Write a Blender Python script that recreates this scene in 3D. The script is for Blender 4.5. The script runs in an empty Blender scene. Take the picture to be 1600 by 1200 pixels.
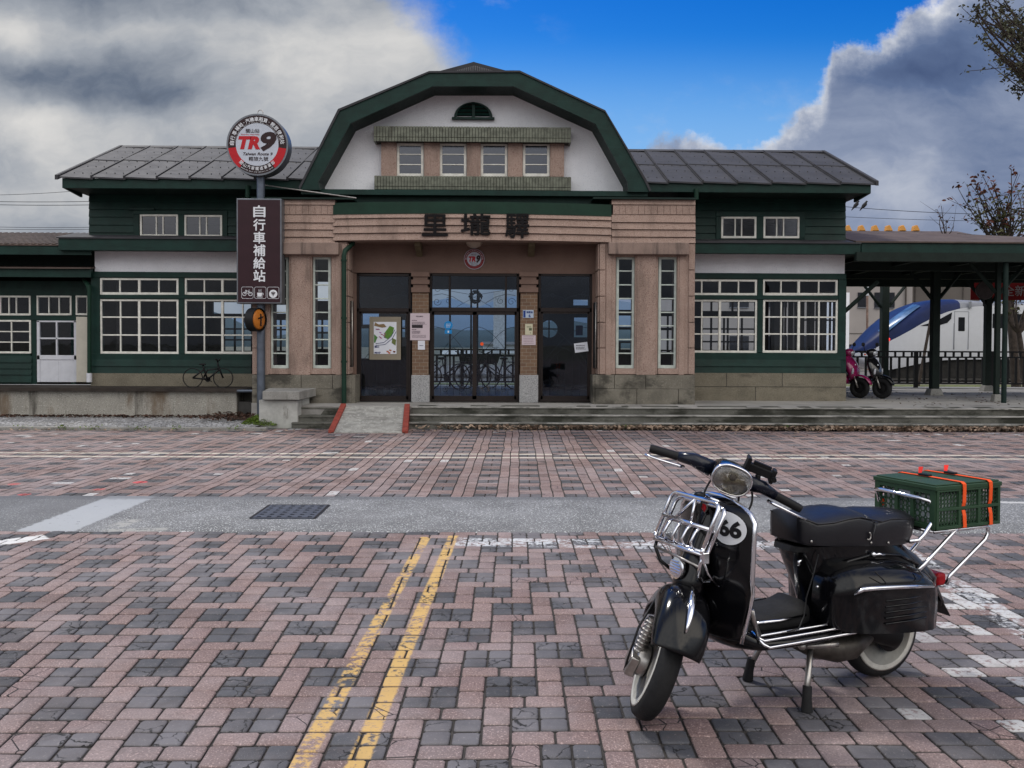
import bpy, math, random
from mathutils import Vector, Matrix, noise
from math import sin, cos, tan, pi, radians, sqrt, atan2
random.seed(7)
SC = bpy.context.scene
COL = SC.collection
# ------------------------------------------------------------------ camera
FPX, CAMH = 1373.0, 1.5
YAW, PITCH, ROLL = radians(.7), radians(-1.2), .0045
SHY = -31.2/1600
FW = Vector((sin(YAW)*cos(PITCH), cos(YAW)*cos(PITCH), sin(PITCH)))
_r = FW.cross(Vector((0,0,1))).normalized(); _u = _r.cross(FW)
CR = _r*cos(ROLL)+_u*sin(ROLL); CU = -_r*sin(ROLL)+_u*cos(ROLL)
cam = bpy.data.cameras.new('camera'); camo = bpy.data.objects.new('camera', cam); COL.objects.link(camo)
camo.matrix_world = Matrix(((CR.x,CU.x,-FW.x,0),(CR.y,CU.y,-FW.y,0),(CR.z,CU.z,-FW.z,CAMH),(0,0,0,1)))
cam.lens = 36*FPX/1600; cam.sensor_width = 36; cam.shift_y = SHY; cam.clip_end = 6000; cam.clip_start = .05
SC.camera = camo
SC.view_settings.view_transform = 'Standard'; SC.view_settings.look = 'None'
SC.view_settings.exposure = 0.20; SC.view_settings.gamma = 1
try: SC.cycles.use_denoising = True
except Exception: pass
SC.cycles.max_bounces = 8; SC.cycles.transparent_max_bounces = 24
SC.cycles.caustics_reflective = False; SC.cycles.caustics_refractive = False
# ------------------------------------------------------------------ sun
SUN_EL, SUN_AZ = radians(57), radians(-38)      # azimuth measured from +Y towards +X
sd = Vector((sin(SUN_AZ)*cos(SUN_EL), cos(SUN_AZ)*cos(SUN_EL), sin(SUN_EL)))
sl = bpy.data.lights.new('sun', 'SUN'); sl.energy = 1.9; sl.angle = radians(8); sl.color = (1,.95,.88)
so = bpy.data.objects.new('sun', sl); COL.objects.link(so); so.rotation_euler = (-sd).to_track_quat('-Z','Y').to_euler()
# ------------------------------------------------------------------ world
W = bpy.data.worlds.new('World'); SC.world = W; W.use_nodes = True
nt = W.node_tree; nt.nodes.clear()
class NB:
    def __init__(s, nt): s.nt = nt
    def n(s, t, **k):
        o = s.nt.nodes.new(t)
        for a, b in k.items(): setattr(o, a, b)
        return o
    def lk(s, a, b): s.nt.links.new(a, b)
    def inp(s, sock, v):
        if hasattr(v, 'is_linked') or hasattr(v, 'links'): s.lk(v, sock)
        else: sock.default_value = v
    def m(s, op, a, b=0.0, c=0.0, clamp=False):
        o = s.n('ShaderNodeMath', operation=op, use_clamp=clamp)
        s.inp(o.inputs[0], a); s.inp(o.inputs[1], b); s.inp(o.inputs[2], c)
        return o.outputs[0]
    def vm(s, op, a, b=(0,0,0), out=0):
        o = s.n('ShaderNodeVectorMath', operation=op); s.inp(o.inputs[0], a); s.inp(o.inputs[1], b)
        return o.outputs[out]
    def mix(s, f, a, b, mode='MIX'):
        o = s.n('ShaderNodeMix', data_type='RGBA', blend_type=mode)
        s.inp(o.inputs[0], f); s.inp(o.inputs[6], a); s.inp(o.inputs[7], b)
        return o.outputs[2]
    def ss(s, v, a, b):
        o = s.n('ShaderNodeMapRange', interpolation_type='SMOOTHSTEP')
        s.inp(o.inputs[0], v); o.inputs[1].default_value = a; o.inputs[2].default_value = b
        return o.outputs[0]
    def noise(s, vec, scale, detail=4, rough=.5, dist=0, col=False):
        o = s.n('ShaderNodeTexNoise'); s.lk(vec, o.inputs['Vector'])
        o.inputs['Scale'].default_value = scale; o.inputs['Detail'].default_value = detail
        o.inputs['Roughness'].default_value = rough; o.inputs['Distortion'].default_value = dist
        return o.outputs[1 if col else 0]
    def voro(s, vec, scale, feat='F1', out=0, rnd=1):
        o = s.n('ShaderNodeTexVoronoi', feature=feat); s.lk(vec, o.inputs['Vector'])
        o.inputs['Scale'].default_value = scale; o.inputs['Randomness'].default_value = rnd
        return o.outputs[out]
    def mapv(s, vec, sc=(1,1,1), loc=(0,0,0)):
        o = s.n('ShaderNodeMapping'); s.lk(vec, o.inputs[0]); o.inputs['Scale'].default_value = sc; o.inputs['Location'].default_value = loc
        return o.outputs[0]
    def ramp(s, f, pts):
        o = s.n('ShaderNodeValToRGB'); s.lk(f, o.inputs[0]); el = o.color_ramp.elements
        while len(el) < len(pts): el.new(.5)
        for e, (p, c) in zip(el, pts):
            e.position = p; e.color = (c[0], c[1], c[2], 1) if hasattr(c, '__len__') else (c, c, c, 1)
        return o.outputs[0]
b = NB(nt)
tc = b.n('ShaderNodeTexCoord'); D = tc.outputs['Generated']
sp = b.n('ShaderNodeSeparateXYZ'); b.lk(D, sp.inputs[0])
ya = b.m('MAXIMUM', b.m('ABSOLUTE', sp.outputs[1]), .12)
U = b.m('DIVIDE', sp.outputs[0], ya); V = b.m('DIVIDE', sp.outputs[2], ya)
cb = b.n('ShaderNodeCombineXYZ'); b.lk(U, cb.inputs[0]); b.lk(V, cb.inputs[1]); UV = cb.outputs[0]
nz = b.noise(UV, 10, 12, .66)                       # cloud edge breakup
nw = b.vm('SUBTRACT', b.noise(UV, 3.2, 5, .6, col=True), (.5,.5,.5))
UVw = b.vm('ADD', UV, b.vm('MULTIPLY', nw, (.22,.12,0)))
# outline of the cloud banks as a function of direction
fc = b.n('ShaderNodeFloatCurve'); cv = fc.mapping.curves[0]
pts = [(-.8,.75),(-.35,.62),(-.16,.42),(-.13,.392),(-.09,.362),(-.06,.33),(-.03,.29),(.02,.22),(.10,.19),(.15,.20),(.18,.240),(.235,.249),(.27,.226),(.31,.240),(.337,.268),(.365,.298),(.378,.335),(.42,.352),(.445,.368),(.486,.395),(.55,.45),(.8,.7)]
f01 = lambda u: (u+.8)/1.6
cv.points[0].location = (f01(pts[0][0]), pts[0][1]); cv.points[1].location = (f01(pts[-1][0]), pts[-1][1])
for u_, v_ in pts[1:-1]: cv.points.new(f01(u_), v_)
for p_ in cv.points: p_.handle_type = 'AUTO'
fc.mapping.update()
b.lk(b.m('DIVIDE', b.m('ADD', U, .8), 1.6, clamp=True), fc.inputs['Value'])
edge = b.m('SUBTRACT', fc.outputs[0], V)
edn = b.m('ADD', edge, b.m('MULTIPLY', b.m('SUBTRACT', nz, .5), .125))
cover = b.ss(edn, -.006, .016)
leftw = b.ss(U, -.02, .10)
covL = b.ss(edn, -.045, .03)
mixc = b.n('ShaderNodeMix'); b.lk(leftw, mixc.inputs[0]); b.lk(covL, mixc.inputs[2]); b.lk(cover, mixc.inputs[3]); cover = mixc.outputs[0]
over = b.m('MULTIPLY', b.ss(V, .75, 1.3), b.ss(b.noise(UV, 1.6, 4), .35, .6))
cover = b.m('MAXIMUM', cover, over); cover = b.m('MAXIMUM', cover, b.ss(sp.outputs[1], .05, -.2))
# brightness of the clouds: broad light and dark masses
spw = b.n('ShaderNodeSeparateXYZ'); b.lk(UVw, spw.inputs[0])
Uw, Vw = spw.outputs[0], spw.outputs[1]
def blob(px, py, sx, sy, amp):
    u0, v0 = (px-783)/FPX, (540-py)/FPX
    a = b.m('DIVIDE', b.m('SUBTRACT', Uw, u0), sx/FPX); c = b.m('DIVIDE', b.m('SUBTRACT', Vw, v0), sy/FPX)
    g = b.m('POWER', 2.7183, b.m('MULTIPLY', b.m('ADD', b.m('MULTIPLY', a, a), b.m('MULTIPLY', c, c)), -1.0))
    return b.m('MULTIPLY', g, amp)
br = b.m('ADD', b.m('ADD', .46, b.m('MULTIPLY', b.ss(U, .05, -.1), .085)), b.m('MULTIPLY', b.m('SUBTRACT', b.noise(b.mapv(UVw, (1,1.7,1)), 5.0, 12, .60), .5), 1.0))
for bl in [(230,8,220,24,-.28),(345,40,120,18,-.20),(30,62,70,24,.20),(230,62,120,16,.10),(130,128,220,32,-.27),(270,160,110,22,-.18),(520,100,150,70,.18),(640,60,60,50,.10),
        (70,190,80,32,.24),(110,160,60,20,-.15),(270,205,90,22,.14),(40,270,110,40,-.10),(110,240,60,40,.08),(120,330,300,40,.10),(440,150,70,30,-.04),
        (1440,20,60,30,.25),(1500,85,150,45,-.22),(1420,115,120,24,-.20),(1400,185,80,30,.06),(1330,130,50,24,-.10),(1500,200,160,40,-.08),(1430,290,160,40,.04),(1080,210,60,12,.25),(1560,30,60,40,-.1)]:
    br = b.m('ADD', br, blob(*bl))
nw_ = b.noise(UV, 13, 8, .6)
br = b.m('ADD', br, b.m('MULTIPLY', b.m('MULTIPLY', b.m('MULTIPLY', b.ss(edn, .050, .0), b.ss(nw_, .30, .62)), b.ss(U, .12, .25)), .50))
wl = b.ramp(br, [(0,(.05,.065,.10)),(.25,(.125,.155,.21)),(.5,(.31,.335,.375)),(.75,(.53,.53,.53)),(1,(.72,.70,.67))])
wr = b.ramp(br, [(0,(.05,.08,.17)),(.25,(.10,.145,.26)),(.5,(.235,.28,.39)),(.75,(.46,.49,.56)),(1,(.72,.72,.74))])
ccol = b.mix(b.m('MULTIPLY', b.ss(U, .02, .22), b.ss(sp.outputs[1], -.1, .1)), wl, wr)
sky = b.n('ShaderNodeTexSky', sky_type='NISHITA', sun_disc=False, sun_elevation=SUN_EL, sun_rotation=SUN_AZ)
sky.altitude = 300; sky.air_density = 1.0; sky.dust_density = .6; sky.ozone_density = 2.0
skc = b.vm('MULTIPLY', sky.outputs[0], (.10,.10,.10))
hs = b.n('ShaderNodeHueSaturation'); hs.inputs['Saturation'].default_value = 1.55; hs.inputs['Value'].default_value = 1.0; b.lk(skc, hs.inputs['Color'])
deep = b.mix(b.ss(V, .16, .42), (1.5,1.3,1.2,1), (.36,.72,1.08,1))
blue = b.mix(1.0, hs.outputs[0], deep, 'MULTIPLY')
lowf = b.ss(V, .36, .20); blue = b.mix(b.m('MULTIPLY', lowf, .65), blue, (.235,.42,.72,1))
wis = b.m('MULTIPLY', b.ss(b.noise(b.mapv(UV,(1,1.6,1)), 10, 9, .62), .52, .78), b.m('MAXIMUM', b.ss(V, .34, .2), b.m('MULTIPLY', b.ss(U, .10, -.05), .8)))
blue = b.mix(b.m('MULTIPLY', wis, .5), blue, (.45,.50,.60,1))
fin = b.mix(cover, blue, ccol)
spb = b.n('ShaderNodeSeparateXYZ'); b.lk(b.vm('NORMALIZE', D), spb.inputs[0])       # unseen sky behind the viewer, brightened and warmed to light the facade
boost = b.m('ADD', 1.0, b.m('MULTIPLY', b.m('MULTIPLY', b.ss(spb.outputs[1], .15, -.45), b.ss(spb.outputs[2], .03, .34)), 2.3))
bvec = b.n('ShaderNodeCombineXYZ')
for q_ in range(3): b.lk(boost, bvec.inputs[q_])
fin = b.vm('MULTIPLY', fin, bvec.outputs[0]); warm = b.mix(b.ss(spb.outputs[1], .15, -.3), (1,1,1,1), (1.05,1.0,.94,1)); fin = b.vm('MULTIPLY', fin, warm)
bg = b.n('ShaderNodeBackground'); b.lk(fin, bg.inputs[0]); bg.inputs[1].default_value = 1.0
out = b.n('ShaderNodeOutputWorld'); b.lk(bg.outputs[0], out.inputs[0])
# ------------------------------------------------------------------ pixel -> place helpers (measuring only)
CP = Vector((0,0,CAMH))
def ray(px, py): return FW + CR*((px-800)/FPX) - CU*((py-600-SHY*1600)/FPX)
def P(px, py, Y):
    d = ray(px, py); return CP + d*(Y/d.y)
def G(px, py, z=0.0):
    d = ray(px, py); return CP + d*((z-CAMH)/d.z)
def R(x0, y0, x1, y1, Y):
    a = P(x0, (y0+y1)/2, Y).x; c = P(x1, (y0+y1)/2, Y).x
    t = P((x0+x1)/2, y0, Y).z; o = P((x0+x1)/2, y1, Y).z
    return min(a,c), max(a,c), min(t,o), max(t,o)
# ------------------------------------------------------------------ mesh builder
class MB:
    def __init__(s): s.v = []; s.f = []; s.c = []
    def add(s, vs, fs):
        o = len(s.v); s.v += [tuple(p) for p in vs]; s.f += [tuple(i+o for i in f) for f in fs]; return s
    def box(s, x0, x1, y0, y1, z0, z1):
        if x1 < x0: x0, x1 = x1, x0
        if y1 < y0: y0, y1 = y1, y0
        if z1 < z0: z0, z1 = z1, z0
        return s.add([(x0,y0,z0),(x1,y0,z0),(x1,y1,z0),(x0,y1,z0),(x0,y0,z1),(x1,y0,z1),(x1,y1,z1),(x0,y1,z1)],
              [(0,3,2,1),(4,5,6,7),(0,1,5,4),(1,2,6,5),(2,3,7,6),(3,0,4,7)])
    def pbox(s, px0, py0, px1, py1, Y, d):       # front face at distance Y, d metres deep
        x0,x1,z0,z1 = R(px0,py0,px1,py1,Y); return s.box(x0,x1,Y,Y+d,z0,z1)
    def prism(s, pts, y0, y1):                   # pts: (x,z), extruded along y
        n = len(pts)
        a = sum(pts[i][0]*pts[(i+1)%n][1]-pts[(i+1)%n][0]*pts[i][1] for i in range(n))
        if a < 0: pts = pts[::-1]
        vs = [(x,y0,z) for x,z in pts]+[(x,y1,z) for x,z in pts]
        fs = [tuple(range(n)), tuple(range(2*n-1,n-1,-1))]+[((i+1)%n, i, i+n, (i+1)%n+n) for i in range(n)]
        return s.add(vs, fs)
    def prismx(s, pts, x0, x1):                  # pts: (y,z), extruded along x
        n = len(pts)
        a = sum(pts[i][0]*pts[(i+1)%n][1]-pts[(i+1)%n][0]*pts[i][1] for i in range(n))
        if a < 0: pts = pts[::-1]
        vs = [(x0,y,z) for y,z in pts]+[(x1,y,z) for y,z in pts]
        fs = [tuple(range(n-1,-1,-1)), tuple(range(n,2*n))]+[(i, (i+1)%n, (i+1)%n+n, i+n) for i in range(n)]
        return s.add(vs, fs)
    def prismz(s, pts, z0, z1):
        n = len(pts)
        a = sum(pts[i][0]*pts[(i+1)%n][1]-pts[(i+1)%n][0]*pts[i][1] for i in range(n))
        if a < 0: pts = pts[::-1]
        vs = [(x,y,z0) for x,y in pts]+[(x,y,z1) for x,y in pts]
        fs = [tuple(range(n-1,-1,-1)), tuple(range(n,2*n))]+[(i, (i+1)%n, (i+1)%n+n, i+n) for i in range(n)]
        return s.add(vs, fs)
    def tube(s, pts, r, n=8, closed=False):
        pts = [Vector(p) for p in pts]; m = len(pts)
        rr = r if hasattr(r, '__len__') else [r]*m
        T = []
        for i in range(m):
            a = pts[(i-1)%m] if (closed or i) else pts[0]; c = pts[(i+1)%m] if (closed or i < m-1) else pts[-1]
            T.append((c-a).normalized() if (c-a).length > 1e-9 else Vector((0,0,1)))
        up = Vector((0,0,1)) if abs(T[0].z) < .9 else Vector((1,0,0))
        N = T[0].cross(up).normalized(); o = len(s.v)
        for i in range(m):
            N = (N-T[i]*N.dot(T[i]))
            N = N.normalized() if N.length > 1e-6 else T[i].orthogonal().normalized()
            B = T[i].cross(N)
            for k in range(n):
                a = 2*pi*k/n; p = pts[i]+(N*cos(a)+B*sin(a))*rr[i]; s.v.append(tuple(p))
        for i in range(m if closed else m-1):
            j = (i+1)%m
            for k in range(n):
                s.f.append((o+i*n+k, o+i*n+(k+1)%n, o+j*n+(k+1)%n, o+j*n+k))
        if not closed:
            s.f.append(tuple(o+k for k in range(n-1,-1,-1))); s.f.append(tuple(o+(m-1)*n+k for k in range(n)))
        return s
    def lathe(s, prof, c, ax, n=24, ref=None, closed=False):       # prof: (radius, along axis)
        c = Vector(c); ax = Vector(ax).normalized(); N = ax.orthogonal().normalized(); B = ax.cross(N); o = len(s.v); m = len(prof)
        for r, h in prof:
            for k in range(n):
                a = 2*pi*k/n; s.v.append(tuple(c+ax*h+(N*cos(a)+B*sin(a))*r))
        for i in range(m if closed else m-1):
            j = (i+1)%m
            for k in range(n): s.f.append((o+i*n+k, o+i*n+(k+1)%n, o+j*n+(k+1)%n, o+j*n+k))
        if not closed:
            if prof[0][0] > 1e-4: s.f.append(tuple(o+k for k in range(n-1,-1,-1)))
            if prof[-1][0] > 1e-4: s.f.append(tuple(o+(m-1)*n+k for k in range(n)))
        return s
    def ball(s, c, r, n=10, m=7, sc=(1,1,1)):
        o = len(s.v); c = Vector(c)
        for i in range(m+1):
            t = pi*i/m
            for k in range(n):
                a = 2*pi*k/n; s.v.append((c.x+r*sc[0]*sin(t)*cos(a), c.y+r*sc[1]*sin(t)*sin(a), c.z+r*sc[2]*cos(t)))
        for i in range(m):
            for k in range(n): s.f.append((o+i*n+k, o+(i+1)*n+k, o+(i+1)*n+(k+1)%n, o+i*n+(k+1)%n))
        return s
    def loft(s, rings, cap=True, closed=True):
        o = len(s.v); n = len(rings[0])
        for rg in rings: s.v += [tuple(p) for p in rg]
        for i in range(len(rings)-1):
            for k in range(n if closed else n-1):
                s.f.append((o+i*n+k, o+i*n+(k+1)%n, o+(i+1)*n+(k+1)%n, o+(i+1)*n+k))
        if cap and closed:
            s.f.append(tuple(o+k for k in range(n-1,-1,-1))); s.f.append(tuple(o+(len(rings)-1)*n+k for k in range(n)))
        return s
    def xf(s, M, start=0):
        s.v[start:] = [tuple(M @ Vector(p)) for p in s.v[start:]]; return s
    def islands(s):
        par = list(range(len(s.v)))
        def find(a):
            while par[a] != a: par[a] = par[par[a]]; a = par[a]
            return a
        for f in s.f:
            a = find(f[0])
            for i in f[1:]: par[find(i)] = a
        g = {}
        for f in s.f: g.setdefault(find(f[0]), []).append(f)
        return g.values()
    def split(s, key, *a, **k):
        """one object per value of key(centre of each loose piece)"""
        gr = {}
        for fs in s.islands():
            ids = sorted({i for f in fs for i in f}); c = sum((Vector(s.v[i]) for i in ids), Vector())/len(ids)
            m = gr.setdefault(key(c), MB()); mp = {}
            for i in ids: mp[i] = len(m.v); m.v.append(s.v[i])
            m.f += [tuple(mp[i] for i in f) for f in fs]
        return [gr[q].build(*a, **k) for q in sorted(gr)]
    def build(s, name, mat, parent=None, smooth=False, bevel=0, loc=None, local=False, subsurf=0, solid=0, autosm=None, segs=2):
        me = bpy.data.meshes.new(name)
        root = parent
        while root is not None and root.parent is not None: root = root.parent
        off = Vector((0,0,0)) if local else (Vector(root.location) if root is not None else Vector(loc or (0,0,0)))
        me.from_pydata([tuple(Vector(p)-off) for p in s.v], [], s.f); me.update()
        import bmesh
        bm = bmesh.new(); bm.from_mesh(me)
        bmesh.ops.remove_doubles(bm, verts=bm.verts, dist=1e-5)
        bmesh.ops.recalc_face_normals(bm, faces=bm.faces); bm.to_mesh(me); bm.free()
        for m_ in (mat if isinstance(mat, (list,tuple)) else [mat]): me.materials.append(m_)
        o = bpy.data.objects.new(name, me); COL.objects.link(o)
        if parent is not None: o.parent = parent
        elif not local: o.location = off
        if solid: q = o.modifiers.new('solid','SOLIDIFY'); q.thickness = solid; q.offset = 0
        if bevel:
            q = o.modifiers.new('bevel','BEVEL'); q.width = bevel; q.segments = segs; q.limit_method = 'ANGLE'; q.angle_limit = radians(40)
        if subsurf: q = o.modifiers.new('sub','SUBSURF'); q.levels = subsurf; q.render_levels = subsurf
        if smooth or subsurf:
            me.polygons.foreach_set('use_smooth', [True]*len(me.polygons))
            if autosm:
                me.set_sharp_from_angle(angle=radians(autosm))
        return o
def empty(name, loc, label, cat, group=None, rz=0):
    o = bpy.data.objects.new(name, None); COL.objects.link(o); o.location = loc; o.rotation_euler.z = rz
    o.empty_display_size = .1
    return tag(o, label, cat, group)
def tag(o, label=None, cat=None, group=None, kind=None):
    if label: o['label'] = label
    if cat: o['category'] = cat
    if group: o['group'] = group
    if kind: o['kind'] = kind
    return o
def copy_tree(o, parent=None):
    c = o.copy(); COL.objects.link(c); c.parent = parent
    for ch in list(o.children): copy_tree(ch, c)
    return c
def text_mesh(body, bold=0.0, shear=0.0, extrude=0.0, res=3):
    c = bpy.data.curves.new('t','FONT'); c.body = body; c.offset = bold; c.shear = shear; c.extrude = extrude; c.resolution_u = res
    c.align_x = 'CENTER'; c.align_y = 'CENTER'
    o = bpy.data.objects.new('t', c); COL.objects.link(o)
    dg = bpy.context.evaluated_depsgraph_get(); me = bpy.data.meshes.new_from_object(o.evaluated_get(dg))
    vs = [v.co.copy() for v in me.vertices]; fs = [tuple(p.vertices) for p in me.polygons]
    bpy.data.objects.remove(o); bpy.data.curves.remove(c); bpy.data.meshes.remove(me)
    xs = [v.x for v in vs]; ys = [v.y for v in vs]
    cx, cy = (min(xs)+max(xs))/2, (min(ys)+max(ys))/2
    w, h = max(xs)-min(xs), max(ys)-min(ys)
    return [Vector(((v.x-cx)/w, (v.y-cy)/h, v.z)) for v in vs], fs, w, h
def put_text(mb, body, cx, cz, y, w=None, h=None, bold=0.0, shear=0.0, depth=.002, rot=0.0, tfm=None, res=3):
    """lettering facing -Y, centred at (cx, y, cz); w/h in metres"""
    cjk = any(ord(t) > 0x2e80 for t in body); bb = bold if cjk else 0
    vs, fs, W0, H0 = text_mesh(body, 0 if cjk else bold, shear, .5, res)
    if w is None: w = h*W0/H0
    if h is None: h = w*H0/W0
    hh = h/max(1, 1 if W0 < 1.3*H0*3 else 1)
    for q, (ox, oz) in enumerate([(0,0)] if not bb else [(0,0),(1,.5),(-1,-.5),(.5,-1),(-.5,1)]):
        out = []; e = bb*h*.75
        for v in vs:
            x, z = v.x*(w-2*e)+ox*e, v.y*(h-2*e)+oz*e
            if rot: x, z = x*cos(rot)-z*sin(rot), x*sin(rot)+z*cos(rot)
            out.append(Vector((cx+x, y-depth*(v.z+.5)-.0004*q, cz+z)))
        mb.add(out, fs)
# ------------------------------------------------------------------ materials
def M(name, col, rough=.6, metal=0, var=.18, vs=6, bump=0, bs=60, speck=None, stain=None, spec=.25, coat=0, streak=None, gradz=None):
    m = bpy.data.materials.new(name); m.use_nodes = True; t = m.node_tree; t.nodes.clear(); b = NB(t)
    tcn = b.n('ShaderNodeTexCoord'); V = tcn.outputs['Object']
    pr = b.n('ShaderNodeBsdfPrincipled'); o = b.n('ShaderNodeOutputMaterial'); b.lk(pr.outputs[0], o.inputs[0])
    c = (col[0],col[1],col[2],1)
    n1 = b.noise(V, vs, 6, .6)
    dk = tuple(x*(1-var) for x in col)+(1,); lt = tuple(min(1,x*(1+var)) for x in col)+(1,)
    cc = b.mix(b.ss(n1, .3, .7), dk, lt)
    if speck:      # (colour, scale, threshold)
        for (sc_, ss_, th) in speck:
            nn = b.noise(V, ss_, 2, .6); cc = b.mix(b.ss(nn, th, th+.06), cc, (*sc_,1))
    if stain:      # (colour, scale3, lo, hi, strength)
        for (sc_, s3, lo, hi, st) in stain:
            nn = b.noise(b.mapv(V, s3), 1.0, 6, .65); cc = b.mix(b.m('MULTIPLY', b.ss(nn, lo, hi), st), cc, (*sc_,1))
    b.lk(cc, pr.inputs['Base Color'])
    rn = b.m('ADD', rough, b.m('MULTIPLY', b.m('SUBTRACT', b.noise(V, vs*3, 4), .5), .18 if rough > .15 else .04), clamp=True)
    b.lk(rn, pr.inputs['Roughness'])
    pr.inputs['Metallic'].default_value = metal; pr.inputs['Specular IOR Level'].default_value = spec
    if coat: pr.inputs['Coat Weight'].default_value = coat; pr.inputs['Coat Roughness'].default_value = .05
    if bump:
        bp = b.n('ShaderNodeBump'); bp.inputs['Strength'].default_value = bump; bp.inputs['Distance'].default_value = .01
        b.lk(b.noise(V, bs, 5, .65), bp.inputs['Height']); b.lk(bp.outputs[0], pr.inputs['Normal'])
    return m
GREEN = M('green_paint', (.0055,.027,.0215), .5, var=.22, vs=4, bump=.25, bs=30, stain=[((.016,.05,.042),(1,1,14),.5,.75,.35),((.008,.02,.015),(3,3,1),.55,.8,.5)])
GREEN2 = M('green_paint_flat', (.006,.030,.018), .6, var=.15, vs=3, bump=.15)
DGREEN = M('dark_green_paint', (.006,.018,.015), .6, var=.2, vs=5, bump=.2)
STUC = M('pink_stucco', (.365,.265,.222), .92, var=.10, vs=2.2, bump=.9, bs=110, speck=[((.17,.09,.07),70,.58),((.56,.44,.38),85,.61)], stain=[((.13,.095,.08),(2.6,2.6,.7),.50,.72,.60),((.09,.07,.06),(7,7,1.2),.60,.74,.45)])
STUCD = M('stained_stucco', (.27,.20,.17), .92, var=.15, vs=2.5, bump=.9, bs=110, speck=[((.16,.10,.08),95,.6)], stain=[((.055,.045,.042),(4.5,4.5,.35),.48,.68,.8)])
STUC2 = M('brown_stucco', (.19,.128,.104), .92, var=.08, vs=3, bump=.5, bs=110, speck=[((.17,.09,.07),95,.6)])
WHITE = M('white_plaster', (.86,.87,.91), .9, var=.05, vs=2, bump=.8, bs=35, speck=[((.55,.56,.64),50,.62)], stain=[((.34,.34,.38),(.8,.8,2.5),.6,.85,.4)])
CREAM = M('cream_window_paint', (.74,.73,.67), .6, var=.12, vs=9, bump=.15, stain=[((.32,.27,.19),(5,5,9),.6,.75,.5)])
CREAM2 = M('pale_green_window_paint', (.52,.58,.54), .6, var=.12, vs=9, bump=.15, stain=[((.28,.26,.2),(5,5,9),.62,.75,.5)])
WDOOR = M('white_door_paint', (.62,.63,.68), .55, var=.06, vs=6, stain=[((.35,.33,.3),(3,3,2),.6,.8,.4)])
METAL = M('roof_sheet', (.044,.044,.050), .68, metal=.0, var=.16, vs=1.6, bump=.3, bs=8, stain=[((.085,.083,.09),(1.5,4,4),.5,.75,.4),((.05,.04,.035),(3,3,3),.62,.8,.5)])
RUST = M('rusty_roof_sheet', (.10,.075,.065), .7, metal=.1, var=.25, vs=2, bump=.3, bs=20, stain=[((.09,.06,.05),(1,6,1),.5,.7,.6)])
TILE = M('grey_green_tile', (.15,.16,.125), .45, var=.3, vs=9, bump=.2, stain=[((.07,.06,.045),(4,4,1.5),.55,.75,.6)])
STONE = M('stone_base', (.165,.152,.125), .9, var=.2, vs=3, bump=.7, bs=70, speck=[((.33,.30,.25),70,.62),((.10,.09,.08),60,.62)], stain=[((.040,.038,.032),(1.4,1.4,2.2),.46,.62,.85)])
CONC = M('concrete', (.27,.265,.25), .92, var=.18, vs=2.2, bump=.8, bs=55, speck=[((.42,.41,.38),60,.64),((.14,.135,.12),55,.62)], stain=[((.10,.095,.08),(2.6,2.6,.5),.54,.72,.65)])
CONCD = M('mossy_step_concrete', (.125,.123,.108), .92, var=.2, vs=2.5, bump=.8, bs=55, speck=[((.27,.26,.24),60,.64)], stain=[((.030,.031,.024),(1.3,2,3.2),.44,.60,.9),((.30,.29,.27),(3,3,6),.64,.74,.5)])
PLAT = M('platform_concrete', (.30,.29,.275), .9, var=.15, vs=1.3, bump=.4, bs=40, stain=[((.13,.12,.11),(1,1,1),.5,.7,.6)])
WALLC = M('retaining_wall_concrete', (.33,.315,.28), .93, var=.12, vs=3, bump=1, bs=45, speck=[((.55,.54,.50),42,.6),((.17,.16,.145),48,.58)], stain=[((.13,.085,.05),(1.3,1.3,.35),.50,.66,.8),((.055,.048,.04),(1.9,1.9,.20),.54,.68,.85)])
GRAN = M('granite', (.34,.34,.345), .55, var=.05, vs=5, bump=.15, bs=60, speck=[((.13,.13,.135),70,.53),((.55,.55,.56),90,.6)])
DARKWD = M('dark_brown_frame', (.020,.014,.013), .42, var=.15)
BLACKM = M('black_metal', (.012,.012,.013), .45, metal=.2, var=.2)
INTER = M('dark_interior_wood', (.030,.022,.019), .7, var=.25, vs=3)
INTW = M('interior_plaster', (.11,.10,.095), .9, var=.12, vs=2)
PIPEG = M('grey_blue_pole', (.115,.135,.17), .42, metal=.55, var=.2, vs=5)
SIGNM = M('maroon_sign_panel', (.032,.012,.017), .35, var=.08)
SIGNR = M('sign_red', (.45,.012,.02), .4, var=.05)
SIGND = M('sign_dark_brown', (.028,.012,.014), .4, var=.05)
SIGNW = M('sign_white', (.50,.54,.62), .45, var=.03)
SIGNG = M('sign_side_grey', (.16,.17,.19), .4, metal=.6, var=.1)
LETTER = M('white_lettering', (.72,.74,.78), .5, var=.02)
BLKL = M('black_lettering', (.006,.005,.006), .8, var=.2, bump=.5, bs=25)
CHROME = M('chrome', (.80,.80,.83), .09, metal=1, var=.02)
STEELD = M('worn_steel', (.38,.36,.34), .32, metal=.9, var=.2, vs=20)
BPAINT = M('black_scooter_paint', (.003,.003,.004), .15, var=.05, coat=.12, spec=.30)
BPLAS = M('black_plastic', (.010,.010,.011), .5, var=.15)
RUBBER = M('tyre_rubber', (.014,.014,.015), .72, var=.2, vs=15, bump=.3, bs=60)
WWALL = M('white_wall_tyre', (.52,.51,.47), .7, var=.12, vs=20)
SEATM = M('seat_vinyl', (.007,.007,.010), .36, var=.1, bump=.12, bs=180, spec=.5)
CRATE = M('dark_green_plastic', (.026,.060,.032), .5, var=.12)
ORANGE = M('orange_strap', (.85,.10,.02), .65, var=.08)
TAN = M('exhaust_metal', (.10,.09,.08), .45, metal=.8, var=.3, vs=20)
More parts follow.
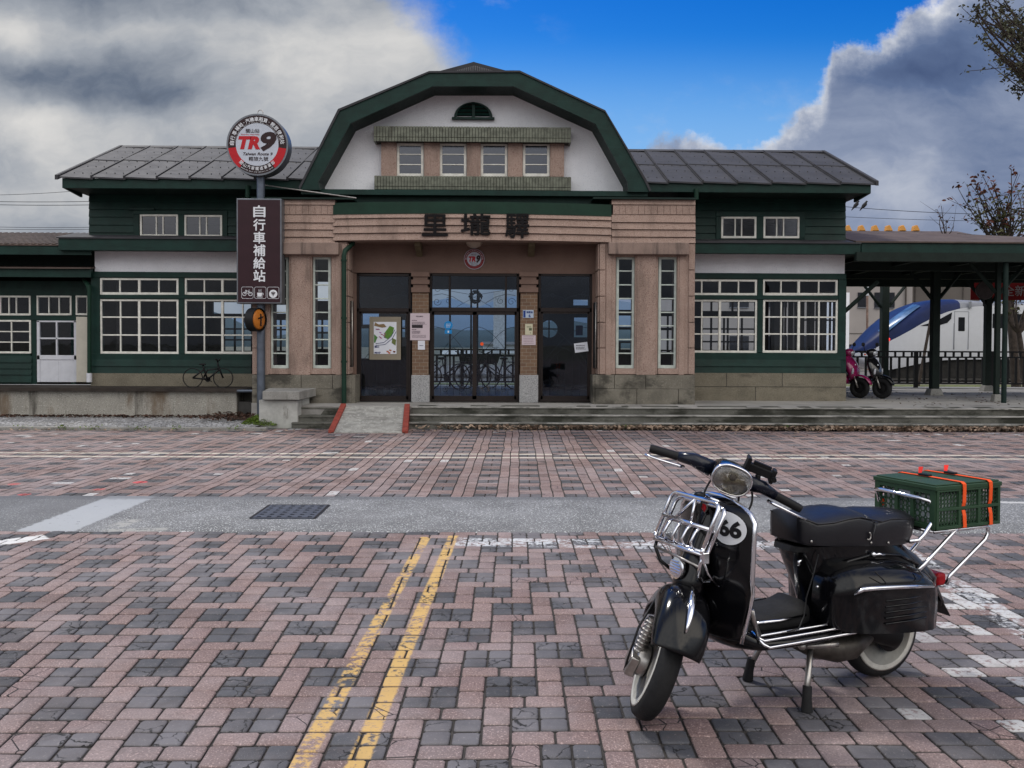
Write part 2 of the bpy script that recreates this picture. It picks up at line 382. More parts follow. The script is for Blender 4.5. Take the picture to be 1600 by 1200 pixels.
RED = M('red_plastic', (.35,.01,.015), .2, var=.1)
PAPER = M('paper', (.62,.56,.60), .7, var=.03)
PAPERW = M('white_paper', (.66,.68,.74), .7, var=.03)
BOARD = M('poster_board', (.24,.21,.16), .7, var=.06)
LEAFM = M('foliage_olive', (.060,.062,.024), .7, var=.35, vs=3)
LEAFB = M('foliage_brown_red', (.10,.032,.020), .7, var=.35, vs=3)
LEAFG = M('moss_green', (.11,.17,.025), .8, var=.4, vs=9)
BARK = M('bark', (.055,.042,.036), .85, var=.3, vs=9, bump=.6)
LITTER = M('dry_leaf', (.26,.19,.14), .8, var=.6, vs=5)
LITTERD = M('dark_leaf_litter', (.065,.036,.026), .85, var=.4, vs=5)
GRAVEL = M('gravel_stone', (.33,.33,.34), .9, var=.4, vs=7)
GRASS = M('grass_blades', (.12,.135,.03), .8, var=.4, vs=2)
def brickmat():
    m = bpy.data.materials.new('tan_brick'); m.use_nodes = True; t = m.node_tree; t.nodes.clear(); b = NB(t)
    tcn = b.n('ShaderNodeTexCoord'); V = tcn.outputs['Object']; pr = b.n('ShaderNodeBsdfPrincipled'); o = b.n('ShaderNodeOutputMaterial'); b.lk(pr.outputs[0], o.inputs[0])
    s = b.n('ShaderNodeSeparateXYZ'); b.lk(V, s.inputs[0]); c = b.n('ShaderNodeCombineXYZ'); b.lk(b.m('ADD', s.outputs[0], s.outputs[1]), c.inputs[0]); b.lk(s.outputs[2], c.inputs[1])
    br = b.n('ShaderNodeTexBrick'); b.lk(c.outputs[0], br.inputs['Vector'])
    br.inputs['Color1'].default_value = (.21,.125,.075,1); br.inputs['Color2'].default_value = (.15,.085,.055,1); br.inputs['Mortar'].default_value = (.30,.25,.19,1)
    br.inputs['Scale'].default_value = 1; br.inputs['Brick Width'].default_value = .165; br.inputs['Row Height'].default_value = .072; br.inputs['Mortar Size'].default_value = .005; br.inputs['Mortar Smooth'].default_value = .1
    cc = b.mix(b.m('MULTIPLY', b.noise(V, 9, 5), .6), br.outputs[0], (.10,.065,.045,1)); b.lk(cc, pr.inputs['Base Color']); pr.inputs['Roughness'].default_value = .85
    bp = b.n('ShaderNodeBump'); bp.inputs['Strength'].default_value = .5; bp.inputs['Distance'].default_value = .006; b.lk(br.outputs[1], bp.inputs['Height']); bp.invert = True; b.lk(bp.outputs[0], pr.inputs['Normal'])
    return m
BRICK = brickmat()
def glassmat(name, tint, refl, rough=.02):
    m = bpy.data.materials.new(name); m.use_nodes = True; t = m.node_tree; t.nodes.clear(); b = NB(t)
    o = b.n('ShaderNodeOutputMaterial'); tr = b.n('ShaderNodeBsdfTransparent'); tr.inputs[0].default_value = (*tint,1)
    g = b.n('ShaderNodeBsdfGlossy'); g.inputs['Roughness'].default_value = rough; g.inputs[0].default_value = (.9,.92,1,1)
    tcn = b.n('ShaderNodeTexCoord'); bp = b.n('ShaderNodeBump'); bp.inputs['Strength'].default_value = .06; bp.inputs['Distance'].default_value = .02
    b.lk(b.noise(tcn.outputs['Object'], 2.5, 2), bp.inputs['Height']); b.lk(bp.outputs[0], g.inputs['Normal'])
    fr = b.n('ShaderNodeFresnel'); fr.inputs[0].default_value = 1.5
    mx = b.n('ShaderNodeMixShader'); b.lk(b.m('ADD', b.m('MULTIPLY', fr.outputs[0], .35), refl, clamp=True), mx.inputs[0]); b.lk(tr.outputs[0], mx.inputs[1]); b.lk(g.outputs[0], mx.inputs[2]); b.lk(mx.outputs[0], o.inputs[0])
    return m
GLASS = glassmat('window_glass', (.84,.88,.92), .008)
GLASSD = glassmat('door_glass', (.68,.76,.84), .02)
GLASSF = glassmat('grey_film_glass', (.20,.22,.26), .10, .15)
def emis(name, col, st):
    m = bpy.data.materials.new(name); m.use_nodes = True; p = m.node_tree.nodes['Principled BSDF']
    p.inputs['Base Color'].default_value = (*col,1); p.inputs['Emission Color'].default_value = (*col,1); p.inputs['Emission Strength'].default_value = st
    return m
# ------------------------------------------------------------------ paving
def pavemat(name, lines, patches):
    """lines: (ax,ay,bx,by,width,colour,wear)  on the ground; patches: (x,y,r,colour)"""
    m = bpy.data.materials.new(name); m.use_nodes = True; t = m.node_tree; t.nodes.clear(); b = NB(t)
    V = b.n('ShaderNodeNewGeometry').outputs['Position']; pr = b.n('ShaderNodeBsdfPrincipled'); o = b.n('ShaderNodeOutputMaterial'); b.lk(pr.outputs[0], o.inputs[0])
    at = b.n('ShaderNodeAttribute', attribute_name='pc'); s = b.n('ShaderNodeSeparateColor'); b.lk(at.outputs['Color'], s.inputs[0])
    kind, rnd, rn2 = s.outputs[0], s.outputs[1], s.outputs[2]        # kind 0 pink, 1 dark, .5 white
    pink = b.mix(rnd, (.145,.096,.089,1), (.245,.172,.160,1)); pink = b.mix(b.ss(rn2, .80, .95), pink, (.20,.135,.13,1))
    dark = b.mix(rnd, (.034,.035,.042,1), (.070,.072,.084,1))
    fine = b.noise(V, 130, 3, .6); grit = b.noise(V, 260, 2, .6)
    pink = b.mix(b.ss(fine, .56, .68), pink, (.46,.33,.31,1)); pink = b.mix(b.ss(fine, .44, .34), pink, (.11,.062,.058,1))
    dark = b.mix(b.ss(grit, .62, .72), dark, (.17,.175,.19,1))
    cc = b.mix(b.ss(kind, .7, .8), pink, dark)
    wm = b.m('MULTIPLY', b.ss(kind, .4, .45), b.ss(kind, .65, .6))
    cc = b.mix(b.m('MULTIPLY', wm, b.ss(b.noise(V, 30, 5, .7), .38, .5)), cc, (.50,.50,.50,1))
    big = b.noise(V, 1.1, 5, .6)
    cc = b.mix(b.m('MULTIPLY', b.ss(big, .40, .62), .28), cc, (.36,.33,.35,1)); cc = b.mix(b.m('MULTIPLY', b.ss(b.noise(V, .7, 5, .6), .52, .72), .38), cc, (.085,.062,.056,1))
    cc = b.mix(b.m('MULTIPLY', b.ss(b.noise(V, 7, 6, .7), .50, .72), .42), cc, (.09,.070,.068,1)); cc = b.mix(b.m('MULTIPLY', b.ss(b.noise(V, 55, 4, .7), .60, .70), .35), cc, (.42,.37,.36,1))
    # cracks in the dark blocks
    ck = b.voro(b.vm('ADD', V, b.vm('MULTIPLY', b.noise(V, 22, 3, .6, col=True), (.07,.07,0))), 10, 'DISTANCE_TO_EDGE')
    crk = b.m('MULTIPLY', b.m('MULTIPLY', b.m('MULTIPLY', b.ss(ck, .030, .010), b.ss(b.noise(V, 9, 3), .38, .50)), b.ss(kind, .7, .8)), b.ss(rn2, .60, .68))
    crk2 = b.m('MULTIPLY', b.m('MULTIPLY', b.ss(b.voro(V, 7, 'DISTANCE_TO_EDGE'), .018, .004), b.ss(kind, .3, .2)), b.ss(rn2, .93, .96))
    crk = b.m('MAXIMUM', crk, crk2)
    spx = b.n('ShaderNodeSeparateXYZ'); b.lk(V, spx.inputs[0]); x, y, z = spx.outputs
    wear = b.noise(V, 26, 6, .72); wear2 = b.noise(V, 3.2, 3, .5)
    for (ax,ay,bx,by,w,colr,wr) in lines:
        L = sqrt((bx-ax)**2+(by-ay)**2); nx, ny = -(by-ay)/L, (bx-ax)/L; tx, ty = (bx-ax)/L, (by-ay)/L
        d = b.m('ABSOLUTE', b.m('ADD', b.m('ADD', b.m('MULTIPLY', x, nx), b.m('MULTIPLY', y, ny)), -(ax*nx+ay*ny)))
        tt = b.m('ADD', b.m('ADD', b.m('MULTIPLY', x, tx), b.m('MULTIPLY', y, ty)), -(ax*tx+ay*ty))
        d = b.m('ADD', d, b.m('MULTIPLY', b.m('SUBTRACT', wear, .5), .035))
        k = b.m('MULTIPLY', b.ss(d, w/2+.004, w/2-.010), b.m('MULTIPLY', b.ss(tt, -.01, .01), b.ss(tt, L+.01, L-.01)))
        k = b.m('MULTIPLY', k, b.ss(b.m('ADD', b.m('ADD', wear, b.m('MULTIPLY', b.m('SUBTRACT', wear2, .5), .5)), wr), .42, .56))
        k = b.m('MULTIPLY', k, b.ss(z, -.010, -.003))
        cc = b.mix(b.m('MULTIPLY', k, .93), cc, (*colr,1))
    for (x0,y0,r,colr,wr) in patches:
        dd = b.m('SQRT', b.m('ADD', b.m('POWER', b.m('SUBTRACT', x, x0), 2), b.m('POWER', b.m('SUBTRACT', y, y0), 2)))
        k = b.m('MULTIPLY', b.ss(dd, r, r*.8), b.ss(b.m('ADD', wear, wr), .45, .6)); cc = b.mix(k, cc, (*colr,1))
    cc = b.mix(crk, cc, (.010,.010,.011,1))
    cc = b.mix(b.ss(z, -.004, -.010), cc, (.030,.026,.025,1)); cc = b.mix(b.m('MULTIPLY', b.ss(z, -.006, -.012), b.ss(b.noise(V, 70, 3, .6), .62, .70)), cc, (.36,.34,.32,1))
    b.lk(cc, pr.inputs['Base Color']); b.lk(b.m('ADD', .62, b.m('MULTIPLY', b.noise(V, 30, 4), .25)), pr.inputs['Roughness'])
    hgt = b.m('SUBTRACT', b.m('ADD', b.m('MULTIPLY', b.noise(V, 120, 4, .7), .6), b.m('MULTIPLY', b.noise(V, 25, 3), .7)), b.m('MULTIPLY', crk, 2.5))
    bp = b.n('ShaderNodeBump'); bp.inputs['Strength'].default_value = .75; bp.inputs['Distance'].default_value = .004; b.lk(hgt, bp.inputs['Height']); b.lk(bp.outputs[0], pr.inputs['Normal'])
    return m
def simple_ground(name, col, var, sc, spk, bump, bs, extra=None):
    m = bpy.data.materials.new(name); m.use_nodes = True; t = m.node_tree; t.nodes.clear(); b = NB(t)
    V = b.n('ShaderNodeNewGeometry').outputs['Position']; pr = b.n('ShaderNodeBsdfPrincipled'); o = b.n('ShaderNodeOutputMaterial'); b.lk(pr.outputs[0], o.inputs[0])
    cc = b.mix(b.ss(b.noise(V, sc, 6, .6), .3, .7), tuple(c*(1-var) for c in col)+(1,), tuple(c*(1+var) for c in col)+(1,))
    for (c_, s_, lo, hi) in spk: cc = b.mix(b.ss(b.noise(V, s_, 3, .6), lo, hi), cc, (*c_,1))
    if extra: cc = extra(b, V, cc)
    b.lk(cc, pr.inputs['Base Color']); pr.inputs['Roughness'].default_value = .88
    bp = b.n('ShaderNodeBump'); bp.inputs['Strength'].default_value = bump; bp.inputs['Distance'].default_value = .006; b.lk(b.noise(V, bs, 5, .7), bp.inputs['Height']); b.lk(bp.outputs[0], pr.inputs['Normal'])
    return m
random.seed(11)
Uu = .1143
def sst(t, a, c):
    t = max(0, min(1, (t-a)/(c-a))); return t*t*(3-2*t)
def warp(x, y):
    g = .02 - .12*sst(-x, .35, 1.8) - .10*sst(x, 1.2, 2.2)
    dy = (y-3.6); dy = 2.2*math.tanh(dy/2.2)
    return x+g*dy + .012*noise.noise(Vector((x*.8,y*.8,0))), y+.012*noise.noise(Vector((x*.8,y*.8,5)))
class Pavers:
    def __init__(s): s.v=[]; s.f=[]; s.c=[]
    def add(s, x0, y0, x1, y1, kind, oct_=True, wf=None, jg=.0027):
        rnd, rn2 = random.random(), random.random()
        cx, cy = (x0+x1)/2, (y0+y1)/2
        tx, ty, dz, rz = random.gauss(0,.010), random.gauss(0,.010), random.gauss(0,.0012), random.gauss(0,.010)
        rings = [(jg,-.030,.006),(jg+.0005,-.009,.007),(jg+.0035,-.002,.009),(jg+.009,0,.012)] if oct_ else [(jg,-.02,0),(jg+.004,-.001,0)]
        o = len(s.v)
        for ins, z, ch in rings:
            a0,b0,a1,b1 = x0+ins, y0+ins, x1-ins, y1-ins
            q = [(a0+ch,b0),(a1-ch,b0),(a1,b0+ch),(a1,b1-ch),(a1-ch,b1),(a0+ch,b1),(a0,b1-ch),(a0,b0+ch)] if oct_ else [(a0,b0),(a1,b0),(a1,b1),(a0,b1)]
            for (x,y) in q:
                dx, dy = x-cx, y-cy; X, Y = cx+dx-dy*rz, cy+dy+dx*rz
                zz = z+dz+dx*tx+dy*ty
                if wf: X, Y = wf(X, Y)
                s.v.append((X,Y,zz-.002)); s.c.append((kind,rnd,rn2))
        n = 8 if oct_ else 4
        for i in range(len(rings)-1):
            for k in range(n): s.f.append((o+i*n+k,o+i*n+(k+1)%n,o+(i+1)*n+(k+1)%n,o+(i+1)*n+k))
        s.f.append(tuple(o+(len(rings)-1)*n+k for k in range(n)))
    def build(s, name, mat):
        me = bpy.data.meshes.new(name); me.from_pydata(s.v, [], s.f); me.update()
        ca = me.color_attributes.new('pc','FLOAT_COLOR','POINT'); ca.data.foreach_set('color', [q for c in s.c for q in (*c,1)])
        me.materials.append(mat); o = bpy.data.objects.new(name, me); COL.objects.link(o)
        me.polygons.foreach_set('use_smooth', [True]*len(me.polygons)); me.set_sharp_from_angle(angle=radians(50))
        return tag(o, kind='structure')
# near field
pv = Pavers(); u = Uu; o0 = G(799,1141.5)
def add_unit(i, j):
    ox = o0.x + (3*i - j)*u; oy = o0.y - u + (i + 3*j)*u
    if not (-5.5 < ox < 5.8 and 1.9 < oy < 7.5): return
    def pp(x0,y0,x1,y1,k):
        X0,Y0,X1,Y1 = ox+x0*u, oy+y0*u, ox+x1*u, oy+y1*u
        if Y1 > 7.06 + .02*noise.noise(Vector((X0*3,0,0))):
            if Y0 > 6.98: return
            Y1 = 7.06
        kk = k
        # chalky white stones scattered on the right
        wx, wy = X0, Y0
        if wx > 1.5 and wy < 5.4 and random.random() < (.26 if 1.95+(wy-3.4)*.1 < wx < 3.1 else .02): kk = .5
        elif random.random() < .006: kk = 1-k
        pv.add(X0,Y0,X1,Y1,kk,True,warp)
    pp(0,0,1.5,1,0); pp(1.5,0,3,1,0); pp(2,1,3,2.5,0); pp(2,2.5,3,4,0)
    for a in (0,1):
        for c in (1,2): pp(a,c,a+1,c+1,1)
for i in range(-30,31):
    for j in range(-24,30): add_unit(i,j)
yl = []
for (tp, bt) in (((665,839),(467,1197)),((708.6,836.6),(555.8,1197))):
    a, c = G(*bt), G(*tp); d = (c-a).normalized(); a = a-d*1.2; yl.append((a.x,a.y,c.x,c.y,.085,(.58,.37,.12),.01 if tp[0]<700 else .05))
wa, wb, wc_, wd = G(712,846), G(1200,852), G(1420,905), G(1640,1010)
lines = yl+[(wa.x,wa.y,wb.x,wb.y,.30,(.54,.56,.59),-.03),(G(1195,850).x,G(1195,850).y,G(1420,872).x,G(1420,872).y,.28,(.46,.48,.50),-.04),
        (G(1395,850).x,G(1395,850).y,wd.x,wd.y,.20,(.50,.51,.53),-.03),(G(0,862).x-1,G(0,862).y-.44,G(72,838).x,G(72,838).y,.20,(.66,.66,.66),.25)]
NEARP = pavemat('near_paver', lines, [])
near = pv.build('brick_pavement', NEARP)
# far field : columns of dark squares between red stretchers
random.seed(5)
pf = Pavers(); f0 = G(760,703); ox = f0.x
yA, yB = 8.66, 15.75
ncol = int(13/(4*u))
y = yB
rows = []; k = 0
def wfar(x, y):
    return x + .022*noise.noise(Vector((x*1.3,y*1.6,3))) + .02*(y-12), y + .02*noise.noise(Vector((x,y,7)))
for ci in range(-ncol, ncol+1):
    cx = ox + ci*4*u
    yy = yB - random.random()*.02
    r = 0
    while yy > yA:
        per = 2 if r % 2 == 0 else 2
        y0 = max(yA + .02*noise.noise(Vector((cx*2,0,0))), yy-2*u)
        if yy-y0 < .04: break
        if r % 2 == 0:
            for a in (0,1):
                for c in (0,1):
                    t1 = yy-c*u; t0 = max(y0, t1-u)
                    if t1-t0 > .03: pf.add(cx+a*u, t0, cx+(a+1)*u, t1, 1 if random.random()>.03 else .5, False, wfar)
        else:
            for c in (0,1):
                t1 = yy-c*u; t0 = max(y0, t1-u)
                if t1-t0 > .03: pf.add(cx, t0, cx+2*u, t1, 0 if random.random()>.015 else .5, False, wfar)
        yy -= 2*u; r += 1
    for a in (2,3):
        yy = yB - (0 if a == 2 else u)
        if a == 3: pf.add(cx+a*u, yB-u, cx+(a+1)*u, yB, 0, False, wfar)
        while yy > yA+.03:
            t0 = max(yA, yy-2*u)
            if yy-t0 > .03: pf.add(cx+a*u, t0, cx+(a+1)*u, yy, 0 if random.random()>.012 else .5, False, wfar)
            yy -= 2*u
wl1, wl2 = G(750,709.3), G(750,714.6)
farl = [(-12,wl1.y,12,wl1.y,.09,(.58,.54,.46),.15),(-12,wl2.y,12,wl2.y,.10,(.58,.54,.46),.15)]
rp = [(*G(219,753)[:2],.085,(.5,.06,.07),.15),(*G(155,764)[:2],.07,(.42,.10,.09),.1),(*G(38,772)[:2],.07,(.42,.07,.07),.1),(*G(22,756)[:2],.07,(.40,.08,.08),.1),(*G(425,681)[:2],.16,(.45,.12,.08),-.08)]
FARP = pavemat('far_paver', farl, rp)
pf.build('red_brick_pavement', FARP)
# base sheet, asphalt
def extra_asph(b, V, cc):
    s = b.n('ShaderNodeSeparateXYZ'); b.lk(V, s.inputs[0]); x, y = s.outputs[0], s.outputs[1]
    wear = b.noise(V, 14, 6, .7)
    def band(cc, pa, pb, w, col, wr, mx=.9):
        a, c = G(*pa), G(*pb); L = (c-a).length; n = Vector((-(c-a).y/L, (c-a).x/L)); tv = Vector(((c-a).x/L, (c-a).y/L))
        d = b.m('ABSOLUTE', b.m('ADD', b.m('ADD', b.m('MULTIPLY', x, n.x), b.m('MULTIPLY', y, n.y)), -(a.x*n.x+a.y*n.y)))
        tt = b.m('ADD', b.m('ADD', b.m('MULTIPLY', x, tv.x), b.m('MULTIPLY', y, tv.y)), -(a.x*tv.x+a.y*tv.y))
        d = b.m('ADD', d, b.m('MULTIPLY', b.m('SUBTRACT', wear, .5), .12))
        k = b.m('MULTIPLY', b.ss(d, w/2+.02, w/2-.02), b.m('MULTIPLY', b.ss(tt, -.02, .02), b.ss(tt, L+.02, L-.02)))
        k = b.m('MULTIPLY', k, b.ss(b.m('ADD', wear, wr), .42, .52))
        return b.mix(b.m('MULTIPLY', k, mx), cc, (*col,1))
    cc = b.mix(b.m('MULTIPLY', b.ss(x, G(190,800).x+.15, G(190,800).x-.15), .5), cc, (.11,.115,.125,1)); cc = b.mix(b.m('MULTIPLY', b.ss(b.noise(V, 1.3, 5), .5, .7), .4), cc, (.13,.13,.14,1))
    cc = band(cc, (50,838), (222,771), .46, (.39,.41,.44), .12)
    cc = band(cc, (160,829), (262,827), .10, (.34,.34,.33), .02)
    cc = band(cc, (180,824), (212,812), .16, (.34,.34,.33), .0)
    cc = band(cc, (250,797), (310,788), .10, (.30,.31,.33), -.05, .6)
    cc = band(cc, (1560,785), (1700,788), .09, (.55,.55,.55), .2)
    cc = band(cc, (1580,838), (1700,840), .10, (.55,.55,.53), .2)
    cc = band(cc, (230,781), (420,779), .04, (.36,.36,.36), -.02)
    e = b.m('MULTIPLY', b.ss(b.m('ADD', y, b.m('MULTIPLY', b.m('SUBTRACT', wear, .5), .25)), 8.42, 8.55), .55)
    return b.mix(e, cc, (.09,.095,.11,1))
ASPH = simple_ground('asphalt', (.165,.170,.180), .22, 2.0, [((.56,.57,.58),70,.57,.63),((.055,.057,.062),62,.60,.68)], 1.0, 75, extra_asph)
mb = MB(); N = 150; rows_ = []
for t in range(5):
    for i in range(N+1):
        x = -14+28*i/N
        y0 = 7.055+.012*noise.noise(Vector((x*2,0,1))); y1 = 8.67+.045*noise.noise(Vector((x*1.1,0,2)))+.02*noise.noise(Vector((x*5,0,2)))
        z = .004 if 0 < t < 4 else -.012
        rows_.append((x, y0+(y1-y0)*[0,.012,.5,.988,1][t], z+.003*noise.noise(Vector((x,t,9)))))
mb.add(rows_, [(t*(N+1)+i, t*(N+1)+i+1, (t+1)*(N+1)+i+1, (t+1)*(N+1)+i) for t in range(4) for i in range(N)])
tag(mb.build('asphalt_road', ASPH, smooth=True), kind='structure')
SOIL = simple_ground('joint_sand', (.042,.037,.034), .3, 5, [((.20,.19,.18),90,.68,.74)], .5, 60)
EARTH = simple_ground('earth', (.10,.09,.07), .3, .6, [((.06,.08,.025),1.2,.48,.62)], .5, 20)
mb = MB(); mb.add([(-14,1,-.013),(14,1,-.013),(14,15.8,-.013),(-14,15.8,-.013)], [(0,1,2,3)])
tag(mb.build('paving_bed', SOIL), kind='structure')
mb = MB(); mb.add([(-1500,-1500,-.03),(1500,-1500,-.03),(1500,2500,-.03),(-1500,2500,-.03)], [(0,1,2,3)])
tag(mb.build('ground', EARTH), kind='structure')
# street behind and beside the viewer, so reflections and side views have ground
mb = MB(); mb.add([(-60,-60,-.017),(60,-60,-.017),(60,15.8,-.017),(-60,15.8,-.017)], [(0,1,2,3)])
tag(mb.build('street', simple_ground('street_surface', (.17,.12,.11), .2, 1.5, [((.10,.10,.11),4,.5,.55)], .5, 60)), kind='structure')
# ------------------------------------------------------------------ grating in the asphalt
g = [G(396,808.5), G(486,809.5), G(513,793.5), G(425,791.5)]
cx_ = sum(p.x for p in g)/4; cy_ = sum(p.y for p in g)/4
mg = empty('drain_cover', (cx_,cy_,.004), 'blue-grey steel drain cover with square slots set in the asphalt strip', 'drain cover')
w2, d2 = .275, .31
GRATE = M('grating_steel', (.085,.098,.13), .4, metal=.3, var=.25, vs=12, bump=.3)
mb = MB()
for k in (-1,1): mb.box(cx_+k*w2-.012, cx_+k*w2+.012, cy_-d2, cy_+d2, -.01, .012); mb.box(cx_-w2, cx_+w2, cy_+k*d2-.012, cy_+k*d2+.012, -.01, .0115)
mb.build('frame', BLACKM, mg)
mb = MB()
n = 6
for i in range(n+1):
    x = cx_-w2+.012+(2*w2-.024)*i/n; mb.box(x-.025, x+.025, cy_-d2+.012, cy_+d2-.012, .0, .0115)
for i in range(n+1):
    y = cy_-d2+.012+(2*d2-.024)*i/n; mb.box(cx_-w2+.012, cx_+w2-.012, y-.030, y+.030, .0, .0105)
mb.build('grating', GRATE, mg)
mb = MB(); mb.box(cx_-w2, cx_+w2, cy_-d2, cy_+d2, -.005, .0065); mb.build('pit', M('pit_black', (.003,.003,.003), .9), mg)
# ------------------------------------------------------------------ station building
YP, YD, YW, YE, YG, YB = 17.27, 17.80, 18.5, 17.6, 18.0, 17.4
YBK = 24.5
FL = .36
B = empty('station_building', (-.5,17.3,FL), 'low green timber railway station with pink stucco entrance and white gambrel gable', 'station')
LR = lambda c: c.x > -.5
def part(name, mat, parent=B, **k): return lambda mb: mb.build(name, mat, parent, **k)
def rail(mb, x0,y0,x1,y1,Y,d=.12): mb.pbox(x0,y0,x1,y1,Y,d)
def glass_at(x0,y0,x1,y1,Y,parent,mat=GLASS,name='glass'):
    a,c,z0,z1 = R(x0,y0,x1,y1,Y); mb = MB(); mb.box(a,c,Y,Y+.008,z0,z1); return mb.build(name, mat, parent)
def window(x0,y0,x1,y1,Y,vb=(),hb=(),fw=3.0,mw=1.8,mat=CREAM,thick=(),gm=GLASS,parent=B,d=.05,lab=None,gy=.025,name='window'):
    mb = MB()
    a,c,z0,z1 = R(x0,y0,x1,y1,Y); k = (c-a)/(x1-x0); f = fw*k; w = mw*k
    mb.box(a,a+f,Y,Y+d,z0,z1); mb.box(c-f,c,Y,Y+d,z0,z1); mb.box(a+f,c-f,Y,Y+d,z0,z0+f*1.15); mb.box(a+f,c-f,Y,Y+d,z1-f,z1)
    for i, xb in enumerate(vb):
        x = a+(xb-x0)*k; ww = w*(1.7 if xb in thick else 1); yy = -.006 if xb in thick else .003
        mb.box(x-ww/2,x+ww/2,Y+yy,Y+d-.004,z0+f*1.15,z1-f)
    for yb in hb:
        z = P(x0,yb,Y).z if False else z1-(yb-y0)*(z1-z0)/(y1-y0); mb.box(a+f,c-f,Y+.006,Y+d-.006,z-w/2,z+w/2)
    o = mb.build(name, mat, parent, bevel=.004, segs=1)
    g = MB(); g.box(a+f,c-f,Y+gy,Y+gy+.006,z0+f,z1-f); g.build('glass', gm, o)
    if lab: tag(o, lab)
    return o
def clap(mb, x0,x1,ys,Y,ext=0):
    """overlapping boards; ys: pixel rows of the board edges, top to bottom"""
    for i in range(len(ys)-1):
        a,c,z0,z1 = R(x0,ys[i],x1,ys[i+1],Y)
        mb.prismx([(Y+.03,z1),(Y+.03,z0),(Y-.030,z0),(Y-.004,z1+.004)], a-ext, c+ext)
# ---- lower walls of the wings (posts, rails, boards) with real openings
mb = MB()
for q in [(142,425,156,583),(279,434,288,553),(1183.5,436,1192,551),(1309.5,436,1322,583)]: mb.pbox(*q,YW-.02,.22)
for q in [(142,425,393,434),(156,461,393,467),(142,553,393,563),(1085,427,1322.5,436),(1085,461.5,1310,468),(1085,551.5,1322,562)]: mb.pbox(*q,YW-.035,.24)
mb.split(LR, 'timber_frame', GREEN, B, bevel=.006, segs=1)
mb = MB(); clap(mb,144,393,(562,572.5,583.5),YW-.03); clap(mb,1085,1313,(562,572.5,583),YW-.03); mb.pbox(142,562,393,584,YW,.2); mb.pbox(1085,562,1322,583.5,YW,.2)
mb.split(LR, 'clapboard', GREEN, B)
mb = MB(); mb.pbox(148,390,393,425,YW,.2); mb.pbox(1085,394,1320,427,YW,.2); mb.split(LR, 'plaster_frieze', WHITE, B)
mb = MB()
x0,x1,z0,z1 = R(142,583.5,400,610,YW-.06); mb.box(x0,x1,YW-.06,YW+.2,FL-.3,z1)
x0,x1,z0,z1 = R(1080,583,1322,626,YW-.06); mb.box(x0,x1,YW-.06,YW+.2,FL-.05,z1)
mb.split(LR, 'stone_base', M('wing_stone_base', (.185,.165,.125), .9, var=.15, vs=3, bump=.7, bs=70, speck=[((.30,.27,.22),80,.60),((.085,.075,.06),70,.60)], stain=[((.06,.055,.045),(1.2,1.2,3),.55,.72,.6)]), B)
mb = MB()   # joints of the stone base
for q in [(1085,604,1322,604.7)]: mb.pbox(*q,YW-.064,.02)
for x in (1135,1222,1180): mb.pbox(x,583,x+.8,604,YW-.064,.02) if x!=1180 else mb.pbox(x,604,x+.8,626,YW-.064,.02)
mb.split(LR, 'mortar_joint', M('joint_dark', (.05,.045,.04), .9), B)
# ---- wing windows
window(156,434.5,279,460.5,YW,(187,217.5,248),(),3.2,2.2,thick=(217.5,))
window(156,467.5,279,553,YW,(188,217.5,248),(495.7,523.6),3.2,2.2,thick=(217.5,))
window(288.5,434.5,411,460.5,YW,(319,347.5,379),(),3.2,2.2,thick=(347.5,))
window(288.5,467.5,411,553,YW,(319,347.5,379),(495.7,523.6),3.2,2.2,thick=(347.5,))
window(1066,436.5,1183,461.5,YW,(1096.5,1124.5,1154),(),3.2,2.2,thick=(1124.5,))
window(1066,468,1183,551.4,YW,(1096.5,1124.5,1154),(495.5,522),3.2,2.2,thick=(1124.5,))
window(1192,436.5,1309,461.5,YW,(1220.5,1248,1279.5),(),3.2,2.2,thick=(1248,))
window(1192,468,1309,551.4,YW,(1220.5,1248,1279.5),(495.5,522),3.2,2.2,thick=(1248,))
YSK = YW-.5
# ---- skirt eave between the storeys
mb = MB()
mb.pbox(91,373.5,520,392,YSK,.05); mb.pbox(1060,380,1345,396.5,YSK,.05)
x0,x1,z0,z1 = R(91,373.5,520,392,YSK); mb.box(x0,x0+.05,YSK+.05,YW+.05,z0,z1)
mb.split(LR, 'skirt_fascia', GREEN, B, bevel=.006, segs=1)
mb = MB()
x0,x1,z0,z1 = R(89,371.5,520,373.5,YSK); mb.prismx([(YSK-.03,z1),(YSK-.03,z1-.03),(YW+.2,z1+.13),(YW+.2,z1+.17)],x0,x1)
x0,x1,z0,z1 = R(1060,378,1345,380,YSK); mb.prismx([(YSK-.03,z1),(YSK-.03,z1-.03),(YW+.2,z1+.13),(YW+.2,z1+.17)],x0,x1)
mb.split(LR, 'skirt_roof', METAL, B)
mb = MB()
x0,x1,z0,z1 = R(92,388,520,391,YSK); mb.box(x0+.05,x1,YSK+.05,YW,z0+.02,z0+.06)
x0,x1,z0,z1 = R(1060,392,1345,395,YSK); mb.box(x0,x1,YSK+.05,YW,z0+.02,z0+.06)
mb.split(LR, 'soffit', DGREEN, B)
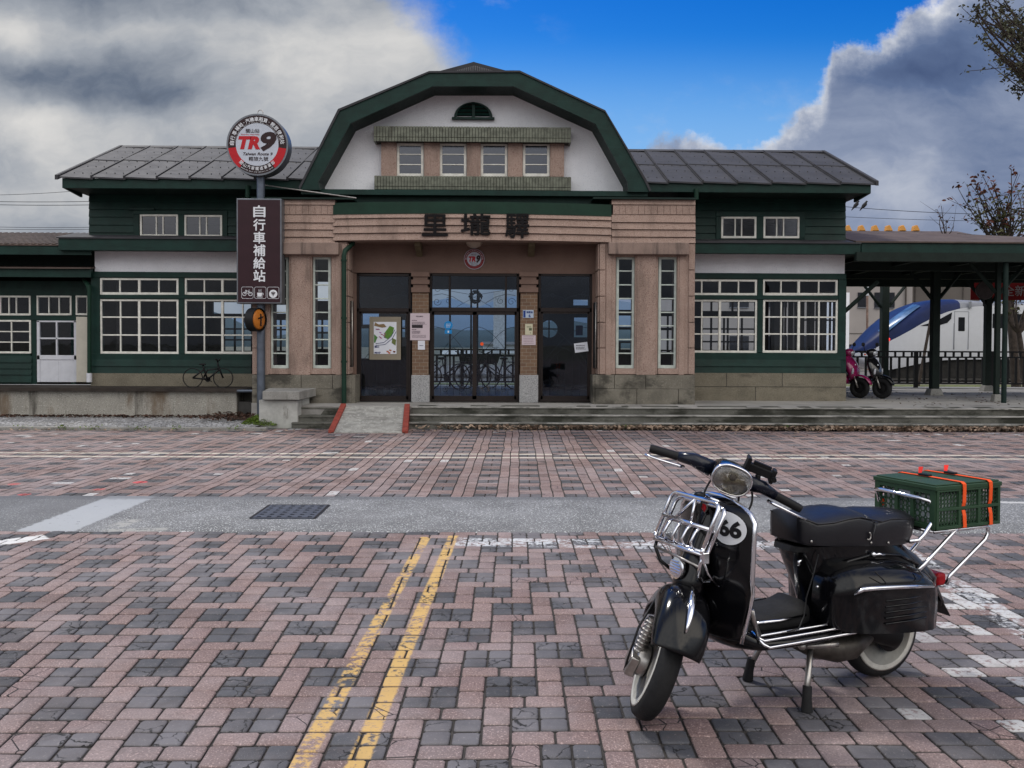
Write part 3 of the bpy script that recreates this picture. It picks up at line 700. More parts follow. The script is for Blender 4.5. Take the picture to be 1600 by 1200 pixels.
# ---- upper walls
mb = MB(); clap(mb,139.5,520,(296,304,316,328,340,352.5,364.5,374),YW-.12,.0); clap(mb,1060,1321,(296,304,317,329,341,353,365,378),YW-.12,.0)
mb.pbox(141,296,520,374,YW-.10,.25); mb.pbox(1060,296,1319.5,378,YW-.10,.25)
mb.split(LR, 'upper_clapboard', GREEN, B)
mb = MB(); Yt = YW-.165
for q in [(208,329,355,335),(208,335,217,370),(278,335,288,370),(347,335,355,370),(208,369.5,355,372),(200,324.5,241,327.8)]: mb.pbox(*q,Yt-(.03 if q[0]==200 else 0),.06)
for q in [(1119,331,1258,338.5),(1119,338.5,1127,372),(1182,338.5,1193,372),(1249.5,338.5,1258,372),(1119,372,1258,374)]: mb.pbox(*q,Yt,.06)
mb.split(LR, 'window_trim', GREEN, B, bevel=.004, segs=1)
for (a,c,y0,y1,b1,b2) in [(218.5,278,335,369.7,244,254.5),(288,347,336,370.2,312,322.5),(1127,1182,338.7,372.2,1148.8,1159),(1193,1249.3,338.7,372.2,1213.8,1224.5)]:
    window(a,y0,c,y1,Yt-.012,(b1,b2),(),3.0,2.0,gm=GLASSF,d=.05)
# ---- main roof of the wings
def roofside(ex, rx, side):
    """ex: eave pixel x range, rx: ridge pixel x range"""
    e0 = P(*ex[0],YE); e1 = P(*ex[1],YE); r0 = P(*rx[0],20.5); r1 = P(*rx[1],20.5)
    ze = (e0.z+e1.z)/2; zr = (r0.z+r1.z)/2; xa, xb = e0.x, e1.x
    n = int(abs(xb-xa)/.72); mb = MB(); seams = MB()
    for i in range(n+1):
        u0 = xa+(xb-xa)*i/(n+1); u1 = xa+(xb-xa)*(i+1)/(n+1)+(.03 if xb > xa else -.03)
        for j in range(2):
            t0, t1 = (0,.52) if j == 0 else (.5,1)
            lift = .012 if j == 0 else 0.0
            pts = []
            for (uu, hh) in ((u0,.030 if side<0 else 0),(u1,0 if side<0 else .030)):
                for (t, l2) in ((t0,-.0),(t1,0)):
                    y = YE-.05+(20.5-YE+.05)*t; z = ze-.02+(zr-ze+.02)*t
                    pts.append((uu,y,z+hh+(.018 if (j==1 and t==t0) else 0)))
            a,bq,c,d_ = pts
            mb.add([a,c,d_,bq,(a[0],a[1],a[2]-.03),(c[0],c[1],c[2]-.03),(d_[0],d_[1],d_[2]-.03),(bq[0],bq[1],bq[2]-.03)],[(0,1,2,3),(7,6,5,4),(0,4,5,1),(1,5,6,2),(2,6,7,3),(3,7,4,0)])
            if j == 0:      # folded seam running up the slope
                sx_ = .014; ya, yb2 = YE-.055, 20.5; za, zb2 = ze-.02, zr
                seams.add([(u0-sx_,ya,za),(u0+sx_,ya,za),(u0+sx_,yb2,zb2),(u0-sx_,yb2,zb2),(u0-sx_,ya,za+.052),(u0+sx_,ya,za+.052),(u0+sx_,yb2,zb2+.052),(u0-sx_,yb2,zb2+.052)],[(0,3,2,1),(4,5,6,7),(0,1,5,4),(1,2,6,5),(2,3,7,6),(3,0,4,7)])
            # nails
            for t in (t0+.09, (t0+t1)/2+.03, t1-.06):
                for s_ in (.25,.5,.75):
                    x = u0+(u1-u0)*s_; y = YE+(20.5-YE)*t; z = ze+(zr-ze)*t+.02; mb.box(x-.008,x+.008,y-.01,y+.01,z,z+.014)
    back = [(20.5,zr),(23.6,ze),(23.6,ze-.06),(20.5,zr-.06)]
    mb.prismx(back, min(xa,xb), max(xa,xb))
    mb.prismx([(20.38,zr-.02),(20.5,zr+.05),(20.62,zr-.02)], min(xa,xb)-.02, max(xa,xb)+.02)
    # rake edge
    xe = xa; w = .06*(-1 if side < 0 else 1)
    mb.add([(xe,YE-.07,ze-.06),(xe+w,YE-.07,ze-.06),(xe+w,20.5,zr-.04),(xe,20.5,zr-.04),(xe,YE-.07,ze+.035),(xe+w,YE-.07,ze+.035),(xe+w,20.5,zr+.055),(xe,20.5,zr+.055)],[(0,3,2,1),(4,5,6,7),(0,1,5,4),(1,2,6,5),(2,3,7,6),(3,0,4,7)])
    rf_ = mb.build('roof', METAL, B); seams.build('roof_seam', M('roof_seam_dark', (.030,.029,.031), .7, var=.2), rf_)
    # gable end wall under the rake and closed body
    xi = xa + (.75 if side < 0 else -.75)
    mb = MB(); mb.prismx([(YW+.05,ze-.3),(YW+.05,ze+.25),(20.5,zr-.12),(23.2,ze),(23.2,ze-.3)], min(xi,xi-.1*side), max(xi,xi-.1*side)); mb.build('gable_end', GREEN, B)
    return ze, zr, xa
zeL, zrL, xaL = roofside(((93,277.5),(500,279)), ((190,230),(500,233)), -1)
zeR, zrR, xaR = roofside(((1366,286.5),(990,283.5)), ((1272,238),(990,236.5)), 1)
mb = MB(); mb.pbox(97,279.5,478,295,YE,.05); mb.pbox(1003,286,1361,301,YE,.05)
x0,x1,z0,z1 = R(97,279.5,478,295,YE); mb.prismx([(YE+.05,z1),(YE+.05,z0),(YW-.15,z0-.06),(YW-.15,z1+.3)],x0,x0+.05)
x0,x1,z0,z1 = R(1003,286,1361,301,YE); mb.prismx([(YE+.05,z1),(YE+.05,z0),(YW-.15,z0-.06),(YW-.15,z1+.3)],x1-.05,x1)
mb.split(LR, 'eave_fascia', GREEN, B, bevel=.006, segs=1)
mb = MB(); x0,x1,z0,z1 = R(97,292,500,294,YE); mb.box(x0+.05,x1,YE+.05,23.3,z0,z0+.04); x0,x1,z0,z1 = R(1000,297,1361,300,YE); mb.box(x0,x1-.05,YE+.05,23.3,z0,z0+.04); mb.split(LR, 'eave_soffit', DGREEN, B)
mb = MB()
for (x,y0,y1) in ((387,296,309),(1088,301,312)):
    a = P(x,y0-6,YE-.03); c = P(x,y1,YE-.03); mb.tube([a,c],.045,10)
mb.split(LR, 'downpipe', GREEN2, B, smooth=True, autosm=40)
# ---- gambrel gable
outer = [(470,297),(531.6,174.7),(671,115.6),(811.9,114.7),(945,176.6),(1006,283.5),(1014,299)]
inner = [(500.5,299),(498,284.4),(548.4,193.5),(676,136),(802.5,136),(930,194.4),(979.7,284.4),(981,299)]
PO = [(P(x,y,YB).x,P(x,y,YB).z) for x,y in outer]; PI_ = [(P(x,y,YB).x,P(x,y,YB).z) for x,y in inner]
zb = min(PO[0][1], PO[-1][1]); PO[0] = (PO[0][0],zb); PO[-1] = (PO[-1][0],zb); PI_[0] = (PI_[0][0],zb); PI_[-1] = (PI_[-1][0],zb)
def ring_prism(mb, A, Bq, y0, y1):
    # A outer (7 pts), Bq inner (8 pts): quads between them
    Am = [A[0], (A[0][0]+(A[1][0]-A[0][0])*.07, A[0][1]+(A[1][1]-A[0][1])*.07)]+A[1:6]
    Am = [A[0],(A[0][0]+(A[1][0]-A[0][0])*.1,A[0][1]+(A[1][1]-A[0][1])*.1),A[1],A[2],A[3],A[4],A[5],A[6]]
    for i in range(7): mb.prism([Am[i],Am[i+1],Bq[i+1],Bq[i]], y0, y1)
mb = MB(); ring_prism(mb, PO, PI_, YB-.05, YB); mb.build('barge_board', GREEN, B)
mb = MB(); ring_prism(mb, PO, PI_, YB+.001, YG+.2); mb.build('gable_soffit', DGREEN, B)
mb = MB()
so_ = [(x+( -.03 if i < 2 else .03 if i > 4 else 0), z+.035) for i,(x,z) in enumerate(PO)]
for i in range(6): mb.prism([PO[i],PO[i+1],so_[i+1],so_[i]], YB-.08, 23.8)
mb.build('gable_roof', METAL, B)
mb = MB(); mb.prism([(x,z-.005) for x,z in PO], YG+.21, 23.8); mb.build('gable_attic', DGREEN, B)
PW = [(P(x,y,YG).x,P(x,y,YG).z) for x,y in [(496,305),(492,288),(545,198),(672,140),(808,140),(934,198),(990,294),(990,305)]]
mb = MB(); mb.prism(PW, YG, YG+.2); mb.build('gable_wall', WHITE, B)
# hipped cap with its louvred triangle
mb = MB(); q = [(P(x,y,YB+.35).x,P(x,y,YB+.35).z) for x,y in [(664,117),(733,98.5),(740,96.5),(747,98.5),(816,117)]]
mb.prism(q, YB+.35, 23.7)
e0 = PO[2]; e1 = PO[3]
mb.add([(e0[0]+.1,YB-.08,e0[1]+.035),(e1[0]-.1,YB-.08,e1[1]+.035),(e1[0]-.12,YB+.36,e1[1]+.06),(e0[0]+.12,YB+.36,e0[1]+.06)],[(0,1,2,3)])
mb.build('cap_roof', METAL, B)
mb = MB()
for i in range(30):
    t = i/29; x = 700+82*t; top = 113.3-11.0*(1-abs(t-.5)*2)
    if 113.3-top > 1: mb.pbox(x,top,x+1.5,113.6,YB+.30,.05)
mb.pbox(697,113,785,115,YB+.28,.07)
mb.build('cap_louvre', M('louvre_grey', (.14,.14,.15), .6, var=.2, vs=20), B)
# half-round vent
mb = MB(); c = P(739.5,184,YG-.03); r = P(771-2,184,YG).x-P(739.5,184,YG).x
pts = [(c.x+r*1.02*cos(pi*i/18), c.z+r*.80*sin(pi*i/18)) for i in range(19)]; inn = [(c.x+r*.86*cos(pi*i/18), c.z+.035+r*.66*sin(pi*i/18)) for i in range(19)]
for i in range(18): mb.prism([pts[i],pts[i+1],inn[i+1],inn[i]], YG-.06, YG)
mb.pbox(706,182.8,772.5,186,YG-.09,.1); mb.pbox(737.5,164,742,184,YG-.062,.06)
vent = mb.build('gable_vent', GREEN, B)
mb = MB()
for k in range(4):
    z = c.z+.05+k*.075; hw = r*.86*sqrt(max(0,1-((z-c.z)/(r*.72))**2))
    mb.prismx([(YG-.045,z),(YG-.01,z+.05),(YG-.005,z+.05),(YG-.04,z-.005)], c.x-hw, c.x+hw)
mb.build('louvre_blade', GREEN, vent)
mb = MB(); mb.prism(inn, YG-.006, YG-.002); mb.build('vent_back', M('vent_dark', (.008,.012,.010), .8), vent)
# ---- tile bands and attic windows
YT = YG-.34
mb = MB()
def tiles(mb, x0,y0,x1,y1,ysp):
    a,c,z0,z1 = R(x0,y0,x1,y1,YT); n = 66; zs = z1-(ysp-y0)*(z1-z0)/(y1-y0)
    bk_ = MB(); bk_.box(a+.01,c-.01,YT+.016,YG,z0+.01,z1-.01); bk_.build('tile_backing', M('tile_grout',(.045,.042,.035),.9), B)
    for i in range(n):
        u0 = a+(c-a)*i/n; u1 = a+(c-a)*(i+1)/n
        j = random.random()*.008
        mb.box(u0+.005,u1-.005,YT-j,YT+.03,zs+.006,z1); mb.box(u0+.005,u1-.005,YT-j*.5,YT+.03,z0,zs-.004)
    for e in (a,c):
        for k in range(5):
            yy = YT+.03+k*.062; mb.box(e-.006 if e==a else e-.03, e+.03 if e==a else e+.006, yy, yy+.056, z0, z1)
random.seed(3)
tiles(mb,584,198,892,221.5,215); tiles(mb,585,275.5,892,296.5,292); mb.split(lambda c: c.z > P(740,250,YT).z, 'tile_band', TILE, B)
mb = MB()
for (a,c) in ((595.5,619.5),(662.5,687),(729.5,751),(793.5,816.5),(859.5,881.5)): mb.pbox(a,221.5,c,276,YG-.18,.2)
mb.pbox(595.5,221.5,881.5,223.5,YG-.16,.18); mb.split(lambda c: round(c.x/.5), 'attic_pier', STUC, B)
for (a,c) in ((620,662),(687,729),(751,793),(816.8,859)): window(a,223.5,c,275.7,YG-.12,(),(241,257),4.0,1.6,gm=GLASSF,d=.05)
# ---- beams beneath the gable
mb = MB(); mb.pbox(470,297,1012,305.5,YB+.05,.5); mb.pbox(500,306,985,320,YB+.22,.4); mb.split(lambda c: c.y > YB+.31, 'gable_beam', GREEN, B, bevel=.005, segs=1)
# ---- entrance band: curved courses with the station name
xL, xR = P(521,350,YP).x, P(955,350,YP).x; xm = (xL+xR)/2; hw = (xR-xL)/2
def yfr(x, off=0): return YP-.02-.24*(1-((x-xm)/hw)**2)-off
def arc_course(mb, z0, z1, o0, o1, n=28, x0=xL, x1=xR, back=.3):
    rings = []
    for i in range(n+1):
        x = x0+(x1-x0)*i/n; rings.append([(x,yfr(x,o0),z0),(x,yfr(x,o1),z1),(x,yfr(x,-back),z1),(x,yfr(x,-back),z0)])
    mb.loft(rings)
zz = [P(740,y,YP-.25).z for y in (332.5,341,352.5,364.3,375.7)]
mb = MB()
for i in range(4): arc_course(mb, zz[i+1]+.006, zz[i]-.006, .035, .0)
arc_course(mb, zz[4], zz[0], -.03, -.03)
mb.build('name_band', STUC, B)
mb = MB(); zt = P(740,315.5,YP-.25).z; arc_course(mb, zz[0]-.02, zt, .02, .01, back=.6); mb.build('parapet_cap', GREEN2, B)
mb = MB()
for ch, x0, x1, y0, y1 in (('里',659,700,335,369),('壠',720,766.5,334,368),('驛',789.5,827,334,372)):
    X0,X1,Z0,Z1 = R(x0,y0,x1,y1,YP-.26); xc = (X0+X1)/2
    put_text(mb, ch, xc, (Z0+Z1)/2, yfr(xc)-.014, X1-X0, Z1-Z0, bold=.024, depth=.04)
mb.split(lambda c: round((c.x-xm)/.75), 'name_character', BLKL, B)
# ---- porch ceiling, brackets, lamp
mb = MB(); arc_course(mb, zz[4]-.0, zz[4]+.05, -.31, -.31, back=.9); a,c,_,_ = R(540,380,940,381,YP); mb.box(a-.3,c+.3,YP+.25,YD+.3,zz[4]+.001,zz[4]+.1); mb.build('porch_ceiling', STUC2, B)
for (x0,x1) in ((648,657),(826,836)):
    a,c,z0,z1 = R(x0,379,x1,396,YD-.45); mb = MB(); mb.prismx([(YD-.5,zz[4]),(YD-.5,z0+.14),(YD,z0-.02),(YD,zz[4])],a,c); mb.build('bracket', M('bracket_wood', (.14,.115,.07), .7), B)
lp = P(741,382,YP+.15); mb = MB(); mb.lathe([(.0,-.10),(.07,-.095),(.13,-.06),(.17,-.0),(.17,.03)], (lp.x,lp.y,zz[4]-.0), (0,0,1), 20); mb.build('ceiling_lamp', M('lamp_glass', (.40,.33,.27), .3), B, smooth=True)
# ---- wall over the doors
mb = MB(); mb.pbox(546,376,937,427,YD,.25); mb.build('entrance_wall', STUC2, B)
# ---- side pavilions
def pav(m):
    """m maps a pixel column of the right-hand pavilion onto either side"""
    X = lambda a,c: (min(m(a),m(c)), max(m(a),m(c)))
    def pb(mb,a,y0,c,y1,Y,d): a,c = X(a,c); mb.pbox(a,y0,c,y1,Y,d)
    mb = MB()
    for (a,c) in ((937,962),(992,1028),(1058,1085.5)): pb(mb,a,378,c,585,YP,.55)
    for (a,c) in ((962,992),(1028,1058)): pb(mb,a,576,c,585,YP,.55); pb(mb,a,390,c,401,YP,.55)
    pb(mb,995,397,1025,586,YP-.022,.03); pb(mb,946.5,397,955.5,586,YP-.014,.02); pb(mb,1061,397,1070,586,YP-.014,.02)
    for (a,b_) in ((381,421.5),(422.7,462.5),(463.7,503.5),(504.7,543.5),(544.7,585)): pb(mb,937,a,946,b_,YP-.03,.05); pb(mb,1076,a,1085.5,b_,YP-.03,.05)
    for (a,b_) in ((381,421.5),(422.7,462.5),(463.7,503.5),(504.7,543.5),(544.7,585)):
        x0,x1,z0,z1 = R(m(936),a,m(938),b_,YP); xx = x0 if m(10)>m(0) else x1; s_ = -1 if m(10)>m(0) else 1
        mb.box(xx, xx+s_*.02, YP-.02, YD-.02, z0, z1)
    mb.build('pavilion_wall', STUC, B, bevel=.008, segs=1)
    mb = MB(); pb(mb,951,378.5,1077,397.5,YP-.15,.2); mb.build('window_hood', STUCD, B, bevel=.012, segs=1)
    mb = MB()
    ys = (311,320.3,335.3,348,359,370.5,380)
    for i in range(6):
        if i == 1:
            n = 13
            for k in range(n):
                a = 958+(1087-958)*k/n; c = 958+(1087-958)*(k+1)/n-.6; pb(mb,a,ys[i]+.4,c,ys[i+1]-.4,YP-.03,.2)
            pb(mb,958,ys[i],1086,ys[i+1],YP-.015,.5)
        else:
            a,c = X(956,1086.5); x0,x1,z0,z1 = R(a,ys[i]+.5,c,ys[i+1]-.5,YP-.03)
            mb.prismx([(YP-.02,z1),(YP-.05,z0),(YP+.6,z0),(YP+.6,z1)], x0, x1)
    pb(mb,959,318,1084,378,YP+.01,.55)
    mb.build('coursed_parapet', STUC, B)
    mb = MB(); pb(mb,927,308.3,1087.5,311,YP-.10,1.0); mb.build('flashing', DGREEN, B)
    # stone base with joints
    mb = MB()
    a,c = X(930,1086); x0,x1,z0,z1 = R(a,586,c,608,YP-.05); zt = z1; zm = z0
    J = [930,960,1009,1086] ; J2 = [930,995,1060,1086]
    for i in range(3):
        a,c = X(J[i],J[i+1]); q = R(a,586,c,608,YP-.05); mb.box(q[0]+.004,q[1]-.004,YP-.05,YP+.5,zm+.004,zt)
        a,c = X(J2[i],J2[i+1]); q = R(a,608,c,631,YP-.05); mb.box(q[0]+.004,q[1]-.004,YP-.054,YP+.5,FL-.3,zm)
    a,c = X(925,938); q = R(a,586,c,608,YP-.05); mb.box(q[0]+.02,q[1],YP-.02,YD+.15,FL-.3,zt-.005)
    mb.build('pavilion_base', STONE, B, bevel=.006, segs=1)
    for (a,c) in ((962.5,991.5),(1028.5,1057.5)):
        a,c = X(a,c); window(a,401,c,575.5,YP+.10,(),(423.4,445,466.4,488,509,530.5,552),4.2,2.0,mat=CREAM2,d=.06)
pav(lambda x: x)
pav(lambda x: 1479.5-x)
# ---- piers between the doors
for (a,c) in ((642.5,671),(811.5,841)):
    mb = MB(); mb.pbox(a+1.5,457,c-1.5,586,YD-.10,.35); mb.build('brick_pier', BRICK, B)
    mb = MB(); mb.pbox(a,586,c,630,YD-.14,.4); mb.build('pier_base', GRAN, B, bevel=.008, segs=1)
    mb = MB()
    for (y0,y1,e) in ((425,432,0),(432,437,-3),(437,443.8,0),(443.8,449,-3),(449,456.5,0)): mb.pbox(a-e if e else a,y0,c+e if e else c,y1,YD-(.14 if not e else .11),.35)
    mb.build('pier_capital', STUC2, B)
# ---- doors
def curve_pts(f, n=20): return [f(i/n) for i in range(n+1)]
def spiral(mb, cx, cz, y, r, a0, turns, r_=.006, flip=1):
    pts = []
    for i in range(26):
        t = i/25; a = a0+flip*turns*2*pi*t; q = r*(1-.8*t); pts.append((cx+q*cos(a), y, cz+q*sin(a)))
    mb.tube(pts, r_, 5)
def door(x0,x1,leafs,tband,trans_v=(),scroll=True,nm='door'):
    Y = YD+.02
    mb = MB()
    for q in [(x0,427.5,x0+4,626),(x1-4,427.5,x1,626),(x0,427.5,x1,431.5),(x0,tband[0],x1,tband[1]),(x0,624,x1,628)]: mb.pbox(*q,Y,.10)
    for v in trans_v: mb.pbox(v-1.6,431.5,v+1.6,tband[0],Y+.01,.06)
    dr = mb.build(nm, DARKWD, B, bevel=.006, segs=1)
    for i in range(len(leafs)-1):
        a, c = leafs[i], leafs[i+1]; mb = MB()
        for q in [(a,tband[1],a+3.2,624),(c-3.2,tband[1],c,624),(a,tband[1],c,tband[1]+(5 if nm=='double_door' else 2.5)),(a,618.5,c,624)]: mb.pbox(*q,Y+.02,.05)
        lf = mb.build('door_leaf', DARKWD, dr)
        glass_at(a+3.2,tband[1]+2,c-3.2,619,Y+.045,lf,GLASSD)
    glass_at(x0+4,431,x1-4,tband[0],Y+.045,dr,GLASSD)
    if scroll:
        X0,X1,Z0,Z1 = R(x0+4,431,x1-4,tband[0],Y); mb = MB(); yy = Y+.075; cx = (X0+X1)/2; w = X1-X0; h = Z1-Z0
        for s_ in (-1,1):
            bx_ = cx+s_*w/2
            for (dx,dz,r,a) in ((.10,.12,.085,0),(.10,.38,.07,1),(.32,.14,.07,2),(.24,.40,.05,3)):
                spiral(mb, bx_-s_*dx, Z0+dz if x1-x0 > 100 else Z1-dz, yy, r, a, 1.3, .0045, s_)
            mb.tube([(bx_-s_*.02,yy,Z0+.25),(bx_-s_*.2,yy,Z0+.28),(bx_-s_*.42,yy,Z0+.22),(bx_-s_*.62,yy,Z0+.1)],.005,5)
            mb.tube([(bx_-s_*.02,yy,Z0+h*.62),(cx+s_*.1,yy,Z0+h*.42),(cx-s_*.35,yy,Z0+.02)],.004,5) if x1-x0 > 100 else None
        # lower fan tracery
        for i in range(len(leafs)-1):
            a = P(leafs[i]+3,550,Y).x; c = P(leafs[i+1]-3,550,Y).x; zb_ = P(740,618,Y).z; zt_ = P(740,505,Y).z; w_ = c-a
            for k in range(5):
                t = (k+1)/6; mb.tube([(a+w_*t,yy,zb_),(a+w_*t,yy,zb_+(zt_-zb_)*(.55 if k%2 else .42))],.004,4)
            for s_ in (-1,1):
                ex = a if s_ > 0 else c
                mb.tube(curve_pts(lambda t: (ex+s_*w_*(t), yy, zb_+(zt_-zb_)*(.45+.5*sin(pi/2*t)))),.005,5)
                mb.tube(curve_pts(lambda t: (ex+s_*w_*.6*t, yy, zb_+(zt_-zb_)*(.35+.32*sin(pi/2*t)))),.004,5)
                spiral(mb, (a+c)/2+s_*w_*.22, zb_+.12, yy, .07, 1, 1.3, .004, s_)
            for z in (.13,.22): mb.tube([(a,yy,zb_+z),(c,yy,zb_+z)],.004,4)
        mb.build('iron_scrollwork', M('wrought_iron', (.03,.028,.028), .5), dr)
    return dr
door(557,642,(561,638),(481.5,487.5))
dc = door(671,811,(675,741.5,807),(480.5,487),(702.5,790.5),True,'double_door')
door(841,925,(845,921),(481,487.5))
mb = MB(); a,c,z0,z1 = R(735,478,752,488,YD-.02); 
# ---- reveals beside the doors: thin dark info boards and their rods
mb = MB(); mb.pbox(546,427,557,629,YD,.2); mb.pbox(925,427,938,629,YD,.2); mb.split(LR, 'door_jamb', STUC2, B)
# ---- downpipe at the entrance
mb = MB(); a = P(551,381,YP+.1); bq = P(539,392,YP-.12); c = P(537.5,400,YP-.14); d_ = P(537.5,631,YP-.14)
mb.tube([a+Vector((0,.0,.1)),a,bq,c,d_],.046,12)
for y in (407,497,565): q = P(537.5,y,YP-.14); mb.lathe([(.058,-.02),(.058,.02)], q, (0,0,1), 12)
mb.split(LR, 'downpipe', GREEN2, B, smooth=True, autosm=40)
# thin metal stay running down over the left pavilion
mb = MB(); mb.tube([P(414,289.5,YE-.25),P(557,309.5,YP-.35)],.012,6); mb.build('metal_stay', STEELD, B)
# ---- body: floor, back walls, inner walls
xl = P(143,500,YW).x; xr = P(1321,500,YW).x
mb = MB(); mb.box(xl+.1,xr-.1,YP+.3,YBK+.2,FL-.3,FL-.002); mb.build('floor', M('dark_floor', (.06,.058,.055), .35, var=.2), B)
mb = MB(); zc = P(600,385,YW).z
mb.box(xl+.1,xr-.1,YD+.3,YBK+.2,zc,zc+.08)
mb.box(xl+.02,xl+.12,YW+.2,YBK+.2,FL-.3,zc+.1); mb.box(xr-.12,xr-.02,YW+.2,YBK+.2,FL-.3,P(1320,583,YW).z)
mb.box(xr-.12,xr-.02,YW+.2,YBK+.2,P(1320,470,YW).z+.25,zc+.9)
for k in range(9): yy = YW+.3+k*.74; mb.box(xr-.12,xr-.02,yy,yy+.10,FL,zc)
xp = P(322,500,YBK).x; mb.box(xp,xp+.08,YW+.3,YBK,FL,zc)           # partition left of the hall
mb.box(P(330,500,19.5).x-.0,P(330,500,19.5).x+.0+.0001,19.5,19.6,FL,FL+.01)
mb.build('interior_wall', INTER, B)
mb = MB(); mb.pbox(161,462,178,560,19.6,.2); mb.pbox(1210,462,1222,560,20.5,.2); mb.split(lambda q: q.x > 0, 'interior_pillar', INTW, B)
# back wall with its openings, built from strips between the holes
holes = [(332,392,472,490),(350,392,497,548),(425,450,476,490),(425,452,500,548),(486,520,440,470),(486,520,500,545),
         (566,592,488,507),(562,576,513,560),(628,641,500,527),(674,808,452,607),(896,919,468,477),(897,918,496,527),
         (960,993,466,484),(960,993,493,511),(960,993,515,533),(970,993,536,546),(1029,1059,468,486),(1029,1059,494,512),(1029,1059,516,550),
         (1098,1184,472,486),(1098,1184,495,552),(1194,1242,472,552),(1249,1304,472,552)]
H_ = [ (R(a,y0,c,y1,YBK)) for a,c,y0,y1 in holes ]
cr = P(858,514,YBK); rr = P(871.5,514,YBK).x-cr.x
H_.append((cr.x-rr,cr.x+rr,cr.z-rr,cr.z+rr)); 
xs = sorted({xl,xr,*[h[0] for h in H_],*[h[1] for h in H_]}); z_lo, z_hi = FL-.3, zc+.1
mb = MB()
for i in range(len(xs)-1):
    a, c = xs[i], xs[i+1]
    if c-a < 1e-4: continue
    mid = (a+c)/2; hs_ = sorted([(h[2],h[3]) for h in H_ if h[0] <= mid <= h[1]]); z = z_lo
    for (h0,h1) in hs_:
        if h0 > z: mb.box(a,c,YBK,YBK+.12,z,h0)
        z = max(z,h1)
    if z < z_hi: mb.box(a,c,YBK,YBK+.12,z,z_hi)
# round window surround
for k in range(24):
    a0, a1 = 2*pi*k/24, 2*pi*(k+1)/24
    def sq(a): m_ = 1/max(abs(cos(a)),abs(sin(a))); return (cr.x+rr*m_*cos(a), cr.z+rr*m_*sin(a))
    mb.prism([(cr.x+rr*cos(a0),cr.z+rr*sin(a0)),sq(a0),sq(a1),(cr.x+rr*cos(a1),cr.z+rr*sin(a1))], YBK, YBK+.12)
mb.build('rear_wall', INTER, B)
mb = MB(); yy = YBK+.03
mb.box(cr.x-.02,cr.x+.02,yy,yy+.05,cr.z-rr,cr.z+rr); mb.box(cr.x-rr,cr.x+rr,yy,yy+.05,cr.z-.02,cr.z+.02)
def grid(a,c,y0,y1,vs,hs__):
    x0,x1,z0,z1 = R(a,y0,c,y1,YBK)
    for v in vs: x = P(v,500,YBK).x; mb.box(x-.025,x+.025,yy,yy+.05,z0,z1)
    for h in hs__: z = P((a+c)/2,h,YBK).z; mb.box(x0,x1,yy,yy+.05,z-.022,z+.022)
grid(350,392,497,548,(366,379),(514,531)); grid(425,452,500,548,(438,),(515,530)); grid(486,520,500,545,(503,),(520,)); grid(628,641,500,527,(634,),(513,))
grid(674,808,452,607,(703,736,746,790),(487,)); grid(1029,1059,494,550,(1044,),()); grid(1098,1184,495,552,(1112,1132,1138,1160),(514,534)); grid(1098,1184,472,486,(1112,1145),())
grid(1194,1242,472,552,(1200,1207,1214,1221,1228,1235),()); grid(1249,1304,472,552,(1256,1263,1270,1277,1284,1291,1298),(500,))
mb.build('rear_glazing_bar', INTER, B)
# furniture seen dimly inside: counter and chair by the left door
# ------------------------------------------------------------------ platform, steps, ramp, walls
XP0 = P(395,600,YP).x; x0w = -16; x1w = 19
PEDGE = 16.36
xs0, xs1 = G(637,671).x, 19
sil = P(447,640,16.4).x
mb = MB()
mb.box(sil,x1w,PEDGE,YP-.10,0.05,FL); mb.box(P(1086,620,YP).x,x1w,YP-.10,YW-.06,.05,FL-.001); mb.box(XP0,xs1,YP-.1,YP+.4,0,FL-.004)
tag(mb.build('platform', PLAT, loc=(1,17,0)), 'pale concrete landing running along the front of the station doors', 'platform')
mb = MB()
mb.box(P(1324,620,YW).x,x1w,YW-.06,24.2,.0,FL-.003); mb.box(-20,20,YBK+.12,25.6,0,FL-.01)
tag(mb.build('platform_floor', PLAT, loc=(9,20,0)), kind='structure')
NOSM = M('worn_step_edge', (.30,.29,.27), .9, var=.2, vs=3, bump=.5, stain=[((.09,.09,.08),(2,6,6),.46,.60,.85)])
def nosing(x0, x1, y0, z1, par):
    mb = MB(); n = int((x1-x0)/.12); r = []
    for i in range(n+1):
        x = x0+(x1-x0)*i/n; w = .045+.03*noise.noise(Vector((x*2.2,y0*9,0))); e = .006*noise.noise(Vector((x*7,y0*9,4)))
        r.append([(x,y0-.016+e,z1-.018),(x,y0-.014+e,z1-.002),(x,y0+.0,z1+.006),(x,y0+w,z1+.006),(x,y0+w,z1-.01)])
    mb.loft(r); mb.build('step_edge', NOSM, par)
ms = empty('stone_steps', (3,16,0), 'three long mossy concrete steps right of the ramp', 'steps')
random.seed(4)
def stepmesh(x0, x1, y0, y1, z0, z1):
    mb = MB(); n = max(2, int((x1-x0)/.12)); r = []
    for i in range(n+1):
        x = x0+(x1-x0)*i/n; j = lambda k, a=.006: a*noise.noise(Vector((x*3,k*7,z1*30)))
        r.append([(x,y1,z0),(x,y0,z0),(x,y0+j(1),z1-.035),(x,y0-.012+j(2),z1-.03),(x,y0-.010+j(2),z1-.006+j(3,.004)),(x,y0+.006,z1+j(4,.003)),(x,y1,z1)])
    mb.loft(r); return mb
for (y0,z0,z1) in ((15.74,-.02,.115),(16.02,.06,.235),(16.30,.18,FL)):
    st__ = stepmesh(xs0, xs1, y0, y0+.5, z0, z1).build('step', CONCD, ms); nosing(xs0, xs1, y0, z1, st__)
ml = empty('stone_steps', (-3.4,16,0), 'short worn concrete steps between the bench and the ramp', 'steps')
xa_, xb_ = G(455,668).x, G(525,668).x
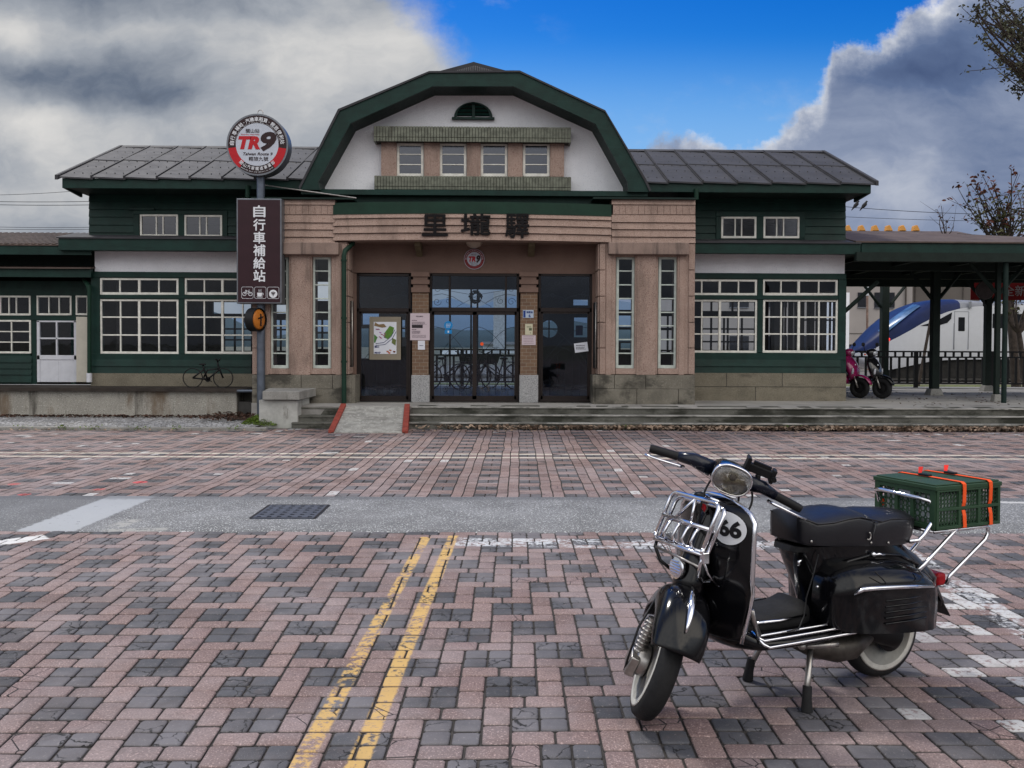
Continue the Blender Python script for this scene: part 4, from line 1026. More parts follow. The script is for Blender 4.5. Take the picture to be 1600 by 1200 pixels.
for (y0,z0,z1) in ((15.95,-.02,.09),(16.12,.06,.20),(16.36,.16,FL-.02)): stepmesh(xa_-(.0 if z1<.1 else .1 ), xb_+.25, y0, y0+.5, z0, z1).build('step', CONCD, ml)
# ramp with red kerbs
r0, r1 = G(512,676.5), G(636,677); t0, t1 = G(536,637.5,FL), G(637.5,637.5,FL)
rp_ = empty('ramp', ((r0.x+r1.x)/2, 15.5, 0), 'grey concrete access ramp with red painted side kerbs', 'ramp')
yb_, yt_ = r0.y, 16.40
a0, a1 = G(522,676.5).x, G(628,677).x; c0, c1 = P(541,637,16.4).x, P(632,637,16.4).x
mb = MB(); n = 14; rr_ = []
for i in range(n+1):
    t = i/n; y = yb_+(yt_-yb_)*t; z = .012+(FL-.008)*t; xa_ = a0+(c0-a0)*t; xb_ = a1+(c1-a1)*t
    rr_.append([(xa_-.05,y,-.03),(xa_-.05,y,z),(xb_+.05,y,z),(xb_+.05,y,-.03)])
mb.loft(rr_); mb.build('slab', M('ramp_concrete', (.33,.325,.30), .95, var=.22, vs=7, bump=1.0, bs=35, speck=[((.5,.49,.46),22,.60)], stain=[((.16,.15,.14),(2,6,3),.5,.68,.6)]), rp_)
KRED = M('red_kerb_paint', (.26,.055,.040), .8, var=.2, vs=12, stain=[((.14,.08,.06),(6,6,6),.6,.72,.6)])
for (xa0,xa1,s_) in ((a0,c0,-1),(a1,c1,1)):
    mb = MB(); w = .10; rr_ = []
    for i in range(9):
        t = i/8; y = yb_+.0+(yt_-yb_)*t; z = .05+FL*t; x = xa0+(xa1-xa0)*t
        rr_.append([(x,y,-.02),(x,y,z),(x+s_*w,y,z),(x+s_*w,y,-.02)])
    mb.loft(rr_); mb.build('kerb', KRED, rp_, bevel=.008)
# retaining wall on the left with its dark coping
xr_ = P(370,640,17.5).x
WT = .62
mw = empty('retaining_wall', (-8,17.5,0), 'low stained concrete platform wall with dark coping at the left', 'wall')
mb = MB(); n = 60; rr_ = []
for i in range(n+1):
    x = -16+(xr_+16)*i/n; rr_.append([(x,17.5,-.03),(x,17.5+.004*noise.noise(Vector((x*4,0,0))),WT-.045),(x,18.6,WT-.045),(x,18.6,-.03)])
mb.loft(rr_); mb.build('wall', WALLC, mw, bevel=.02)
mb = MB(); xe_ = P(389,600,17.5).x; mb.box(-16,xe_,17.44,18.7,WT-.05,WT); mb.box(-16,xe_,17.40,17.44,WT-.055,WT+.008); mb.build('coping', M('dark_coping', (.035,.028,.024), .8, var=.3, vs=5, bump=.5), mw)
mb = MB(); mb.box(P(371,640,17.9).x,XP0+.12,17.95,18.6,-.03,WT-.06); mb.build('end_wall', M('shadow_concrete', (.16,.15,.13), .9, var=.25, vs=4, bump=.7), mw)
# gravel bed, kerb stone, litter
mb = MB(); mb.box(-16,G(430,668).x,15.30,15.42,-.03,.055); tag(mb.build('kerb', CONC, bevel=.012), kind='structure')
mb = MB(); mb.add([(-16,15.42,.035),(XP0+.5,15.42,.035),(XP0+.5,17.6,.06),(-16,17.6,.06)],[(0,1,2,3)]); tag(mb.build('gravel_bed', simple_ground('gravel_ground', (.20,.195,.19), .3, 9, [((.45,.45,.46),60,.55,.62),((.06,.05,.045),45,.58,.66)], 1.0, 70)), kind='structure')
mb = MB(); mb.add([(P(372,640,17.5).x,16.7,.07),(sil+.2,16.7,.07),(sil+.2,18.4,.08),(P(372,640,17.5).x,18.4,.08)],[(0,1,2,3)]); tag(mb.build('soil', simple_ground('soil_brown', (.07,.05,.04), .3, 6, [((.02,.015,.012),20,.5,.6)], .8, 40)), kind='structure')
random.seed(21)
def pebble(mb, x, y, z, r):
    mb.ball((x,y,z), r, 5, 3, (random.uniform(.8,1.4),random.uniform(.7,1.1),random.uniform(.5,.8)))
mb = MB()
for i in range(2600): pebble(mb, random.uniform(-10.2, G(420,660).x), random.uniform(15.45,17.45), .045, random.uniform(.012,.028))
tag(mb.build('gravel', GRAVEL), 'loose pale grey gravel along the foot of the low wall', 'gravel', kind='stuff')
def leaf(mb, x, y, z, s, flat=.5, rz=None):
    a = random.uniform(0,2*pi) if rz is None else rz; t = random.uniform(-flat,flat); t2 = random.uniform(-flat,flat)
    M_ = Matrix.Translation((x,y,z)) @ Matrix.Rotation(a,4,'Z') @ Matrix.Rotation(t,4,'X') @ Matrix.Rotation(t2,4,'Y')
    c = random.uniform(.15,.4)*s
    mb.add([M_ @ Vector(p) for p in ((-s,0,0),(-s*.3,-s*.5,c*.6),(s*.5,-s*.42,c*.3),(s,0,-c*.2),(s*.5,s*.42,c*.4),(-s*.3,s*.5,c*.5))], [(0,1,2,3),(0,3,4,5)])
mb = MB()
for i in range(2600):
    x = xs0+.1+random.random()**.6*(9.8-xs0); leaf(mb, x, 15.70-abs(random.gauss(0,.10 if x > 3 else .05)), .02+random.random()*.05, random.uniform(.025,.065), .8)
for i in range(160): leaf(mb, random.uniform(3,10), 15.7-abs(random.gauss(0,.8)), .012, random.uniform(.02,.04), .3)
for i in range(260): leaf(mb, random.uniform(-10, 1), 15.22+random.gauss(0,.05), .02, random.uniform(.015,.035), .5)
tag(mb.build('leaf_litter', LITTER), 'dry pale brown leaves blown against the lowest step', 'leaf litter', kind='stuff')
mb = MB()
for i in range(700): leaf(mb, random.uniform(-10.2, xr_), 17.42-abs(random.gauss(0,.12)), .07+random.random()*.03, random.uniform(.02,.045), .7)
for i in range(900): leaf(mb, random.uniform(xr_-.4, sil), random.uniform(16.3,18.1), .09+random.random()*.07, random.uniform(.02,.05), .8)
for i in range(220): leaf(mb, random.uniform(8,14), random.uniform(16.6,22), FL+.012, random.uniform(.02,.04), .4)
tag(mb.build('leaf_litter', LITTERD), 'dark rotting leaves along the foot of the low wall and under the bench end', 'leaf litter', kind='stuff')
mb = MB()
c_ = G(410,666)
for i in range(2600):
    a = random.uniform(0,2*pi); r = sqrt(random.random()); x = c_.x+r*cos(a)*.42; y = c_.y+.12+r*sin(a)*.36
    leaf(mb, x, y, .03+.20*(1-r*r)*random.random()**.5, random.uniform(.010,.022), 1.0)
for i in range(260):
    cx0 = random.choice([-9.2,-8.3,-7.6,-7.1,-6.3,-5.6,-4.6,2.3,5.2]); leaf(mb, cx0+random.gauss(0,.08), (15.28 if cx0 < 0 else 15.68)+random.gauss(0,.03), .02+random.random()*.07, random.uniform(.010,.022), 1.0)
tag(mb.build('moss_clump', LEAFG), 'low bright green weeds growing by the foot of the sign pole and along the kerb', 'weeds', kind='stuff')
# ------------------------------------------------------------------ bench
bq = empty('concrete_bench', (P(450,640,16.3).x,16.6,0), 'grey concrete bench with thick slab top on a peeling white pier', 'bench')
a = G(423,664.5); bx0, bx1 = G(419,662).x, G(470,665).x
mb = MB(); mb.box(bx0+.0,bx1,16.05,17.05,-.03,P(450,625,16.1).z); mb.build('pier', M('peeling_white_concrete', (.42,.42,.40), .9, var=.15, vs=4, bump=.8, bs=30, stain=[((.16,.15,.13),(3,3,1),.55,.66,.75)]), bq, bevel=.01)
x0,x1,z0,z1 = R(410,611.5,468,625,15.95); mb = MB(); mb.prismz([(x0,15.95),(x1,15.95),(P(494,610,17.2).x,17.2),(P(420,610,17.2).x,17.2)], z0, z1); mb.build('slab', CONC, bq, bevel=.012)
# ------------------------------------------------------------------ annex at the far left
YA = 19.0
A = empty('side_building', (-9.5,19,WT), 'low green annex with white door at the left end of the station', 'building')
mb = MB()
xw = P(147,500,YA).x
for q in [(-200,432,150,462),(-200,492.5,150,500.5),(-30,552,50,556),(48,500,57,600),(111,500,118,600),(47,462,57,493),(111,462,118,493),(136,462,148,600),(-30,462,-24,600)]: mb.pbox(*q,YA,.15)
mb.build('wall_frame', GREEN, A)
mb = MB(); clap(mb,-200,50,(556,566,575.5,585,597),YA); mb.pbox(-200,556,50,600,YA+.02,.1); mb.build('clapboard', GREEN, A)
mb = MB(); q = R(-300,364,142,381,YA); xA0, xA1 = -18, P(141,375,YSK).x
ze_ = P(70,381.5,YSK+.1).z; zr_ = P(70,364,20.6).z; mb.prismx([(YSK+.1,ze_),(YSK+.1,ze_-.03),(20.6,zr_-.04),(20.6,zr_)], xA0, xA1); mb.prismx([(20.6,zr_),(20.6,zr_-.04),(23.5,ze_-.1),(23.5,ze_-.06)], xA0, xA1)
for k in range(70): x = xA0+(xA1-xA0)*k/70; mb.prismx([(YSK+.09,ze_+.0),(YSK+.09,ze_+.016),(20.6,zr_+.014),(20.6,zr_-.002)], x, x+.06)
mb.build('roof', RUST, A)
mb = MB(); mb.pbox(-300,384,142,397,YSK+.12,.05); mb.build('fascia', GREEN, A)
mb = MB(); mb.pbox(-300,419,142,432,YSK+.35,.10); mb.build('lower_beam', GREEN, A)
mb = MB(); q = R(-300,416.8,142,419,YSK+.3); mb.prismx([(YSK+.28,q[2]),(YSK+.28,q[3]),(YA+.1,q[3]+.10),(YA+.1,q[2]+.1)], q[0], q[1]); mb.build('gutter', RUST, A)
mb = MB(); q = R(-300,397,142,434,YSK+.2); mb.box(q[0],q[1],YA+.0,YA+.1,q[2],q[3]+.4); mb.build('upper_wall', DGREEN, A)
mb = MB(); mb.box(xA0,xA1,YA+.12,23,WT,WT+.02); mb.box(xA0,xA1,22.9,23,WT,3.4); mb.box(xA0,xA1,YA+.1,23,3.3,3.4); mb.box(xA0,xA0+.1,YA+.1,23,WT,3.4); mb.build('interior_wall', INTER, A)
window(-60,462,47.5,492.5,YA-.02,(-25,-12,0,13.5,25),(),2.6,1.8,parent=A,thick=(0,)); window(57,462,111.5,492.5,YA-.02,(76,92),(),2.6,1.8,parent=A); window(118,462,148,492.5,YA-.02,(136,),(),2.6,1.8,parent=A)
window(-60,500,48,552,YA-.02,(-36,-6,17.5),(518,534.5),2.6,1.8,parent=A,thick=(-6,))
# door
mb = MB()
for q in [(57.5,501,62,597),(115.5,501,120.5,597),(57.5,501,120,503.5),(87,503,89.5,555),(62,527.5,116,530),(57.5,555,120,562)]: mb.pbox(*q,YA-.03,.06)
mb.pbox(62,562,116,597,YA-.015,.03); mb.pbox(90,563,91.5,597,YA-.02,.01)
dd = mb.build('door', WDOOR, A, bevel=.004, segs=1); glass_at(62,503,116,555,YA,dd)
mb = MB(); mb.pbox(119,495,137,597,YA-.25,.04); mb.build('shutter_panel', M('cream_board', (.52,.49,.42), .7, var=.06), A, bevel=.004, segs=1)
mb = MB(); mb.tube([P(139.5,446,YW-.15),P(139.5,588,YW-.15)],.04,10); mb.tube([P(131,436,YW+.2),P(137,446,YW-.1),P(139.5,455,YW-.15)],.04,10); mb.build('downpipe', GREEN2, A, smooth=True, autosm=40)
mb = MB(); mb.tube([P(139.5,583,YW-.15),P(139.5,597,YW-.15)],.055,10); mb.build('pipe_foot', WDOOR, A, smooth=True, autosm=40)
# ------------------------------------------------------------------ platform canopy on the right
CANG = M('canopy_dark_timber', (.008,.016,.013), .7, var=.2)
K = empty('platform_canopy', (11,18,FL), 'open green timber platform canopy right of the station', 'canopy')
mb = MB(); q = R(1346,380,1600,397,YSK+.02); x1c = 17.5; mb.box(q[0],x1c,YSK+.02,YSK+.07,q[2],q[3]); mb.build('fascia', GREEN, K, bevel=.005, segs=1)
zf = q[3]; zrid = P(1380,363.5,20.6).z
mb = MB(); xs_ = P(1322,366,YW).x
mb.add([(xs_,YSK-.02,zf),(x1c,YSK-.02,zf),(x1c,20.6,zrid-.28),(xs_+1.9,20.6,zrid),(xs_,20.6,zrid), (xs_,YSK-.02,zf+.03),(x1c,YSK-.02,zf+.03),(x1c,20.6,zrid-.25),(xs_+1.9,20.6,zrid+.03),(xs_,20.6,zrid+.03)],[(0,1,2,3,4),(9,8,7,6,5),(0,5,6,1),(1,6,7,2),(2,7,8,3),(3,8,9,4),(4,9,5,0)])
mb.add([(xs_,20.6,zrid+.03),(x1c,20.6,zrid-.25),(x1c,24,zf),(xs_,24,zf)],[(0,1,2,3)])
mb.build('roof', RUST, K)
mb = MB(); zu = q[2]
mb.box(xs_,x1c,YSK+.08,23.8,zu+.02,zu+.05); mb.build('soffit', CANG, K)
mb = MB()
for y in (18.0,20.2,22.6,23.7): mb.box(xs_,x1c,y-.07,y+.07,zu-.16,zu+.02)
mb.split(lambda c: c.y, 'beam', CANG, K)
for k in range(6):
    x = xs_+.4+k*1.35; mb = MB(); mb.box(x-.05,x+.05,YSK+.1,23.8,zu-.06,zu+.02); mb.build('rafter', CANG, K)
xg, yg = G(1560,627,FL).x, G(1560,627,FL).y
mb = MB(); a = P(1521,402,23.2); mb.box(xs_,P(1521,402,23.2).x,23.15,23.25,P(1400,448,23.2).z,zu); mb.build('rear_boarding', CANG, K)
def post(px0,px1,pyb,w=.14,foot=True,name='post',mat=CANG):
    g_ = G((px0+px1)/2,pyb,FL); hw = (px1-px0)/2/FPX*g_.y
    mb = MB(); mb.box(g_.x-hw,g_.x+hw,g_.y-hw,g_.y+hw,FL+(.12 if foot else 0),zu); o = mb.build(name, mat, K, bevel=.008)
    if foot:
        mb = MB(); b0 = hw*1.9
        mb.loft([[(g_.x+sx*b0*k,g_.y+sy*b0*k,z) for sx,sy in ((-1,-1),(1,-1),(1,1),(-1,1))] for z,k in ((FL-.01,1),(FL+.15,.72))]); mb.build('footing', CONC, o, bevel=.01)
    mb = MB()
    for s_ in (-1,1): mb.tube([(g_.x+s_*hw,g_.y,zu-.75),(g_.x+s_*.6,g_.y,zu-.12)],.045,4)
    mb.split(lambda c: c.x > g_.x, 'brace', mat, K)
    return g_
post(1375,1386,603); post(1453.5,1465,617); post(1537,1546,611); post(1553,1560,627)
gp = G(1564,629,FL); mb = MB(); mb.tube([(gp.x,gp.y-.1,FL),(gp.x,gp.y-.1,zu)],.05,12); mb.build('drainpipe', DGREEN, K, smooth=True, autosm=40)
# brace at the building corner
mb = MB(); mb.tube([P(1319.5,487,YW+.05),P(1372,440,YW+.05)],.045,4); mb.build('corner_brace', CANG, K)
# ------------------------------------------------------------------ fence beyond the platform
YF = 25.0
F_ = empty('platform_fence', (11,YF,0), 'dark picket fence between platform and track', 'fence')
xf0, xf1 = P(600,560,YF).x, 19
z_t = P(1450,549.5,YF).z; z_m = P(1450,558,YF).z; z_b = P(1450,599,YF).z
mb = MB()
for z in (z_t,z_m,z_b): mb.box(xf0,xf1,YF-.025,YF+.025,z-.022,z+.022)
mb.split(lambda c: round(c.z,2), 'rail', BLACKM, F_)
stp = 13.2/FPX*YF; mb0 = MB(); ref = P(1405,575,YF).x
ks = [k for k in range(-70,40) if xf0 < ref+k*stp < xf1]
mb = MB(); mb.box(-.03,.03,-.018,.018,z_b,z_m); pk = None
for k in ks:
    x = ref+k*stp
    if pk is None:
        mb = MB(); mb.box(x-.03,x+.03,YF-.018,YF+.018,z_b,z_m); pk = mb.build('picket', BLACKM, F_); xk = x
    else:
        o = pk.copy(); COL.objects.link(o); o.location.x += x-xk
mb = MB()
for k in ks:
    x = ref+(k+.5)*stp; mb.box(x-.028,x+.028,YF-.015,YF+.015,z_m,z_t)
tag(mb.build('spacer', BLACKM, F_), kind='stuff')
mb = MB()
for k in ks[::9]: x = ref+k*stp; mb.box(x-.05,x+.05,YF-.04,YF+.04,0,z_t)
mb.split(lambda c: round(c.x), 'post', BLACKM, F_)
# grass, track bed, rails
mb = MB(); mb.add([(-40,24.2,.02),(40,24.2,.02),(40,33,.10),(-40,33,.10)],[(0,1,2,3)]); tag(mb.build('grass_verge', simple_ground('verge', (.085,.10,.03), .4, 3, [((.20,.19,.07),9,.55,.68),((.05,.045,.03),7,.58,.7)], 1, 30)), kind='structure')
random.seed(8); mb = MB()
for i in range(5200):
    x = random.uniform(-4,19) if i % 4 else random.uniform(7.5,19); y = random.uniform(24.7,30); h = random.uniform(.05,.2); a = random.uniform(0,pi); w = .014
    lx, ly = random.gauss(0,.05), random.gauss(0,.05)
    mb.add([(x-w*cos(a),y-w*sin(a),.03),(x+w*cos(a),y+w*sin(a),.03),(x+lx,y+ly,.03+h)],[(0,1,2)])
tag(mb.build('grass', GRASS), 'rough yellow green grass beside the track', 'grass', kind='stuff')
mb = MB(); mb.add([(-80,33,.10),(80,33,.10),(80,60,.14),(-80,60,.14)],[(0,1,2,3)]); tag(mb.build('track_bed', simple_ground('ballast', (.11,.10,.095), .3, 4, [((.22,.21,.2),20,.55,.65)], 1, 30)), kind='structure')
for y in (36.2,37.3):
    mb = MB(); mb.box(-80,80,y-.03,y+.03,.14,.28); tag(mb.build('railway_rail', STEELD, loc=(0,y,.14)), 'near steel rail of the track behind the fence' if y < 37 else 'far steel rail of the track behind the fence', 'rail', 'rails of the track behind the station')
# ------------------------------------------------------------------ train
YT1 = 35.2; YT2 = 38.1; HT = (YT2-YT1)/2; YTC = (YT1+YT2)/2
T_ = empty('express_train', (18,YTC,.2), 'white express train with long blue sloping nose beyond the fence', 'train')
top = [(1349,553),(1352,548),(1362,538),(1375,525.5),(1386,515),(1401,501.5),(1422,487.8),(1442.5,477.5),(1463,470.5),(1487.5,467.3),(1514,468.8),(1545,472),(1600,475),(1760,475)]
bot = [(1349,554),(1356,561),(1368,569),(1378,574.5),(1394,578.5),(1405,576),(1430,570.5),(1463,563.5),(1500,562),(1545,561.5),(1600,561.5),(1760,561.5)]
bnd = [(1349,553.5),(1356,551),(1372,546),(1384,538.5),(1401,529),(1422,516.5),(1442,504.5),(1463,493.8),(1487,484.6),(1514,479.5),(1545,477.5),(1600,477.2),(1760,477)]
def lerp(tab, x):
    for (a,b_),(c,d_) in zip(tab, tab[1:]):
        if x <= c: return b_+(d_-b_)*(x-a)/(c-a)
    return tab[-1][1]
xsT = [1349,1350.5,1353,1358,1364,1372,1382,1394,1408,1424,1442,1460,1480,1500,1525,1550,1600,1680,1760]
def tring(x, part_):
    Xw = P(x,520,YT1).x; zt = P(x,lerp(top,x),YTC-.3 if part_ else YTC-.3).z; zb_ = P(x,lerp(bot,x),YT1).z; zn = P(x,lerp(bnd,x),YT1+.05).z
    hw = HT*min(1, .05+sqrt(max(0,1-(1-min(1,(x-1349)/110))**2)))
    zn = min(zn, zt-.01)
    pts = []
    if part_ == 0:       # white flank: near side, bottom, far side
        prof = [(1,zn),(1.0,zn+(zb_-zn)*.35),(.99,zn+(zb_-zn)*.8),(.93,zb_)]
        return [(Xw,YTC-hw*w,z) for w,z in prof]+[(Xw,YTC+hw*w,z) for w,z in prof[::-1]]
    n = 9; hgt = zt-zn
    for i in range(n+1):
        a = pi*i/n; ca, sa = cos(a), sin(a); e = .62
        pts.append((Xw,YTC-hw*(abs(ca)**e)*(1 if ca > 0 else -1),zn+hgt*(abs(sa)**e)))
    return pts
TW = M('train_white', (.62,.63,.68), .25, var=.02, coat=.5); TB = M('train_blue_glass', (.010,.020,.080), .38, var=.2, vs=1, spec=.15); TG = M('train_grey_roof', (.22,.23,.26), .4, var=.1)
mb = MB(); mb.loft([tring(x,0) for x in xsT]); mb.build('body', TW, T_, smooth=True, autosm=50)
mb = MB(); mb.loft([tring(x,1) for x in xsT if x <= 1500], closed=False, cap=False); mb.build('nose_hood', TB, T_, smooth=True)
mb = MB(); mb.loft([tring(x,1) for x in xsT if x >= 1500], closed=False, cap=False); mb.build('roof', TG, T_, smooth=True)
mb = MB(); wr_ = []
for x in (1384,1390,1398,1408,1418,1428,1438,1444):
    rg = tring(x, 1); lo, hi = (2,4) if x in (1384,1444) else (1,4); lo = 1 + (x-1384)/60*1.6; hi = 3.2 + .9*(x-1384)/60
    def at(u_): i_ = int(u_); a_, b_ = Vector(rg[i_]), Vector(rg[i_+1]); return a_.lerp(b_, u_-i_)
    wr_.append([at(lo+(hi-lo)*k/5)+Vector((-.01,-.05,.035)) for k in range(6)])
mb.loft(wr_, closed=False, cap=False); mb.build('windscreen', M('windscreen_blue', (.07,.15,.30), .25, var=.5, vs=1.5), T_, smooth=True)
mb = MB(); w = [(1438,509),(1462,502),(1487.5,488),(1486,498),(1480,504.5),(1470,507.5),(1455,509.5)]
mb.prism([(P(x,y,YT1).x,P(x,y,YT1).z) for x,y in w], YT1-.012, YT1+.05); mb.build('side_window', M('train_dark_glass', (.008,.009,.012), .12), T_)
mb = MB(); mb.pbox(1497.5,495.5,1508,517.5,YT1-.014,.05); mb.build('door_window', M('train_dark_glass', (.008,.009,.012), .12), T_, bevel=.03, segs=3)
mb = MB(); mb.pbox(1551,490,1600,513,YT1-.014,.05); mb.build('passenger_window', M('train_dark_glass', (.008,.009,.012), .12), T_, bevel=.05, segs=3)
mb = MB()
for q in [(1491,487,1491.7,546),(1513,487,1513.7,546),(1491,486.6,1513,487.3),(1490,505,1491,546)]: mb.pbox(*q,YT1-.008,.02)
mb.build('door_seam', TG, T_)
mb = MB(); mb.ball(P(1388,531,YT1+.25), .09, 12, 8, (1.6,.5,1)); mb.build('marker_light', emis('red_lamp', (1,.04,.03), 1.2), T_, smooth=True)
mb = MB()
mb.tube([P(1463,501,YT1-.03),P(1463,486,YT1-.03)],.01,4); mb.pbox(1514,471,1518,482,YT1-.06,.04); mb.build('side_antenna', TG, T_)
mb = MB(); mb.box(P(1405,575,YT1).x,30,YT1+.25,YT2-.25,.25,P(1500,563,YT1).z+.02); mb.build('underframe', M('underframe', (.02,.019,.018), .7, var=.3), T_)
# ------------------------------------------------------------------ buildings behind
Hb = empty('concrete_building', (20,62,0), 'plain beige concrete block with dark windows behind the train', 'building')
BEI = M('beige_render', (.36,.33,.315), .9, var=.05, vs=.5, stain=[((.17,.155,.15),(.6,.6,.12),.55,.8,.5)]); BRN = M('brown_render', (.13,.115,.105), .9, var=.08, vs=.5)
YH = 60
mb = MB(); mb.pbox(1050,426,1425,600,YH,14); mb.build('wall', BEI, Hb)
mb = MB(); mb.pbox(1425,437,1530,600,YH+.5,14); mb.build('side_wing', BRN, Hb)
mb = MB()
for y in (521,): mb.pbox(1327,y-.4,1425,y+.6,YH-.04,.1)
mb.pbox(1415.5,430,1417,500,YH-.2,.15)
for x in (1430,1470,1505): mb.pbox(x,445,x+1,540,YH+.4,.15)
mb.build('ledge', BRN, Hb)
WG = M('dark_window', (.02,.022,.028), .15)
for (a,c,y0,y1) in ((1340.5,1354.5,457,480),(1366.5,1386,457,481),(1386,1398,457,481),(1325,1339.5,538,552),(1339.7,1358,538,552),(1290,1310,457,480),(1200,1230,457,480),(1140,1170,457,480),(1200,1230,525,550),(1140,1170,525,550),(1240,1270,525,550)):
    w = MB(); w.pbox(a,y0,c,y1,YH-.05,.2); wo = w.build('window', WG, Hb); f = MB(); f.pbox(a,y1,c,y1+.9,YH-.12,.2); f.build('sill', TG, wo)
wt = MB(); wt.pbox(1317,457,1327,548,50,2.5); tag(wt.build('white_pillar', WHITE, loc=(P(1322,548,50).x,50,0)), 'tall plain white pillar just right of the station corner', 'pillar')
# roof of the block with orange ridge ornaments
mb = MB(); a = P(1050,358.8,YH+2); c = P(1496,358,YH+2); mb.prismx([(YH-1.2,a.z-.75),(YH+2,a.z),(YH+15,a.z-3),(YH+15,a.z-3.2),(YH+2,a.z-.2),(YH-1.2,a.z-.9)], a.x, c.x); mb.build('roof', RUST, Hb)
mb = MB(); mb.box(a.x+.3,c.x-1,YH+.6,YH+14,P(1425,440,YH).z,a.z-.8); mb.build('upper_wall', BRN, Hb)
YEL = M('orange_ridge_block', (.62,.30,.07), .6, var=.1)
for k in range(6):
    x = 1325+21.2*k; mb = MB(); p = [(P(xx,yy,YH+2).x,P(xx,yy,YH+2).z) for xx,yy in ((x-5,361),(x-3.5,353.5),(x-2.5,352.3),(x+.8,352.3),(x+5,361))]; mb.prism(p,YH+1.8,YH+2.3); mb.build('ridge_block', YEL, Hb, bevel=.03)
# street lamp behind
L_ = empty('street_lamp', P(1355,560,52), 'rusty thin lamp post with white head behind the platform', 'street lamp')
mb = MB(); mb.tube([P(1355,600,52),P(1355,461,52)],.07,8); mb.build('pole', M('rusty_pole', (.22,.15,.12), .7, var=.3), L_)
mb = MB(); mb.tube([P(1354.5,462,52),P(1354.5,448,52)],.11,8); mb.ball(P(1362,440,52),.42,12,8,(1,.6,.38)); mb.tube([P(1354.5,450,52),P(1360,441,52)],.05,6); mb.build('lamp_head', M('lamp_white', (.55,.58,.62), .4), L_, smooth=True, autosm=40)
# mountains, pale buildings seen through the hall
def ridge(y, x0, x1, h, seed, mat, name, amp=.5):
    mb = MB(); n = 90; r = []
    for i in range(n+1):
        x = x0+(x1-x0)*i/n; z = h*(.62+amp*noise.fractal(Vector((x/(h*2.5)+seed,seed,0)),1,2,5)); z = max(z, .1*h); r.append([(x,y,-5),(x,y+z*.6,z*.55),(x,y+z*1.2,z),(x,y+z*3,-5)])
    mb.loft(r, closed=False, cap=False); tag(mb.build(name, mat, smooth=True), kind='structure')
ridge(1500,-2000,2400,118,3.1,M('far_mountain', (.11,.16,.23), .95, var=.2, vs=.004),'hills')
ridge(600,-800,900,26,7.7,M('near_hill', (.035,.06,.075), .95, var=.3, vs=.01),'hills')
W2 = empty('white_house', (3,120,0), 'long white building far behind the tracks, seen through the doors', 'building')
mb = MB(); mb.pbox(755,538,812,552,120,10); mb.pbox(690,546,735,554,120,10); mb.build('wall', WHITE, W2); mb = MB(); mb.pbox(753,534,814,538,119,12); mb.build('roof', TG, W2)
wt = MB(); wt.pbox(771,455,789,552,58,1); tag(wt.build('bridge_pier', M('pale_pier', (.42,.44,.46), .9), loc=(P(780,552,58).x,58,0)), 'pale concrete pier seen through the middle doors', 'pillar')
# ------------------------------------------------------------------ sign post
YS_ = 17.0
SP = empty('sign_post', (P(408,648,17.2).x,17.2,.08), 'tall signpost with round red and brown shop sign above a maroon panel', 'sign post')
mb = MB(); a = P(408,648,17.2); z1 = P(408,268,17.2).z; mb.tube([(a.x,17.2,.0),(a.x,17.2,z1)],.078,16); mb.build('pole', PIPEG, SP, smooth=True, autosm=40)
c = P(402,226,YS_); rr = P(450.3,226,YS_).x-c.x
mb = MB(); mb.lathe([(rr*.93,0),(rr,.0),(rr,.02),(rr,.30),(rr*.97,.32)], c, (0,1,0), 48); rs = mb.build('round_sign', SIGNG, SP, smooth=True, autosm=35)
def disc(mb, r0, r1, a0, a1, y, n=48):
    for i in range(n):
        u0 = a0+(a1-a0)*i/n; u1 = a0+(a1-a0)*(i+1)/n
        q = [(c.x+r1*cos(u0),y,c.z+r1*sin(u0)),(c.x+r1*cos(u1),y,c.z+r1*sin(u1)),(c.x+r0*cos(u1),y,c.z+r0*sin(u1)),(c.x+r0*cos(u0),y,c.z+r0*sin(u0))]
        if r0 == 0: q = [q[0],q[1],(c.x,y,c.z)]
        mb.add(q, [tuple(range(len(q)))])
mb = MB(); disc(mb, 0, rr*.945, 0, 2*pi, YS_-.003); mb.build('sign_face', SIGND, rs)
mb = MB(); disc(mb, 0, rr*.69, 0, 2*pi, YS_-.009); mb.build('white_disc', SIGNW, rs)
mb = MB()
for (A0,A1) in ((-.13,-.92),(pi+.13,pi+.92)): disc(mb, rr*.68, rr*.945, min(A0,A1), max(A0,A1), YS_-.006, 20)
mb.split(lambda q: q.x > c.x, 'red_band', SIGNR, rs)
pxm = rr/48.3
mb = MB()
ch = '自行車補給·汽機車租賃·輕旅便利站'; an = [177,165.6,153,141,130,121.5,112.5,102,91.5,81,71,62,52,41,29,17.5,6.3]
for t, a_ in zip(ch, an):
    a_ = radians(a_); R_ = 39.6*pxm
    if t == '·': mb.lathe([(.6*pxm,0),(.6*pxm,.004)], (c.x+R_*cos(a_),YS_-.009,c.z+R_*sin(a_)), (0,1,0), 8)
    else: put_text(mb, t, c.x+R_*cos(a_), c.z+R_*sin(a_), YS_-.006, 6.6*pxm, 6.8*pxm, bold=.022, rot=a_-pi/2, depth=.004, res=2)
for i, t in enumerate('關山汽車鐵道事業部'):
    a_ = radians(229+(311-229)*i/8); R_ = 37.5*pxm; put_text(mb, t, c.x+R_*cos(a_), c.z+R_*sin(a_), YS_-.012, 5.4*pxm, 5.8*pxm, bold=.015, rot=a_+pi/2, depth=.004, res=2)
